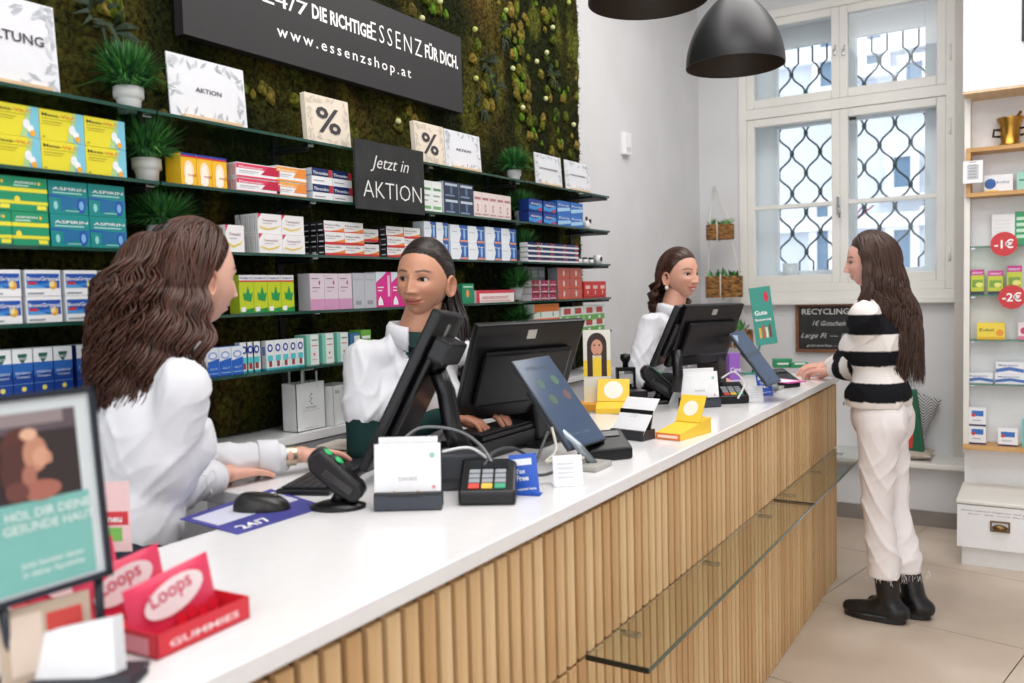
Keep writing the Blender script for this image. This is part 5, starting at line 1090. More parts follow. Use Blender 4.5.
# ---- cables
for i, (pts, c, lab) in enumerate((
    ([(398, 445, 2.0), (420, 428, 2.05), (455, 430, 2.05), (480, 445, 1.98), (496, 470, 1.92)], (120, 122, 124), 'grey cable looping over the printer behind the nearest terminal'),
    ([(442, 452, 2.0), (470, 448, 2.0), (492, 462, 1.95), (512, 478, 1.9)], (236, 236, 238), 'white cable running behind the nearest card terminal'),
    ([(484, 466, 1.92), (494, 452, 1.98), (512, 448, 2.05), (528, 456, 2.0)], (60, 62, 66), 'dark cable curling out of the nearest card terminal'),
    ([(548, 432, 2.2), (540, 452, 2.15), (534, 472, 2.05), (548, 474, 2.04), (572, 462, 2.08)], (70, 72, 70), 'dark cable loop below the central customer display'),
    ([(552, 428, 2.22), (556, 450, 2.15), (546, 462, 2.1), (566, 456, 2.12), (584, 458, 2.1)], (196, 190, 180), 'beige cable loop below the central customer display'),
    ([(722, 378, 3.3), (734, 372, 3.35), (744, 384, 3.3), (738, 398, 3.22)], (200, 200, 202), 'pale cable loop beside the far card terminal'))):
    ps = [P(*a) for a in pts]; ps = [Vector((p.x, p.y, max(p.z, TOP + .006))) for p in ps]
    # smooth
    sm = []
    for k in range(len(ps) - 1):
        p0, p1, p2, p3 = ps[max(k - 1, 0)], ps[k], ps[k + 1], ps[min(k + 2, len(ps) - 1)]
        for j in range(8):
            s = j / 8; sm.append(.5 * ((2 * p1) + (p2 - p0) * s + (2 * p0 - 5 * p1 + 4 * p2 - p3) * s * s + (3 * p1 - p0 - 3 * p2 + p3) * s ** 3))
    sm.append(ps[-1]); sm[0].z = max(sm[0].z - 0, TOP + .005); tag(MB().tube(sm, .0038, mat(c, .5), 8).build('cable'), lab, 'cable')
# ---- mouse pad, mouse, hand scanner
PADC = noise_mat('mouse_pad_print', (62, 62, 140), (84, 84, 168), 4, .6)
c4 = [W(u, v, z=TOP) for u, v in ((180, 520), (238, 535), (326, 507), (271, 490))]
t = thing('mouse_pad', 'violet-blue printed mouse pad on the worktop', 'mouse pad', (c4[0].x, c4[0].y, TOP + .0006)); q = MB().prism([(p.x, p.y) for p in c4], TOP + .0006, TOP + .003, PADC); q.build('mat', t, world=True)
def bil(s, r): return c4[0] * (1 - s) * (1 - r) + c4[1] * s * (1 - r) + c4[2] * s * r + c4[3] * (1 - s) * r
q = MB(); z_ = Vector((0, 0, .0034))
q.add([bil(a, b_) + z_ for a, b_ in ((.12, .05), (.6, .05), (.6, .95), (.12, .95))], [(0, 1, 2, 3)], mat((206, 208, 226), .6)); Tt = frame(bil(.93, .1) + z_, (bil(.93, 1) - bil(.93, .1)), z=(0, 0, 1)); q.text('24/7', .045, Wt, Tt, .02); q.build('print', t, world=True)
mp = W(262, 516, z=TOP); t = thing('computer_mouse', 'black computer mouse on the violet mouse pad', 'mouse', (-1.43, 1.265, TOP + .0036), math.atan2(.072, .109))
q = MB(); N = 24; vs = []; fs = []
for i in range(13):
    for k in range(N):
        th = 2 * PI * k / N; ph = PI / 2 * i / 12; x = .062 * math.cos(th) * (math.cos(ph) ** .55 if i < 12 else 0); y = .033 * math.sin(th) * (math.cos(ph) ** .55 if i < 12 else 0) * (1 + .1 * math.cos(th)); vs.append((x, y, .036 * math.sin(ph) * (1 - .25 * (x / .062))))
for i in range(12):
    for k in range(N): k2 = (k + 1) % N; fs.append((i * N + k, i * N + k2, (i + 1) * N + k2, (i + 1) * N + k))
q.add(vs, fs, noise_mat('mouse_shell', (26, 25, 24), (38, 36, 32), 20, .3), True); q.build('shell', t)
MB().tube([(.03, -.004, .029), (.03, .004, .029)], .006, mat((90, 80, 60), .3), 10).build('wheel', t); MB().box((.0, -.0004, .034), (.058, .0004, .0345), BLACK, T=Matrix.Rotation(.14, 4, 'Y')).build('seam', t)
def scanner(lab, u, v, s, rot):
    t = on_top('hand_scanner', lab, 'barcode scanner', u, v, rot)
    MB().lathe([(0, 0), (.055 * s, 0), (.055 * s, .006 * s), (.03 * s, .014 * s), (0, .016 * s)], CASE, 24, T=Matrix.Diagonal((1, .7, 1, 1))).build('base', t)
    MB().tube([(0, 0, .01 * s), (.006 * s, 0, .03 * s), (.0, .002, .05 * s)], [.016 * s, .013 * s, .013 * s], CASE, 12).build('stem', t)
    T = Matrix.Translation((-.004 * s, 0, .062 * s)) @ Matrix.Rotation(math.radians(38), 4, 'Y')
    q = MB(); pr_ = [(-.062, .022), (-.05, .032), (.05, .022), (.068, .012), (.062, -.018), (.02, -.022), (-.045, -.016), (-.062, .0)]
    q.prism([(a * s, b_ * s) for a, b_ in pr_], -.025 * s, .025 * s, CASE, T=T @ Matrix.Rotation(PI / 2, 4, 'X')); o = q.build('head', t); m_ = o.modifiers.new('b', 'BEVEL'); m_.width = .008 * s; m_.segments = 3
    for k in (-.038, -.012): MB().ell((k * s, 0, .031 * s), (.01 * s, .013 * s, .003 * s), mat((40, 190, 110), .3), 12, T=T).build('green_button', t)
    MB().box((-.02 * s, -.027 * s, -.006 * s), (.045 * s, -.0245 * s, .008 * s), GLOSS, bevel=.002, T=T).build('grip_inlay', t)
    return t
scanner('black barcode scanner with green buttons on its stand beside the mouse', 338, 508, 1.12, 0)
scanner('black barcode scanner on its stand before the far tills', 658, 403, 1.3, 0)
# ---- stamps
for (u, v, sc, lab) in ((626, 396, 1.35, 'black self-inking stamp standing left of the far scanner'), (652, 388, 1.1, 'black self-inking stamp behind the far barcode scanner')):
    t = on_top('rubber_stamp', lab, 'stamp', u, v, .1, z=TOP)
    if u > 640: t.location = (t.location.x, t.location.y, TOP + .0006)
    q = MB(); s = sc; q.box((-.034 * s, -.02 * s, 0), (.034 * s, .02 * s, .025 * s), CASE, bevel=.004); q.box((-.03 * s, -.012 * s, .02 * s), (-.024 * s, .012 * s, .085 * s), CASE); q.box((.024 * s, -.012 * s, .02 * s), (.03 * s, .012 * s, .085 * s), CASE); q.box((-.03 * s, -.013 * s, .08 * s), (.03 * s, .013 * s, .092 * s), CASE, bevel=.003); q.build('frame', t)
    MB().box((-.022 * s, -.008 * s, .04 * s), (.022 * s, .008 * s, .07 * s), mat((206, 208, 208), .5)).build('label_plate', t)
    MB().lathe([(0, .09 * s), (.01 * s, .09 * s), (.009 * s, .105 * s), (.017 * s, .118 * s), (.016 * s, .132 * s), (0, .136 * s)], CASE, 16).build('handle', t)
t = on_top('receipt_box', 'black card terminal cradle standing between the stamps and the yellow leaflets', 'cradle', 636, 404, .1); MB().box((-.05, 0, 0), (.05, .08, .05), CASE, bevel=.006).build('body', t)
# ---- yellow leaflets
YL = mat((246, 204, 60), .5); OR = mat((232, 126, 60), .5)
def leafbox(lab, u, v, rot, w_, L_, h_, c=YL, front=True):
    t = on_top('leaflet_dispenser', lab, 'leaflets', u, v, rot)
    q = MB(); q.prism([(0, 0), (L_, 0), (L_, h_ * 1.2), (0, h_ * .5)], -w_ / 2, w_ / 2, c, T=Matrix.Rotation(PI / 2, 4, 'Z') @ Matrix.Rotation(PI / 2, 4, 'X')); q.build('tray', t)
    if front:
        MB().box((-w_ / 2, -.002, .001), (w_ / 2, 0, h_ * .5), OR).build('front_band', t); MB().box((-w_ * .4, -.0026, h_ * .15), (w_ * .4, -.002, h_ * .35), mat((250, 226, 206), .5)).build('lettering', t)
    L = Matrix.Translation((0, L_ * .62, h_)) @ Matrix.Rotation(-.5, 4, 'X')
    q = MB(); q.box((-w_ / 2, 0, 0), (w_ / 2, .004, .09), YL, T=L); q.lathe([(0, 0), (w_ * .3, 0)], mat((240, 238, 226), .5), 20, T=L @ frame((0, -.0006, .045), (1, 0, 0), z=(0, -1, 0))); q.build('leaflet', t); return t
leafbox('yellow leaflet tray with an orange front band near the counter edge', 668, 440, -.72, .085, .19, .04)
leafbox('yellow leaflet tray standing behind the tilted white card', 612, 414, -.2, .12, .09, .04, front=False)
t = on_top('leaflet_pile', 'orange-yellow leaflet lying before the face poster', 'leaflets', 594, 412, -.3); MB().box((-.07, 0, 0), (.07, .09, .03), mat((240, 170, 60), .5), bevel=.003).build('sheets', t)
# poster of a long-haired girl on yellow
p0 = W(598, 410, z=TOP); t = thing('face_poster', 'narrow standing poster of a long-haired face on yellow behind the central display', 'poster', (p0.x, p0.y, TOP + .0006), CY_ - .05)
m = dep(p0) / FPX; w_ = 27 * m; h_ = 80 * m; q = MB(); q.box((-w_ / 2, 0, 0), (w_ / 2, .006, h_), mat((228, 224, 214), .5)); q.build('board', t)
T = frame((-w_ / 2, -.0006, 0), (1, 0, 0), z=(0, -1, 0)); q = MB()
q.box((0, h_ * .42, 0), (w_, h_ * .62, .0002), mat((240, 206, 50), .5), T=T); q.box((0, 0, 0), (w_, h_ * .3, .0003), mat((236, 226, 196), .5), T=T)
HB = mat((52, 34, 30), .6); SK = mat((206, 150, 124), .6)
q.lathe([(0, .0004), (w_ * .36, .0004)], HB, 20, T=T @ Matrix.Translation((w_ * .5, h_ * .82, 0)) @ Matrix.Diagonal((1, 1.2, 1, 1))); q.box((w_ * .14, h_ * .42, .0004), (w_ * .34, h_ * .82, .0005), HB, T=T); q.box((w_ * .66, h_ * .42, .0004), (w_ * .86, h_ * .82, .0005), HB, T=T)
q.lathe([(0, .0007), (w_ * .21, .0007)], SK, 20, T=T @ Matrix.Translation((w_ * .5, h_ * .78, 0)) @ Matrix.Diagonal((1, 1.45, 1, 1)))
for s in (-.09, .09): q.lathe([(0, .001), (w_ * .035, .001)], HB, 8, T=T @ Matrix.Translation((w_ * (.5 + s), h_ * .81, 0)))
q.lathe([(0, .001), (w_ * .05, .001)], mat((180, 70, 70), .6), 10, T=T @ Matrix.Translation((w_ * .5, h_ * .70, 0)) @ Matrix.Diagonal((1.3, .6, 1, 1))); q.box((w_ * .36, h_ * .5, .0006), (w_ * .64, h_ * .66, .0007), mat((240, 206, 50), .5), T=T); q.build('print', t)
# ---- teal poster stand and green packets near the far end
p0 = P(762, 352, 4.35); t = thing('teal_poster', 'slanting teal poster stand with white lettering and red bottle print at the far counter end', 'poster', (-1.27, 4.42, TOP + .0006), CY_ + .0)
T, w_, h_ = slab(P(744, 288, 4.2), P(764, 288, 4.2), P(757, 344, 4.2), .006, None)
T, w_, h_ = (frame(P(757, 346, 4.2), P(778, 343, 4.2) - P(757, 346, 4.2), y=P(744, 289, 4.2) - P(757, 346, 4.2)), 21 * 4.2 / 855 * 1.0, 58 * 4.2 / 855)
MB().box((0, 0, -.006), (w_, h_, 0), mat((62, 150, 136), .5), T=T).build('board', t, world=True)
q = MB(); z2 = .0006
q.text('Gute', w_ * .3, Wt, T @ Matrix.Translation((w_ * .1, h_ * .52, z2)), .02, width=w_ * .6); q.text('Besserung', w_ * .16, Wt, T @ Matrix.Translation((w_ * .1, h_ * .42, z2)), .02, width=w_ * .75)
q.build('print', t, world=True); q = MB()
q.lathe([(0, 0), (.012, 0)], mat((206, 50, 80), .5), 12, T=T @ Matrix.Translation((w_ * .75, h_ * .82, z2)) @ Matrix.Diagonal((1, 2.2, 1, 1)))
for k, c in enumerate(((230, 180, 60), (190, 90, 60), (236, 226, 200), (120, 60, 50))): q.box((w_ * (.2 + .16 * k), h_ * .12, z2), (w_ * (.3 + .16 * k), h_ * (.3 + .04 * (k % 2)), z2 + .0003), mat(c, .5), T=T)
q.build('print', t, world=True); MB().tube([P(762, 338, 4.22), Vector((-1.27, 4.42, TOP + .004))], .006, mat((62, 150, 136), .5), 8).build('stand_rod', t, world=True); MB().box((-.05, -.03, 0), (.05, .03, .008), mat((62, 150, 136), .5)).build('foot', t)
for i, (u, v, lab) in enumerate(((783, 368, 'green and white packet lying near the far counter end'), (800, 368, 'second green packet lying right of the first, by the customer\'s hands'))):
    t = on_top('green_packet', lab, 'packet', u, v, -.15 + .2 * i, group='green packets'); MB().box((-.05, 0, 0), (.05, .05, .05 - .02 * i), mat((50, 150, 104), .5), bevel=.003).build('carton', t); q = MB(); T = frame((-.05, -.0006, 0), (1, 0, 0), z=(0, -1, 0)); q.box((.02, .018, 0), (.08, .028, .0004), Wt, T=T); q.build('print', t)
t = on_top('violet_packet', 'violet box with white script beside the far customer display', 'packet', 735, 380, .3); MB().box((-.03, 0, 0), (.03, .05, .13), mat((150, 96, 190), .5)).build('carton', t); MB().text('Care', .03, Wt, frame((-.027, -.0006, .04), (1, 0, 0), z=(0, -1, 0)), .01).build('print', t)

# ================================================================ FOREGROUND: display sign, gummy tray
FR = mat((34, 40, 50), .35)
Zs = 1.04
pA, pB, pC = P(-40, 622.5, .965), P(113, 574.5, 1.122), P(104, 385, 1.132)
T = frame(pA, pB - pA, y=pC - pB); w_ = (pB - pA).length; h_ = (pC - pB).length
bp = W(60, 690, z=TOP); t = thing('display_stand', 'dark framed tabletop poster of a sunlit face over teal, left foreground', 'poster stand', (bp.x, bp.y, TOP + .0006), CY_)
q = MB(); fr_ = .008
q.box((0, 0, -.012), (w_, fr_, .002), FR, T=T); q.box((0, h_ - fr_, -.012), (w_, h_, .002), FR, T=T); q.box((0, 0, -.012), (fr_, h_, .002), FR, T=T); q.box((w_ - fr_, 0, -.012), (w_, h_, .002), FR, T=T); q.build('frame', t, world=True)
MB().box((fr_, fr_, -.01), (w_ - fr_, h_ - fr_, -.002), mat((214, 222, 226), .5), T=T).build('board', t, world=True)
q = MB(); z2 = -.0015; i0 = fr_ + .004; W2 = w_ - 2 * i0; H2 = h_ - 2 * i0
def rc(a, b_, c, d, col_, dz=0): q.add([(i0 + a * W2, i0 + b_ * H2, z2 + dz), (i0 + c * W2, i0 + b_ * H2, z2 + dz), (i0 + c * W2, i0 + d * H2, z2 + dz), (i0 + a * W2, i0 + d * H2, z2 + dz)], [(0, 1, 2, 3)], mat(col_, .5), False, T)
rc(0, 0, .95, .47, (126, 190, 182)); rc(0, .47, .9, .95, (52, 42, 44)); rc(0, .84, .9, .95, (96, 84, 92), .0002); rc(.3, .88, .8, .95, (150, 136, 138), .0004)
for (a, b_, ra, rb, c) in ((.45, .76, .13, .1, (92, 52, 44)), (.40, .64, .1, .14, (84, 50, 46)), (.56, .72, .085, .09, (196, 140, 116)), (.6, .7, .06, .05, (214, 160, 134)), (.5, .6, .05, .06, (176, 116, 98)), (.58, .52, .14, .05, (170, 106, 92)), (.4, .53, .08, .05, (110, 66, 60)), (.52, .83, .06, .03, (226, 180, 150)), (.66, .69, .02, .03, (206, 150, 126))):
    q.lathe([(0, .0006), (1, .0006)], mat(c, .5), 24, T=T @ Matrix.Translation((i0 + a * W2, i0 + b_ * H2, z2 + .0002 * len(q.mats) * .5)) @ Matrix.Diagonal((ra * W2 * 1.1, rb * H2 * 1.1, 1, 1)))
for (s, sz, a, b_) in (('HOL DIR DEINE', .028, .28, .38), ('GESUNDE HAUT', .028, .28, .31), ('Jetzt beraten lassen', .018, .36, .12), ('in deiner Apotheke', .018, .4, .07)):
    q.text(s, sz * .55, mat((236, 246, 244), .5), T @ Matrix.Translation((i0 + W2 * .62, i0 + b_ * H2, z2 + .0008)), .01, 'CENTER')
q.build('print', t, world=True)
# lower part of the stand: posts, second picture, foot
q = MB(); b1 = P(6, 700, Zs + .02); b2 = P(98, 700, Zs + .02)
pp1, pp2 = P(98, 578, 1.115), P(3, 608, 1.01); q.tube([pp1, Vector((pp1.x, pp1.y, TOP + .004))], .006, FR, 8); q.build('post', t, world=True); MB().tube([pp2, Vector((pp2.x, pp2.y, TOP + .004))], .006, FR, 8).build('post', t, world=True)
T2 = frame(P(4, 700, 1.0), P(96, 668, 1.09) - P(4, 700, 1.0), y=P(92, 578, 1.1) - P(96, 668, 1.09)); ww = (P(96, 668, 1.09) - P(4, 700, 1.0)).length; q = MB()
q.box((0, 0, -.004), (ww, .1, 0), mat((196, 176, 156), .5), T=T2); q.build('lower_board', t, world=True); q = MB(); q.box((ww * .5, .055, .0), (ww * .9, .085, .0006), mat((206, 70, 66), .5), T=T2); q.box((ww * .1, .02, .0), (ww * .45, .09, .0006), mat((226, 206, 190), .5), T=T2); q.build('lower_print', t, world=True)
MB().box((-.09, -.02, 0), (.09, .04, .006), FR, bevel=.002).build('foot', t)
t = thing('business_card_rest', 'tilted white cards in a dark rest at the lower left photo corner', 'cards', tuple(W(75, 686, z=TOP) + Vector((0, 0, .0006))), CY_); m = dep(W(75, 686, z=TOP)) / FPX
for k in range(3): MB().box((-.05, 0, 0), (.05, .0015, .065), WHITE, T=Matrix.Translation((.0 + k * .003, k * .006, .004)) @ Matrix.Rotation(-.35, 4, 'X') @ Matrix.Rotation(-.18, 4, 'Y')).build('card', t)
MB().box((-.06, -.006, 0), (.07, .05, .008), mat((50, 50, 56), .4), bevel=.002).build('rest', t)
# red tray of gummy packs
RT = mat((214, 40, 56), .4); 
Zt = .86
cA, cB, cC = W(158, 661, z=TOP), W(250, 618, z=TOP), W(101, 590, z=TOP)
t = thing('gummy_tray', 'red cardboard tray of pink and red gummy packs at the near counter', 'tray', tuple(cA + Vector((0, 0, .0006))), 0)
xa = (cB - cA); lx = xa.length; xa.normalize(); ya = Vector((-xa.y, xa.x, 0)); ly = (cC - cA).dot(ya); T = frame(cA + Vector((0, 0, .0006)), xa, y=ya); hT = .032
q = MB(); q.box((0, 0, 0), (lx, ly, .002), RT, T=T); q.box((0, 0, 0), (lx, .002, hT), RT, T=T); q.box((0, ly - .002, 0), (lx, ly, hT * 1.6), RT, T=T); q.box((0, 0, 0), (.002, ly, hT), RT, T=T); q.box((lx - .002, 0, 0), (lx, ly, hT), RT, T=T); q.build('tray', t, world=True)
q = MB(); Tf = T @ frame((0, -.0006, 0), (1, 0, 0), z=(0, -1, 0)); q.text('GUMMIES', .013, mat((250, 220, 220), .5), Tf @ Matrix.Translation((lx * .12, hT * .3, 0)), .02, width=lx * .75); Tg = T @ frame((-.0006, ly, 0), (0, -1, 0), z=(-1, 0, 0)); q.box((ly * .1, .003, 0), (ly * .95, hT * .8, .0004), mat((236, 150, 160), .5), T=Tg); q.build('print', t, world=True)
pk = mat((222, 60, 96), .35); 
for k, (f_, lab) in enumerate(((.18, 'pink gummy pack standing frontmost in the red tray'), (.52, 'pink gummy pack standing in the middle of the red tray'), (.86, 'pink gummy pack standing rearmost in the red tray'))):
    wp, hp = lx * .92, .088; o = thing('gummy_pack', lab, 'pack', tuple(T @ Vector((lx * .04, ly * f_, .0025))), math.atan2(xa.y, xa.x), 'gummy packs in the red tray')
    L = Matrix.Rotation(-.22, 4, 'X'); vs = []; fs = []; n = 12
    for sg in (-1, 1):
        b0 = len(vs)
        for i in range(n + 1):
            for j in range(n + 1):
                u_, v_ = i / n, j / n; e = math.sin(PI * u_) * math.sin(PI * v_); top = 1 + (.12 * u_); vs.append((u_ * wp, sg * .010 * e ** .5, v_ * hp * (.86 + .16 * u_)))
        for i in range(n):
            for j in range(n): f4 = (b0 + i * (n + 1) + j, b0 + (i + 1) * (n + 1) + j, b0 + (i + 1) * (n + 1) + j + 1, b0 + i * (n + 1) + j + 1); fs.append(f4 if sg < 0 else f4[::-1])
    MB().add(vs, fs, pk, True, L).build('pouch', o)
    q = MB(); Tp = L @ frame((0, -.0118, 0), (1, 0, 0), z=(0, -1, 0))
    q.lathe([(0, 0), (1, 0)], mat((240, 226, 228), .4), 28, T=Tp @ Matrix.Translation((wp * .48, hp * .56, 0)) @ Matrix.Rotation(.25, 4, 'Z') @ Matrix.Diagonal((wp * .36, hp * .26, 1, 1)))
    q.text('Loops', .03, mat((214, 96, 120), .5), Tp @ Matrix.Translation((wp * .2, hp * .46, .0006)) @ Matrix.Rotation(.2, 4, 'Z'), .02)
    for j in range(4): q.lathe([(0, .0004), (.009, .0004)], mat((210, 30, 50), .3), 14, T=Tp @ Matrix.Translation((wp * (.5 + .13 * j), hp * (.16 + .05 * (j % 2)), 0)))
    q.build('print', o)
t = on_top('coupon_card', 'small pink, red and green coupon card behind the gummy tray', 'card', 118, 552, 0); q = MB(); m = pxm(t)
q.box((-14 * m, 0, 0), (14 * m, .002, .13), mat((236, 200, 200), .5)); q.build('card', t); q = MB(); q.box((-12 * m, -.001, .05), (12 * m, 0, .075), mat((208, 44, 56), .5)); q.box((-11 * m, -.001, .02), (5 * m, 0, .045), mat((120, 186, 80), .5)); q.text('neu', .018, Wt, frame((-8 * m, -.0016, .056), (1, 0, 0), z=(0, -1, 0)), .02); q.build('print', t)
# ================================================================ PEOPLE
def vox(shapes, voxel, smooth=4, name='body'):
    """unite tapered capsules ('c', p, r, q, s) and ellipsoids ('e', centre, radii, 3x3) into one continuous surface"""
    vs, fs = [], []
    def put(v, f): n = len(vs); vs.extend(v); fs.extend([tuple(i + n for i in q) for q in f])
    for s in shapes:
        if s[0] == 'c':
            _, p, r, q, t = s; p = Vector(p); q = Vector(q); ax = (q - p); L = ax.length or 1e-5; ax = ax / L
            a = ax.orthogonal().normalized(); b = ax.cross(a); N = 20; v = []; rings = []
            for k in range(1, 7): an = PI / 2 * (1 - k / 6); rings.append((-r * math.sin(an), r * math.cos(an)))
            for k in range(0, 6): an = PI / 2 * k / 6; rings.append((L + t * math.sin(an), t * math.cos(an)))
            for h, rr in rings:
                for j in range(N):
                    th = 2 * PI * j / N; v.append(p + ax * h + (a * math.cos(th) + b * math.sin(th)) * rr)
            m = len(rings); f = [(i * N + j, i * N + (j + 1) % N, (i + 1) * N + (j + 1) % N, (i + 1) * N + j) for i in range(m - 1) for j in range(N)]
            v.append(p - ax * r); v.append(q + ax * t)
            f += [((j + 1) % N, j, m * N) for j in range(N)] + [((m - 1) * N + j, (m - 1) * N + (j + 1) % N, m * N + 1) for j in range(N)]
            put(v, f)
        else:
            _, c, rad, R3 = s; q = MB(); q.ell((0, 0, 0), rad, BLACK, 24); R4 = R3 if R3 is not None else Matrix.Identity(3)
            bm = bmesh.new(); 
            for v in q.v: bm.verts.new(v)
            bm.verts.ensure_lookup_table()
            for f in q.f:
                try: bm.faces.new([bm.verts[i] for i in f])
                except ValueError: pass
            bmesh.ops.remove_doubles(bm, verts=bm.verts, dist=1e-6); bm.verts.index_update()
            put([Vector(c) + R4 @ v.co for v in bm.verts], [[v.index for v in f.verts] for f in bm.faces]); bm.free()
    me = bpy.data.meshes.new('t'); me.from_pydata([tuple(v) for v in vs], [], fs); o = bpy.data.objects.new('t', me); COL.objects.link(o)
    m = o.modifiers.new('r', 'REMESH'); m.mode = 'VOXEL'; m.voxel_size = voxel; m.use_smooth_shade = True
    if smooth: m2 = o.modifiers.new('s', 'SMOOTH'); m2.iterations = smooth; m2.factor = .5
    dg = bpy.context.evaluated_depsgraph_get(); dg.update(); r = bpy.data.meshes.new_from_object(o.evaluated_get(dg))
    V = np.empty(len(r.vertices) * 3, np.float32); r.vertices.foreach_get('co', V); V = V.reshape(-1, 3)
    F = [tuple(p.vertices) for p in r.polygons]; bpy.data.objects.remove(o); bpy.data.meshes.remove(me); bpy.data.meshes.remove(r)
    return V.astype(float), F
def mesh_any(name, parts, mats):
    """parts: list of (V, F, colours, material index)"""
    V, F, C, MI = [], [], [], []; n = 0
    for v, f, c, mi in parts:
        V.append(v); F += [tuple(i + n for i in q) for q in f]; c = np.asarray(c, float); C.append(np.broadcast_to(c, v.shape)); MI += [mi] * len(f); n += len(v)
    me = bpy.data.meshes.new(name); V = np.concatenate(V); me.from_pydata(V.tolist(), [], F)
    for m in mats: me.materials.append(m)
    me.polygons.foreach_set('material_index', MI); me.polygons.foreach_set('use_smooth', [True] * len(F))
    a = me.color_attributes.new('Col', 'FLOAT_COLOR', 'POINT'); cc = np.ones((len(V), 4), np.float32); cc[:, :3] = np.concatenate(C); a.data.foreach_set('color', cc.ravel()); me.update(); return me
SKINM = vcol_mat('skin', .42, .12, .15, 500); HAIRM = vcol_mat('hair', .38, spec=.5); CLOTH = vcol_mat('cloth', .85, 0, .12, 250, spec=.2); KNIT = vcol_mat('knit', .95, 0, .6, 160, spec=.1)
HS = 1.05
def G(x, s): return np.exp(-(x / s) ** 2)
AZ_H = np.radians([0, 30, 50, 66, 78, 90, 102, 115, 180]); EL_H = np.radians([38, 36, 30, 18, 6, -4, -22, -36, -42])
def hairline(az): return np.interp(np.abs(az), AZ_H, EL_H)
def skull(az, el):
    """unit direction -> smooth skull ellipsoid point (head space: x right, y front, z up)"""
    cx = np.sin(az) * np.cos(el); cy = np.cos(az) * np.cos(el); cz = np.sin(el)
    return np.stack([.074 * cx, -.004 + np.where(cy > 0, .088, .1) * cy, .008 + .112 * cz], -1)
def head_mesh(skin, lip, brow, hairc, smile=0.0, teeth=False, eye_open=1.0):
    nu, nv = 200, 170
    u = np.linspace(-1, 1, nu, endpoint=False); az = PI * (np.sign(u) * (np.abs(u) ** 1.45)); v = np.linspace(-1, 1, nv); el = PI / 2 * (v * .82 + .18 * v ** 3)
    A, E_ = np.meshgrid(az, el, indexing='ij'); p = skull(A, E_); x, y, z = p[..., 0], p[..., 1], p[..., 2]
    cy = np.cos(A) * np.cos(E_); front = np.clip(cy * 1.6, 0, 1)
    s = np.clip(-z / .104, 0, 1.05); 
    x = x * (1 - .30 * s ** 1.7) * (1 + .03 * G(z - .05, .04)); y = y + front * (.010 * s) - (1 - front) * (-.030 * s ** 1.2) * (cy < 0)
    zlow = z < -.07; z = np.where((cy < .3), z * (1 - .12 * s), z)
    ax = np.abs(x); f = front
    d = np.zeros_like(x)
    d += .0035 * G(z - .020, .009) * G(ax - .026, .022) + .003 * G(ax - .0, .03) * G(z - .055, .03)
    d -= .0085 * G(ax - .030, .017) * G(z - .001, .011)
    nz_ = np.clip((.012 - z) / .047, 0, 1); prof = .0045 + .0175 * nz_ ** 1.15; under = 1 / (1 + np.exp((-z - .0385) / .0012))
    d += prof * G(x, .0075 + .0045 * nz_) * np.clip((.02 - z) / .012, 0, 1) * under
    d += .0075 * G(ax - .0125, .0062) * G(z + .0345, .0065)
    d += .0045 * G(ax - .042, .018) * G(z + .028 - .004 * smile, .017) * (1 + .6 * smile)
    mz = -.0605 + smile * (ax / .026) ** 2 * .0065; mw = .021 + .004 * smile
    mm = 1 / (1 + np.exp((ax - mw) / .0022))
    d += mm * (.0048 * G(z - mz - .0048, .0042) * (1 - .25 * G(x, .003)) + .0058 * G(z - mz + .0058, .0052)) - .0042 * mm * G(z - mz, .0013)
    d -= .0022 * G(ax - mw - .004, .004) * G(z - mz, .006); d += .003 * mm * 0
    d -= .0035 * G(x, .016) * G(z + .0765, .0055); d += .0065 * G(x, .018) * G(z + .094, .012)
    d -= .0018 * G(x, .0028) * G(z + .050, .006)
    if smile: d -= .0016 * smile * G(ax - .029 - (-.045 - z) * .2, .0028) * G(z + .046, .012)
    # eye slits
    ez = .0015; er = ((ax - .0305) / .0138) ** 2; lid = (z - ez - .0010 * (ax - .0305) / .0138); ih = np.where(lid > 0, .0064, .0044) * eye_open * np.sqrt(np.clip(1 - er, 0, 1)) + 1e-6
    ins = (er < 1) & (np.abs(lid) < ih) & (cy > 0); d = np.where(ins, d - .0075, d)
    rim = (er < 1.25) & (np.abs(lid) < ih + .0022) & ~ins & (cy > 0); d = np.where(rim, d + .0012, d)
    y = y + d * f; x = np.where(cy > 0, x, x)
    P_ = np.stack([x, y, z], -1)
    col = np.ones(P_.shape) * np.array(lin(skin)); lipc = np.array(lin(lip))
    def mixin(mask, c): 
        nonlocal col; m = np.clip(mask, 0, 1)[..., None]; col = col * (1 - m) + np.array(c) * m
    cheek = .22 * G(ax - .04, .018) * G(z + .03, .018) * f; mixin(cheek, lin((218, 120, 104)))
    mixin(.15 * G(x, .012) * G(z + .036, .01) * f, lin((214, 120, 104)))
    lipm = mm * (np.abs(z - mz) < .0098 - .0036 * (ax / mw) ** 2) * f; mixin(lipm * .8, lipc)
    if teeth: mixin(((ax < .0165) & (np.abs(z - mz + .001) < .0030 * (1 - (ax / .0175) ** 2))).astype(float) * f, lin((238, 234, 226)))
    else: mixin(mm * G(z - mz, .0011) * .7 * f, lin((96, 44, 40)))
    bz = .0225 + .004 * G(ax - .034, .014) - .05 * np.clip(ax - .042, 0, 1); bm_ = G(z - bz, .0032) * (1 / (1 + np.exp((ax - .050) / .002))) * (1 / (1 + np.exp((.012 - ax) / .0015))); mixin(bm_ * 1.0 * f, lin(brow))
    lash = (er < 1.3) & (lid > 0) & (lid > ih * .6) & (lid < ih + .0018) & (cy > 0); mixin(lash * .9, lin((36, 24, 22)))
    mixin((er < 1.2) * (lid < 0) * (np.abs(lid) < ih + .001) * (cy > 0) * .35, lin((120, 70, 60)))
    hm = (E_ > hairline(A) - .02); mixin(hm.astype(float), lin(hairc))
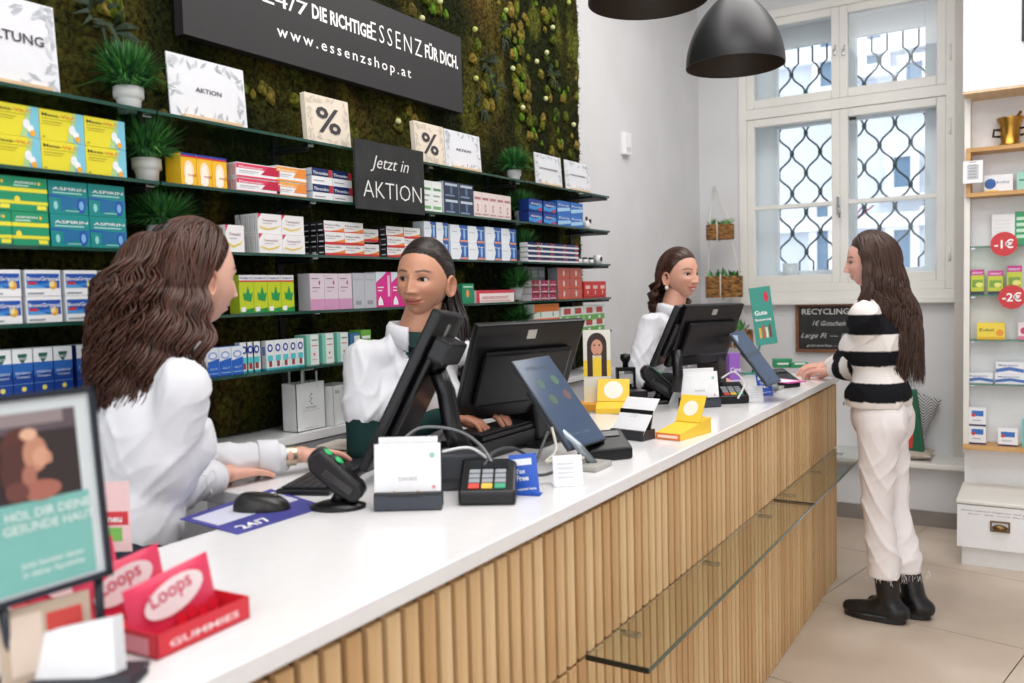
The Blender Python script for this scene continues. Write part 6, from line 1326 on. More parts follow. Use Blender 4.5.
    I = np.arange(nu * nv).reshape(nu, nv); J = np.roll(I, -1, 0)
    F = np.stack([I[:, :-1], J[:, :-1], J[:, 1:], I[:, 1:]], -1).reshape(-1, 4)[:, ::-1]
    return P_.reshape(-1, 3), F[:, ::-1], col.reshape(-1, 3)
def ear_mesh(side, skin):
    V, F = [], []; n, m = 26, 9
    for i in range(n + 1):
        t = i / n * PI * 2
        for j in range(m):
            r = j / (m - 1); ex = .0165 * math.cos(t) * r * (1.0 if math.sin(t) > 0 else .8); ez = .031 * math.sin(t) * r
            h = .011 * math.exp(-((r - .86) / .13) ** 2) * (1 if not (-.4 < math.cos(t) - .9 < .2 and False) else .3) - .004 * (1 - r) + .005 * math.exp(-((r - .45) / .12) ** 2) * (1 if math.cos(t) < .3 else 0)
            V.append((side * (.0725 + h + .006 * (1 - math.cos(t)) * r), -.008 + ex - .16 * 0 * ez, -.012 + ez))
    for i in range(n):
        for j in range(m - 1): a = i * m + j; F.append((a, a + m, a + m + 1, a + 1))
    # back side
    k = len(V); V += [(v[0] - side * .006, v[1], v[2]) for v in V]
    F += [tuple(x + k for x in f[::-1]) for f in F]; V += []; 
    return np.array(V), F, np.array(lin(skin)) * np.array([1, .93, .9])
def eye_parts(iris):
    out = []
    for s in (-1, 1):
        q = MB(); c = (s * .0305, .0735, .0015); q.ell(c, (.0122, .0122, .0122), BLACK, 28); V = np.array(q.v); Cc = np.ones(V.shape) * np.array(lin((226, 220, 216)))
        out.append((V, q.f, Cc))
    return out
def tubes(paths, r0, r1, cols, seg=4):
    """paths (N, K, 3) -> one mesh of strands, vectorised"""
    P_ = np.asarray(paths); N, K, _ = P_.shape; T = np.gradient(P_, axis=1); T /= np.linalg.norm(T, axis=2, keepdims=True) + 1e-9
    ref = np.array([.31, .22, .92]); a = np.cross(T, ref); a /= np.linalg.norm(a, axis=2, keepdims=True) + 1e-9; b = np.cross(T, a)
    t = np.linspace(0, 1, K); rad = (r0 + (r1 - r0) * t ** 2) * (1 - .75 * np.clip((t - .88) / .12, 0, 1)); rad = rad * np.minimum(1, .4 + t * 8)
    th = np.linspace(0, 2 * PI, seg, endpoint=False)
    V = P_[:, :, None, :] + rad[None, :, None, None] * (a[:, :, None, :] * np.cos(th)[None, None, :, None] * 1.5 + b[:, :, None, :] * np.sin(th)[None, None, :, None])
    I = np.arange(N * K * seg).reshape(N, K, seg); A = I[:, :-1]; B = I[:, 1:]
    F = np.stack([A, np.roll(A, -1, 2), np.roll(B, -1, 2), B], -1).reshape(-1, 4); C = np.repeat(cols, K * seg, 0)
    return V.reshape(-1, 3), F, C
def slerp_path(az0, el0, az1, el1, K, off):
    d = lambda a, e: np.stack([np.sin(a) * np.cos(e), np.cos(a) * np.cos(e), np.sin(e)], -1)
    A, B = d(az0, el0), d(az1, el1); om = np.arccos(np.clip((A * B).sum(-1), -1, 1))[:, None, None] + 1e-6; t = np.linspace(0, 1, K)[None, :, None]
    D = (np.sin((1 - t) * om) * A[:, None] + np.sin(t * om) * B[:, None]) / np.sin(om); az = np.arctan2(D[..., 0], D[..., 1]); el = np.arcsin(np.clip(D[..., 2], -1, 1))
    p = skull(az, el); n = D.copy(); return p + n * off
def hair_cols(n, c, var=.3):
    base = np.array(lin(c)); return base * (1 + RNG.uniform(-var, var * 1.3, (n, 1))) * (1 + RNG.uniform(-.06, .06, (n, 3)))
def cap(c, off=.004, grow=0.03):
    nu, nv = 96, 60; az = np.linspace(-PI, PI, nu, endpoint=False); t = np.linspace(0, 1, nv)
    A = az[:, None] * np.ones(nv); E0 = hairline(A) + grow; E_ = E0 + (PI / 2 - E0) * t; D = np.stack([np.sin(A) * np.cos(E_), np.cos(A) * np.cos(E_), np.sin(E_)], -1)
    V = skull(A, E_) + D * (off * np.minimum(1, t * 6 + .1))[None, :, None]; I = np.arange(nu * nv).reshape(nu, nv); J = np.roll(I, -1, 0)
    return V.reshape(-1, 3), np.stack([I[:, :-1], I[:, 1:], J[:, 1:], J[:, :-1]], -1).reshape(-1, 4)[:, ::-1], np.array(lin(c))
def hair_tied(n, tie_az, tie_el, c, off=.009, part=None):
    az = RNG.uniform(-PI, PI, n); el = hairline(az) + .015 + np.abs(RNG.normal(0, .25, n)) * (RNG.uniform(0, 1, n) > .35)
    el = np.minimum(el, 1.3); K = 22; ta = np.full(n, tie_az) + RNG.normal(0, .05, n); te = np.full(n, tie_el) + RNG.normal(0, .05, n)
    o = off * np.sin(np.linspace(.12, 1, K) * PI * .6)[None, :, None] * RNG.uniform(.6, 1.2, (n, 1, 1)); return slerp_path(az, el, ta, te, K, o), hair_cols(n, c)
def hair_tail(n, start, length, back, spread0, spread1, wave, freq, c, side=0.0, K=40, taper=.35, flat=1.0):
    t = np.linspace(0, 1, K)[None, :]; ang = RNG.uniform(0, 2 * PI, (n, 1)); rr = np.sqrt(RNG.uniform(0, 1, (n, 1))); ph = RNG.uniform(0, 2 * PI, (n, 1)); L = length * RNG.uniform(.82, 1.05, (n, 1))
    sp = spread0 + (spread1 - spread0) * np.minimum(1, t * 2.6) ** .8 - spread1 * taper * np.clip(t - .45, 0, 1) ** 1.1 * 1.6
    cl = .35 * np.round(ang * 3) / 3 + .0 * rr
    x = start[0] + side * t ** 1.3 + np.cos(ang) * rr * sp + wave * np.sin(freq * t + cl * 6 + ph * .16 + rr * 2) * np.minimum(1, t * 4)
    y = start[1] - back * (.35 * np.sin(np.minimum(1, t * 2.5) * PI / 2) + .65 * t ** 1.2) + np.sin(ang) * rr * sp * flat + wave * np.cos(freq * t + cl * 6 + ph * .16 + rr * 2) * np.minimum(1, t * 4)
    z = start[2] + .02 * np.sin(np.minimum(1, t * 5) * PI) - L * t
    return np.stack([x, y, z], -1), hair_cols(n, c)
def hair_hang(n, az_lo, az_hi, length, c, wave, freq, push=.02, part=True, K=60, drop_el=-.15, body=.03, lenvar=.12, front_len=1.0, shoulder=-.2, backpush=.05):
    s = RNG.choice([-1, 1], n); azE = s * RNG.uniform(az_lo, az_hi, n); K1 = 20
    elS = RNG.uniform(.85, 1.5, n); azS = s * RNG.uniform(.02, 3.0, n); azS = np.where(elS > 1.1, azS, s * np.abs(azE) * RNG.uniform(.8, 1, n)); elS = np.where(elS > 1.1, elS, RNG.uniform(.3, 1.1, n))
    lay = RNG.uniform(.3, 1, (n, 1, 1)); p1 = slerp_path(azS, elS, azE, np.full(n, drop_el), K1, .006 + push * np.linspace(.25, 1, K1)[None, :, None] * lay)
    end = p1[:, -1]; t = np.linspace(0, 1, K - K1 + 1)[1:][None, :]; L = (length * RNG.uniform(1 - lenvar, 1, n))[:, None]; ph = RNG.uniform(0, 2 * PI, (n, 1)); cl = np.round(azE * 5)[:, None]
    out = np.stack([np.sin(azE), np.cos(azE)], -1); zz = end[:, 2:3] - L * t; k = np.clip((shoulder - zz + .08) / .12, 0, 1)
    bx = out[:, :1] * body * np.sin(np.minimum(1, t * 2) * PI / 2) + wave * np.sin(freq * length * t + cl * 1.2 + ph * .2) * np.minimum(1, t * 5); by = out[:, 1:] * body * np.sin(np.minimum(1, t * 2) * PI / 2) + wave * np.cos(freq * length * t + cl * 1.2 + ph * .2) * np.minimum(1, t * 5)
    by = by - backpush * k * np.clip(1.2 - np.cos(azE)[:, None] * 0, 0, 1)
    p2 = np.stack([end[:, :1] + bx, end[:, 1:2] + by, zz], -1); return np.concatenate([p1, p2], 1), hair_cols(n, c)

def hand_shapes(wr, d, n, side, curl=(.25, .35, .3), spread=.1, s=1.0, thumb=.5):
    """wr wrist point, d pointing direction, n direction the palm faces, side = unit towards the thumb"""
    d = Vector(d).normalized(); n = Vector(n); n = (n - d * n.dot(d)).normalized(); sd = Vector(side); sd = (sd - d * sd.dot(d) - n * sd.dot(n)).normalized()
    sh = [('c', wr - d * .02, .023 * s, wr + d * .02, .022 * s)]
    for k in range(4):
        off = (1.5 - k) * .0185 * s; kn = wr + d * (.083 - .004 * abs(k - 1)) * s + sd * off - n * .002
        sh.append(('c', wr + d * .015 * s + sd * off * .62, .0155 * s, kn, .0105 * s))
        if k < 3: sh.append(('c', wr + d * .03 * s + sd * (off - .009 * s) * .8, .014 * s, kn - sd * .0095 * s - d * .008, .009 * s))
        L = (.071, .079, .073, .058)[k] * s; dr = (d + sd * spread * (1.5 - k)).normalized(); p = kn; a = 0
        for j, (fr, r0, r1) in enumerate(((.45, .0094, .0084), (.32, .0084, .0076), (.25, .0076, .0064))):
            a += curl[j]; dd = dr * math.cos(a) + n * math.sin(a); q = p + dd * L * fr; sh.append(('c', p, r0 * s, q, r1 * s)); p = q
    b = wr + d * .018 * s + sd * .018 * s + n * .004; t1 = b + (d * .6 + sd * .75 + n * .3).normalized() * .042 * s; t2 = t1 + (d * (.85) + sd * (.5 - thumb * .3) + n * .35).normalized() * .034 * s; t3 = t2 + (d + sd * (.2 - thumb * .2) + n * .4).normalized() * .026 * s
    sh += [('c', b, .0175 * s, t1, .0125 * s), ('c', t1, .0118 * s, t2, .0102 * s), ('c', t2, .0102 * s, t3, .0082 * s)]
    return sh
def ik(S_, T_, l1, l2, pole):
    S_, T_, pole = Vector(S_), Vector(T_), Vector(pole); d = T_ - S_; L = min(d.length, (l1 + l2) * .995); dn = d.normalized(); a = (l1 * l1 - l2 * l2 + L * L) / (2 * L); h = math.sqrt(max(l1 * l1 - a * a, 0))
    pl_ = pole - S_; pl_ = (pl_ - dn * pl_.dot(dn)).normalized(); return S_ + dn * a + pl_ * h, S_ + dn * L
def person(lab, base, face, height, head_c, head_dir, hands, skin, lip, brow, hairc, iris, hair_fn, garment, lean=(0, 0), head_pitch=0.0, head_roll=0.0, smile=0.0, teeth=False, legs_off=(0, 0), pants=(40, 44, 56), shoes=(30, 30, 32), foot_spread=.09, eye_look=(0, 0)):
    s = height / 1.68; F = Vector((*face, 0)).normalized(); R = Vector((F.y, -F.x, 0)); B = Vector((base[0], base[1], 0))
    t = thing('person', lab, 'person', (base[0], base[1], 0)); o_ = np.array([base[0], base[1], 0])
    def J(x, y, z):
        z *= s; x *= s; y *= s; k = max(0, z - .95); return B + R * (x + lean[1] * k) + F * (y + lean[0] * k) + Vector((0, 0, z))
    R3 = Matrix((R, F, Vector((0, 0, 1)))).transposed()
    def torso(e, female=1):
        return [('e', J(0, 0, .90), ((.158 + e) * s, (.108 + e) * s, .13 * s), R3), ('e', J(0, .005, 1.04), ((.122 + e) * s, (.09 + e) * s, .14 * s), R3), ('e', J(0, .0, 1.21), ((.142 + e) * s, (.102 + e) * s, .17 * s), R3),
                ('c', J(-.132, 0, 1.343), (.043 + e) * s, J(.132, 0, 1.343), (.043 + e) * s), ('c', J(-.045, 0, 1.368), (.045 + e) * s, J(.045, 0, 1.368), (.045 + e) * s), ('e', J(-.062, .058, 1.205), ((.062 + e) * s, (.056 + e) * s, (.068 + e) * s), R3), ('e', J(.062, .058, 1.205), ((.062 + e) * s, (.056 + e) * s, (.068 + e) * s), R3),
                ('e', J(-.07, -.05, .88), ((.085 + e) * s, (.08 + e) * s, (.09 + e) * s), R3), ('e', J(.07, -.05, .88), ((.085 + e) * s, (.08 + e) * s, (.09 + e) * s), R3)]
    hd = Vector((*head_dir, 0)).normalized(); hr = Vector((hd.y, -hd.x, 0)); HC = Vector(head_c)
    H3 = Matrix((hr, hd, Vector((0, 0, 1)))).transposed(); H3t = H3 @ Matrix.Rotation(head_roll, 3, 'Y') @ Matrix.Rotation(head_pitch, 3, 'X')
    Hh = Matrix.Translation(HC) @ H3t.to_4x4() @ Matrix.Scale(HS * s, 4); Hn = np.array(Hh)
    def hx(V, M=Hn): return V @ M[:3, :3].T + M[:3, 3] - o_
    # arms
    arms = []
    for sd, (T_, pole, hdir, pn, curl, thumbside) in zip((1, -1), hands):
        Sh = J(.158 * sd, -.005, 1.338); El, Wr = ik(Sh, T_, .275 * s, .245 * s, pole); arms.append((sd, Sh, El, Wr, hdir, pn, curl, thumbside))
    sh = torso(-.012) + [('c', J(0, -.012, 1.37), .055 * s, HC + H3t @ Vector((0, -.018, -.055)), .051 * s)]
    legs = []
    for sd in (-1, 1):
        hp = J(.085 * sd, -.01, .86); fx = B + R * (foot_spread * sd * s + legs_off[1]) + F * (legs_off[0] + (.04 if sd < 0 else -.04)); kn = (hp + fx) / 2 + F * .025 + Vector((0, 0, .02)); kn.z = .47 * s; an = fx + Vector((0, 0, .09 * s)); legs.append((hp, kn, an, fx))
        sh += [('c', hp, .086 * s, kn, .056 * s), ('c', kn, .054 * s, kn * .5 + an * .5 - F * .008, .052 * s), ('c', kn * .5 + an * .5 - F * .008, .052 * s, an, .036 * s), ('c', an - Vector((0, 0, .04)), .036, fx + F * .12 + Vector((0, 0, .035)), .03)]
    for sd, Sh, El, Wr, *_ in arms: sh += [('c', Sh, .047 * s, El, .036 * s), ('c', El, .036 * s, El.lerp(Wr, .35), .036 * s), ('c', El.lerp(Wr, .35), .036 * s, Wr, .0235 * s)]
    V, Fc = vox(sh, .009, 3); sk = np.array(lin(skin)); parts = [(V - o_, Fc, sk, 0)]
    for sd, Sh, El, Wr, hdir, pn, curl, ts in arms:
        V, Fc = vox(hand_shapes(Wr, Vector(hdir), Vector(pn), Vector(ts), curl, s=s * .98), .0027, 3); kc = sk * np.array([1, .92, .9]); parts.append((V - o_, Fc, kc, 0))
    V, Fc, C = head_mesh(skin, lip, brow, hairc, smile, teeth); parts.append((hx(V), Fc.tolist(), C, 0))
    for sd in (-1, 1): V, Fc, C = ear_mesh(sd, skin); parts.append((hx(V), Fc, C, 0))
    link('body', mesh_any('body', parts, [SKINM]), t)
    # eyes
    for sd in (-1, 1):
        q = MB(); EM = mat((206, 200, 196), .25); c = Vector((sd * .0302, .0572, .0015)); q.ell(c, (.0124, .0124, .0124), EM, 24)
        g = Vector((eye_look[0], 1, eye_look[1])).normalized(); Te = frame(c + g * .0111, g.cross(Vector((0, 0, 1))), z=g)
        q.lathe([(0, .0018), (.0028, .0017)], mat((12, 10, 10), .1), 16, T=Te); q.lathe([(.0028, .0017), (.0062, .0008), (.0066, -.0004)], mat(iris, .12), 18, T=Te)
        q.v = [tuple(Hh @ Vector(v) - Vector((base[0], base[1], 0))) for v in q.v]; q.build('eye', t)
    # hair
    Hy = np.array(Matrix.Translation(HC) @ H3t.to_4x4() @ Matrix.Scale(HS * s, 4))
    hp = [(hx(V, Hy), Fc.tolist() if hasattr(Fc, 'tolist') else Fc, C, 0) for V, Fc, C in hair_fn()]
    link('hair', mesh_any('hair', hp, [HAIRM]), t)
    garment(t, dict(J=J, s=s, F=F, R=R, R3=R3, torso=torso, arms=arms, legs=legs, o=o_, HC=HC, hd=hd, hr=hr, H3t=H3t, B=B, Hh=Hh))
    return t
def seg_t(V, a, b):
    a, b = np.array(a), np.array(b); ab = b - a; t = np.clip(((V - a) @ ab) / (ab @ ab), 0, 1); return t, np.linalg.norm(V - (a + t[:, None] * ab), axis=1)
def wrinkle(V, N_amp=.004, f=38, seed=3):
    x, y, z = V[:, 0], V[:, 1], V[:, 2]
    w1 = np.sin(z * f * .55 + 1.7 * np.sin(x * f * .5 + seed) + 1.3 * np.sin(y * f * .45 + seed * 2) + x * f * .5); w2 = np.sin((x + y) * f * .6 - z * f * .35 + 1.5 * np.sin(z * f * .4 + seed * 3))
    mask = .5 + .5 * np.sin(x * f * .23 + z * f * .19 + y * f * .31 + seed * 5)
    return N_amp * (((1 - np.abs(w1)) ** 2.5) * 1.6 * mask + ((1 - np.abs(w2)) ** 2.5) * 1.3 * (1 - mask) - .4)
def radial(V, axisfn): return axisfn
def fold(V, Fc, amp, f, seed):
    me = bpy.data.meshes.new('w'); me.from_pydata(V.tolist(), [], Fc); me.update(); n = np.empty(len(V) * 3, np.float32); me.vertices.foreach_get('normal', n); bpy.data.meshes.remove(me)
    return V + n.reshape(-1, 3) * wrinkle(V, amp, f, seed)[:, None]
def collar(t, g, c, h=.045, open_=.6, r0=.063, flare=.020, drop=.0, lapel=0.0, label=None, fwd=.012, m=None):
    s = g['s']; q = MB(); n = 40; N0 = g['J'](0, -.006 + fwd, 1.392 + drop); vs = []
    for i in range(n + 1):
        a = open_ + (2 * PI - 2 * open_) * i / n; fr = math.cos(a)
        for (rr, zz) in ((r0 * .98, 0), (r0 + .002, h * .9), (r0 + .006, h), (r0 + flare * .8, h * .75), (r0 + flare, h * .1 - lapel * max(0, fr) ** 2)):
            vs.append(N0 + g['R'] * math.sin(a) * rr * s + g['F'] * fr * rr * s * .95 + Vector((0, 0, (zz - .02 * max(0, fr)) * s)))
    fs = [(i * 5 + j, (i + 1) * 5 + j, (i + 1) * 5 + j + 1, i * 5 + j + 1) for i in range(n) for j in range(4)]
    q.add([v - Vector(g['o']) for v in vs], fs, m or mat(c, .8), True); o = q.build('collar', t, label=label); sm = o.modifiers.new('s', 'SOLIDIFY'); sm.thickness = .003; return o
WHT = (226, 227, 232)
def coat(sleeve, under, vneck=0.0, length=.80, e=.010, cuff=True, undername='sweater', collar_open=.55, pocket=True, watch=False):
    def fn(t, g):
        s, J, o_ = g['s'], g['J'], g['o']; uc = lin(under) if under else None
        sh = g['torso'](e) + [('c', J(-.06, .0, .86), (.115 + e) * s, J(.06, 0, .86), (.115 + e) * s), ('c', J(-.065, -.01, length), (.10 + e) * s, J(.065, -.01, length), (.10 + e) * s)]
        for sd, Sh, El, Wr, *_ in g['arms']:
            if sleeve >= 1: 
                E2 = El.lerp(Wr, (sleeve - 1)); sh += [('c', Sh, (.050 + e * .7) * s, El, (.043 + e * .7) * s), ('c', El, (.043 + e * .7) * s, E2, (.034 + e * .6) * s)]
            else: E2 = Sh.lerp(El, sleeve); sh += [('c', Sh, (.050 + e * .7) * s, E2, (.05 + e) * s)]
        V, Fc = vox(sh, .007, 22); V = fold(V, Fc, .0075, 34, 2.0); V = fold(V, Fc, .003, 75, 5.0)
        C = np.ones(V.shape) * np.array(lin(WHT))
        loc = (V - np.array(J(0, 0, 0))) @ np.array(g['R3']); zz = V[:, 2] / s
        xl = (V - np.array(J(0, 0, 1.2))) @ np.array(g['R']); yl = (V - np.array(J(0, 0, 1.2))) @ np.array(g['F'])
        if vneck: C[(yl > .0) & (np.abs(xl) < (zz - (1.40 - vneck)) * .42) & (zz < 1.45)] = uc
        if vneck or True:
            ln = (yl > .03) & (np.abs(xl - .004) < .0022) & (zz < 1.40 - vneck) ; C[ln] = np.array(lin((196, 198, 206)))
        link('coat' if under else 'shirt', mesh_any('coat', [(V - o_, Fc, C, 0)], [CLOTH]), t)
        for k in range(5): 
            z = 1.33 - vneck * .6 - k * .085
            p = J(.0, 0, z); ray = g['F']; w_ = V - np.array(p); along = w_ @ np.array(ray); perp = np.linalg.norm(w_ - along[:, None] * np.array(ray), axis=1); idx_ = np.where(perp < .012)[0]
            if len(idx_): d_ = along[idx_].max(); MB().lathe([(0, .0), (.006, 0), (.006, .002), (0, .003)], mat((226, 226, 230), .3), 12, T=frame(p + ray * (d_ + .0005) - Vector(o_), g['R'], z=ray)).build('button', t)
        if under:
            sh = []
            for sd, Sh, El, Wr, *_ in g['arms']:
                a0 = Sh.lerp(El, max(.05, sleeve - .25)) if sleeve < 1 else El; sh += [('c', a0, .05 * s, El, .047 * s), ('c', El, .046 * s, El.lerp(Wr, .93), .032 * s)]
            for k, q_ in enumerate((sh[:2], sh[2:])):
                V, Fc = vox(q_, .006, 3); V = fold(V, Fc, .0022, 80, 1.0); link('sleeve', mesh_any('sleeve', [(V - o_, Fc, np.array(uc), 0)], [CLOTH]), t, label='dark sleeve under the white coat')
            # turtleneck band
            q = MB(); N0 = J(0, .0, 1.362); q.lathe([(.070, 0), (.062, .025), (.0595, .045), (.057, .046), (.053, .02)], mat(under, .9), 30, T=Matrix.Translation(N0 - Vector(o_)) @ Matrix.Rotation(-.12, 4, 'X').to_4x4() @ Matrix.Scale(s, 4)); q.build(undername, t)
        collar(t, g, WHT, h=.052, open_=collar_open, lapel=.035 if vneck else .015, drop=.0)
        if cuff and sleeve >= 1.3:
            for sd, Sh, El, Wr, *_ in g['arms']:
                d = (Wr - El).normalized(); c = El.lerp(Wr, sleeve - 1); MB().tube([c - d * .05 - Vector(o_), c - d * .046 - Vector(o_), c - Vector(o_), c + d * .004 - Vector(o_)], [.044 * s, .046 * s, .044 * s, .040 * s], mat(WHT, .8), 28).build('cuff', t)
        if watch:
            sd, Sh, El, Wr, *_ = g['arms'][watch - 1 if watch > 0 else 1]; d = (Wr - El).normalized(); c = Wr - d * .015
            MB().tube([c - d * .014 - Vector(o_), c + d * .014 - Vector(o_)], [.0275, .0265], mat((176, 166, 146), .3, .9), 24, cap=False).build('watch', t); 
        trousers(t, g, (44, 48, 60)); shoes(t, g, (232, 232, 232))
    return fn
def trousers(t, g, c, flare=0.0, top=.99, m=CLOTH, hem=.10, e=.01):
    s, J, o_ = g['s'], g['J'], g['o']; sh = [('e', J(0, 0, .90), ((.166 + e) * s, (.114 + e) * s, .13 * s), g['R3']), ('c', J(-.03, 0, top - .04), (.115) * s, J(.03, 0, top - .04), (.115) * s), ('e', J(-.07, -.045, .88), ((.086 + e * .6) * s, (.080 + e * .6) * s, (.11 + e) * s), g['R3']), ('e', J(.07, -.045, .88), ((.086 + e * .6) * s, (.080 + e * .6) * s, (.11 + e) * s), g['R3'])]
    for hp, kn, an, fx in g['legs']:
        en = an.copy(); en.z = hem * s + .06; en = kn.lerp(an, (kn.z - en.z) / (kn.z - an.z)); sh += [('c', hp, (.084 + e) * s, kn, (.056 + e) * s), ('c', kn, (.056 + e) * s, en, (.050 + flare + e) * s), ('c', en, (.050 + flare + e) * s, en - Vector((0, 0, .05)), (.050 + flare + e) * s)]
    V, Fc = vox(sh, .008, 12); V = fold(V, Fc, .006, 44, 1.3)
    zc = hem * s; V[:, 2] = np.maximum(V[:, 2], zc + .004 * np.sin(V[:, 0] * 200) ** 2)
    C = np.ones(V.shape) * np.array(lin(c)); link('trousers', mesh_any('trousers', [(V - o_, Fc, C, 0)], [m]), t); return V
def shoes(t, g, c, boot=False):
    s, o_ = g['s'], g['o']; F = g['F']
    for hp, kn, an, fx in g['legs']:
        z = Vector((0, 0, 1)); sh = [('c', fx - F * .045 + z * .05, .042, fx + F * .05 + z * .048, .04), ('c', fx + F * .05 + z * .048, .04, fx + F * .135 + z * .04, .036), ('c', fx + F * .135 + z * .04, .036, fx + F * .17 + z * .038, .03)]
        if boot: 
            up = kn.lerp(an, .70); sh += [('c', fx - F * .022 + z * .05, .052, an + F * .0, .050), ('c', an, .050, up, .050), ('c', an, .045, fx + F * .06 + z * .05, .042)]
        V, Fc = vox(sh, .006, 4); V[:, 2] = np.maximum(V[:, 2], .024)
        cc = np.ones(V.shape) * np.array(lin(c)); link('boot' if boot else 'shoe', mesh_any('shoe', [(V - o_, Fc, cc, 0)], [LEATH if boot else CLOTH]), t)
        so = MB(); pts = []; Rr = g['R']
        for k in range(28):
            a = 2 * PI * k / 28; ca_, sa_ = math.cos(a), math.sin(a); x = .047 * sa_ * (1.0 if ca_ > 0 else .9); y = .058 + (.135 if ca_ > 0 else .128) * (abs(ca_) ** .8) * (1 if ca_ > 0 else -1); pts.append(fx + Rr * x + F * y - Vector(o_))
        so.prism([(p.x, p.y) for p in pts], 0.0005, .03, BLACK if boot else mat((220, 220, 220), .6)); o2 = so.build('sole', t); o2.modifiers.new('b', 'BEVEL').width = .005
LEATH = vcol_mat('leather', .3, 0, .2, 200)

# ---------- 1: assistant with long curly half-tied hair, seen from behind right
def hair_w1():
    c = (70, 40, 28); out = [cap(c, .006)]
    p, k = hair_tied(760, PI, .85, c, .012); out.append(tubes(p, .0018, .0017, k))
    p, k = hair_tail(800, (0, -.088, .088), .345, .105, .015, .088, .0075, 30, c, K=50, taper=.55, flat=.75); out.append(tubes(p, .0021, .0012, k))
    p, k = hair_hang(560, 1.75, PI, .27, c, .008, 70, push=.022, body=.055, drop_el=-.25, backpush=.03, K=52); out.append(tubes(p, .0021, .0012, k))
    q = MB(); q.lathe([(.014, -.006), (.022, -.004), (.024, .0), (.022, .006), (.014, .008)], BLACK, 18, T=frame((0, -.082, .098), (1, 0, 0), y=(0, .7, .7)) ); out.append((np.array(q.v), q.f, np.array(lin((14, 14, 14))))); return out
hc = P(196, 278, 1.95)
HL = P(300, 457, 2.24); HR = P(226, 478, 2.05); HR.z = TOP + .045; HL.z = TOP + .055
hr0 = W(224, 474, z=TOP + .035); hl0 = W(296, 455, z=TOP + .05)
person('person in a white shirt with long half-tied brown curls, seen from behind', (-1.665, 1.085), (.32, .95), 1.66, hc, (.17, .985),
    [(hr0, (-1.50, .60, .95), Vector((.0, .1, -.012)), (0, 0, -1), (.12, .12, .1), (-.8, .3, 0)),
     (hl0, (-1.95, 1.2, 1.0), Vector((.045, .16, -.01)), (.1, 0, -1), (.2, .25, .2), (.9, -.2, 0))],
    (226, 178, 158), (190, 104, 96), (70, 44, 36), (58, 38, 30), (60, 46, 36), hair_w1, coat(1.8, None, 0, e=.012, watch=2, collar_open=.35), lean=(.27, .0), head_pitch=-.08)
# earring
# ---------- 2: assistant with dark hair in a low ponytail, coat over dark green
def hair_w2():
    c = (36, 26, 24); out = [cap(c, .005)]
    p, k = hair_tied(620, PI, -.12, c, .006); out.append(tubes(p, .0021, .0021, k))
    p, k = hair_tail(260, (-.02, -.106, -.005), .32, .01, .018, .050, .005, 9, c, side=-.10, K=40, taper=.35); out.append(tubes(p, .0024, .0014, k)); return out
hc = P(424, 281, 2.52)
person('person in a white coat over dark green, dark hair in a low ponytail, smiling sideways', (-1.595, 2.00), (.86, -.5), 1.655, hc, (.21, -.98),
    [(Vector((-1.445, 1.95, 1.15)), (-1.66, 1.62, .95), (.85, .5, -.1), (0, 0, -1), (.35, .45, .3), (-.4, .9, 0)),
     (Vector((-1.445, 2.10, 1.15)), (-1.70, 2.5, 1.0), (.98, .1, -.1), (0, 0, -1), (.35, .45, .3), (0, -1, 0))],
    (206, 150, 122), (170, 84, 78), (44, 30, 26), (34, 24, 22), (44, 30, 24), hair_w2, coat(.62, (22, 52, 50), .15), lean=(.06, .0), head_roll=-.06, head_pitch=.03, smile=.75, eye_look=(.22, .02))
# ---------- 3: smiling assistant with curly half-tied hair
def hair_w3():
    c = (70, 42, 30); out = [cap(c, .006)]
    p, k = hair_tied(520, PI, .1, c, .011); out.append(tubes(p, .0024, .0022, k))
    p, k = hair_hang(380, 1.9, PI, .15, c, .010, 120, push=.012, body=.03, drop_el=-.3, backpush=0); out.append(tubes(p, .0020, .0013, k))
    p, k = hair_tail(120, (0, -.102, .015), .19, .03, .015, .05, .012, 26, c, K=40, taper=.2); out.append(tubes(p, .0028, .0016, k))
    q = MB(); q.box((-.03, -.125, .002), (.03, -.108, .022), BLACK, bevel=.004); out.append((np.array(q.v), q.f, np.array(lin((14, 14, 14))))); return out
hc = P(680, 276, 3.92)
p3_ = person('person in a white coat with curly brown hair and pearl earring, smiling toward the customer', (-1.47, 3.72), (.96, -.28), 1.665, hc, (.93, -.36),
    [(Vector((-1.27, 3.52, 1.10)), (-1.62, 3.3, .95), (.9, .35, -.1), (0, 0, -1), (.3, .4, .3), (-.3, .9, 0)),
     (Vector((-1.26, 3.66, 1.10)), (-1.6, 4.2, 1.0), (.98, -.1, -.1), (0, 0, -1), (.3, .4, .3), (0, -1, 0))],
    (222, 166, 142), (196, 90, 86), (60, 40, 34), (60, 40, 32), (50, 36, 28), hair_w3, coat(.95, (24, 24, 28), .15), lean=(.1, .0), head_roll=.0, head_pitch=.04, smile=1.0, teeth=True, eye_look=(-.1, 0))
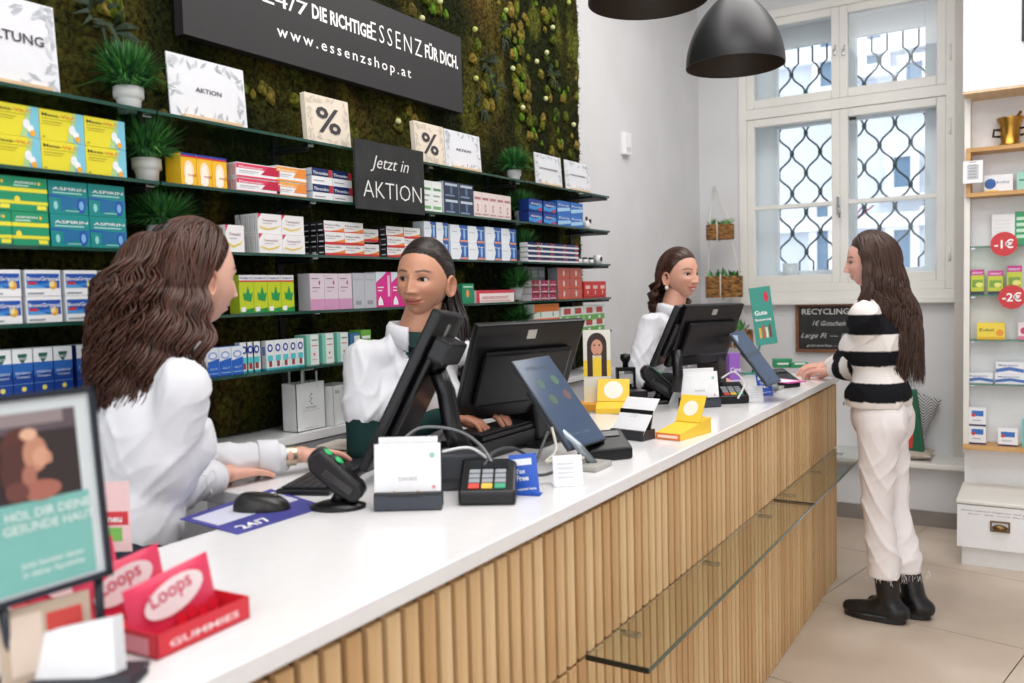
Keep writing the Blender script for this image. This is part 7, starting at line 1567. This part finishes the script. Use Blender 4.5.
# ---------- 4: customer with very long brown hair, striped knit, white jeans, boots
def hair_w4():
    c = (62, 38, 27); out = [cap(c, .008)]
    p, k = hair_hang(950, 1.3, PI, .515, c, .006, 40, push=.022, body=.03, drop_el=-.2, backpush=.03, shoulder=-.2, lenvar=.25, K=52); out.append(tubes(p, .0026, .0014, k))
    p, k = hair_hang(320, 1.3, 1.6, .42, c, .004, 45, push=.02, body=.045, drop_el=-.1, backpush=-.04, lenvar=.3, K=48); out.append(tubes(p, .0024, .0012, k)); return out
def knit(t, g):
    s, J, o_ = g['s'], g['J'], g['o']; e = .016; sh = [x for x in g['torso'](e)[1:7]] + [('c', J(-.05, 0, .985), (.115 + .012) * s, J(.05, 0, .985), (.115 + .012) * s)]
    for sd, Sh, El, Wr, *_ in g['arms']:
        d = (Wr - El); E2 = El.lerp(Wr, .86); sh += [('c', Sh, (.058 + e * .8) * s, El, (.058 + e * .7) * s), ('c', El, (.058 + e * .7) * s, El.lerp(Wr, .6), (.05 + e * .6) * s), ('c', El.lerp(Wr, .6), (.05 + e * .6) * s, E2, (.034 + e * .3) * s)]
    V, Fc = vox(sh, .0065, 20); V = fold(V, Fc, .009, 30, 2.0); V[:, 2] = np.maximum(V[:, 2], .945 * s)
    bd = [1.365, 1.275, 1.205, 1.135, 1.065, .995]; zc = V[:, 2]; blk = np.zeros(len(V), bool)
    for a, b in ((1.365, 1.275), (1.205, 1.135), (1.065, .985)): blk |= (zc < a) & (zc > b)
    dt = []
    dtor = np.min([seg_t(V, J(0, 0, .95), J(0, 0, 1.36))[1]], axis=0)
    for sd, Sh, El, Wr, *_ in g['arms']:
        t1, d1_ = seg_t(V, Sh, El); t2, d2_ = seg_t(V, El, Wr); inf = (d2_ < .085) & (d2_ < dtor - .03) & (t2 > .08) & (d2_ <= d1_ + .004)
        b2 = (t2 < .28) | ((t2 > .50) & (t2 < .74)); blk = np.where(inf, b2, blk)
    C = np.where(blk[:, None], np.array(lin((28, 28, 32))), np.array(lin((232, 226, 222))))
    link('sweater', mesh_any('sweater', [(V - o_, Fc, C, 0)], [KNIT]), t, label='cream knit sweater with broad black stripes')
    trousers(t, g, (236, 230, 230), flare=.012, hem=.20, e=.006, top=1.0)
    # raw hem threads and rear patch pocket
    q = MB()
    for hp, kn, an, fx in g['legs']:
        c_ = kn.lerp(an, .9)
        for k in range(40):
            a = RNG.uniform(0, 2 * PI); r = .072 * s; p = Vector((c_.x + r * math.cos(a), c_.y + r * math.sin(a), .205 * s)) - Vector(o_); q.tube([p, p + Vector((RNG.normal(0, .006), RNG.normal(0, .006), -RNG.uniform(.008, .03)))], .0008, mat((236, 230, 230), .9), 3)
    q.build('hem_fringe', t, kind='stuff')
    MB().lathe([(0, 0), (.008, 0), (.008, .003), (0, .004)], mat((150, 130, 110), .3, .8), 14, T=frame(J(-.1, .125, .955) - Vector(o_), g['R'], z=g['F'] - g['R'] * .6)).build('button', t)
    shoes(t, g, (22, 22, 24), True)
hc = P(869, 262, 3.84)
hn = W(822, 371, z=TOP + .045); hn2 = W(819, 366, z=TOP + .05)
person('person with very long brown hair, striped sweater and white jeans at the counter end', (-.60, 4.07), (-1, .08), 1.70, hc, (-.985, -.17),
    [(hn2 + Vector((.02, .03, .0)), (-.62, 4.6, .95), (-.9, -.35, -.08), (0, .1, -1), (.35, .5, .4), (-.3, -.9, 0)),
     (hn + Vector((.03, -.0, .0)), (.1, 3.95, .85), (-.95, .25, -.06), (0, -.1, -1), (.4, .55, .4), (.1, .9, .2))],
    (226, 174, 156), (196, 104, 96), (60, 38, 32), (56, 36, 30), (50, 36, 28), hair_w4, knit, lean=(.08, .0), legs_off=(-.09, 0), head_pitch=-.05, smile=.6, foot_spread=.055)
# small jewellery
def at_head(name, lab, per, hc, hdv, s, loc, mk):
    hd = Vector((*hdv, 0)).normalized(); hr = Vector((hd.y, -hd.x, 0)); q = MB(); p = Vector(hc) + (hr * loc[0] + hd * loc[1] + Vector((0, 0, loc[2]))) * HS * s - per.location; mk(q, p); q.build(name, per, label=lab)
pp = [o for o in bpy.data.objects if o.name.startswith('person') and o.parent is None]; pp.sort(key=lambda o: o.location.y)
at_head('earring', 'pearl earring', pp[2], P(680, 276, 3.92), (.93, -.36), .99, (.082, -.004, -.05), lambda q, p: q.ell(p, (.009, .009, .009), mat((240, 238, 232), .2), 14))
at_head('earring', 'thin silver drop earring', pp[0], P(196, 278, 1.95), (.24, .97), .99, (.082, -.006, -.046), lambda q, p: q.tube([p, p - Vector((0, 0, .03))], [.0012, .0022], STEEL, 6))
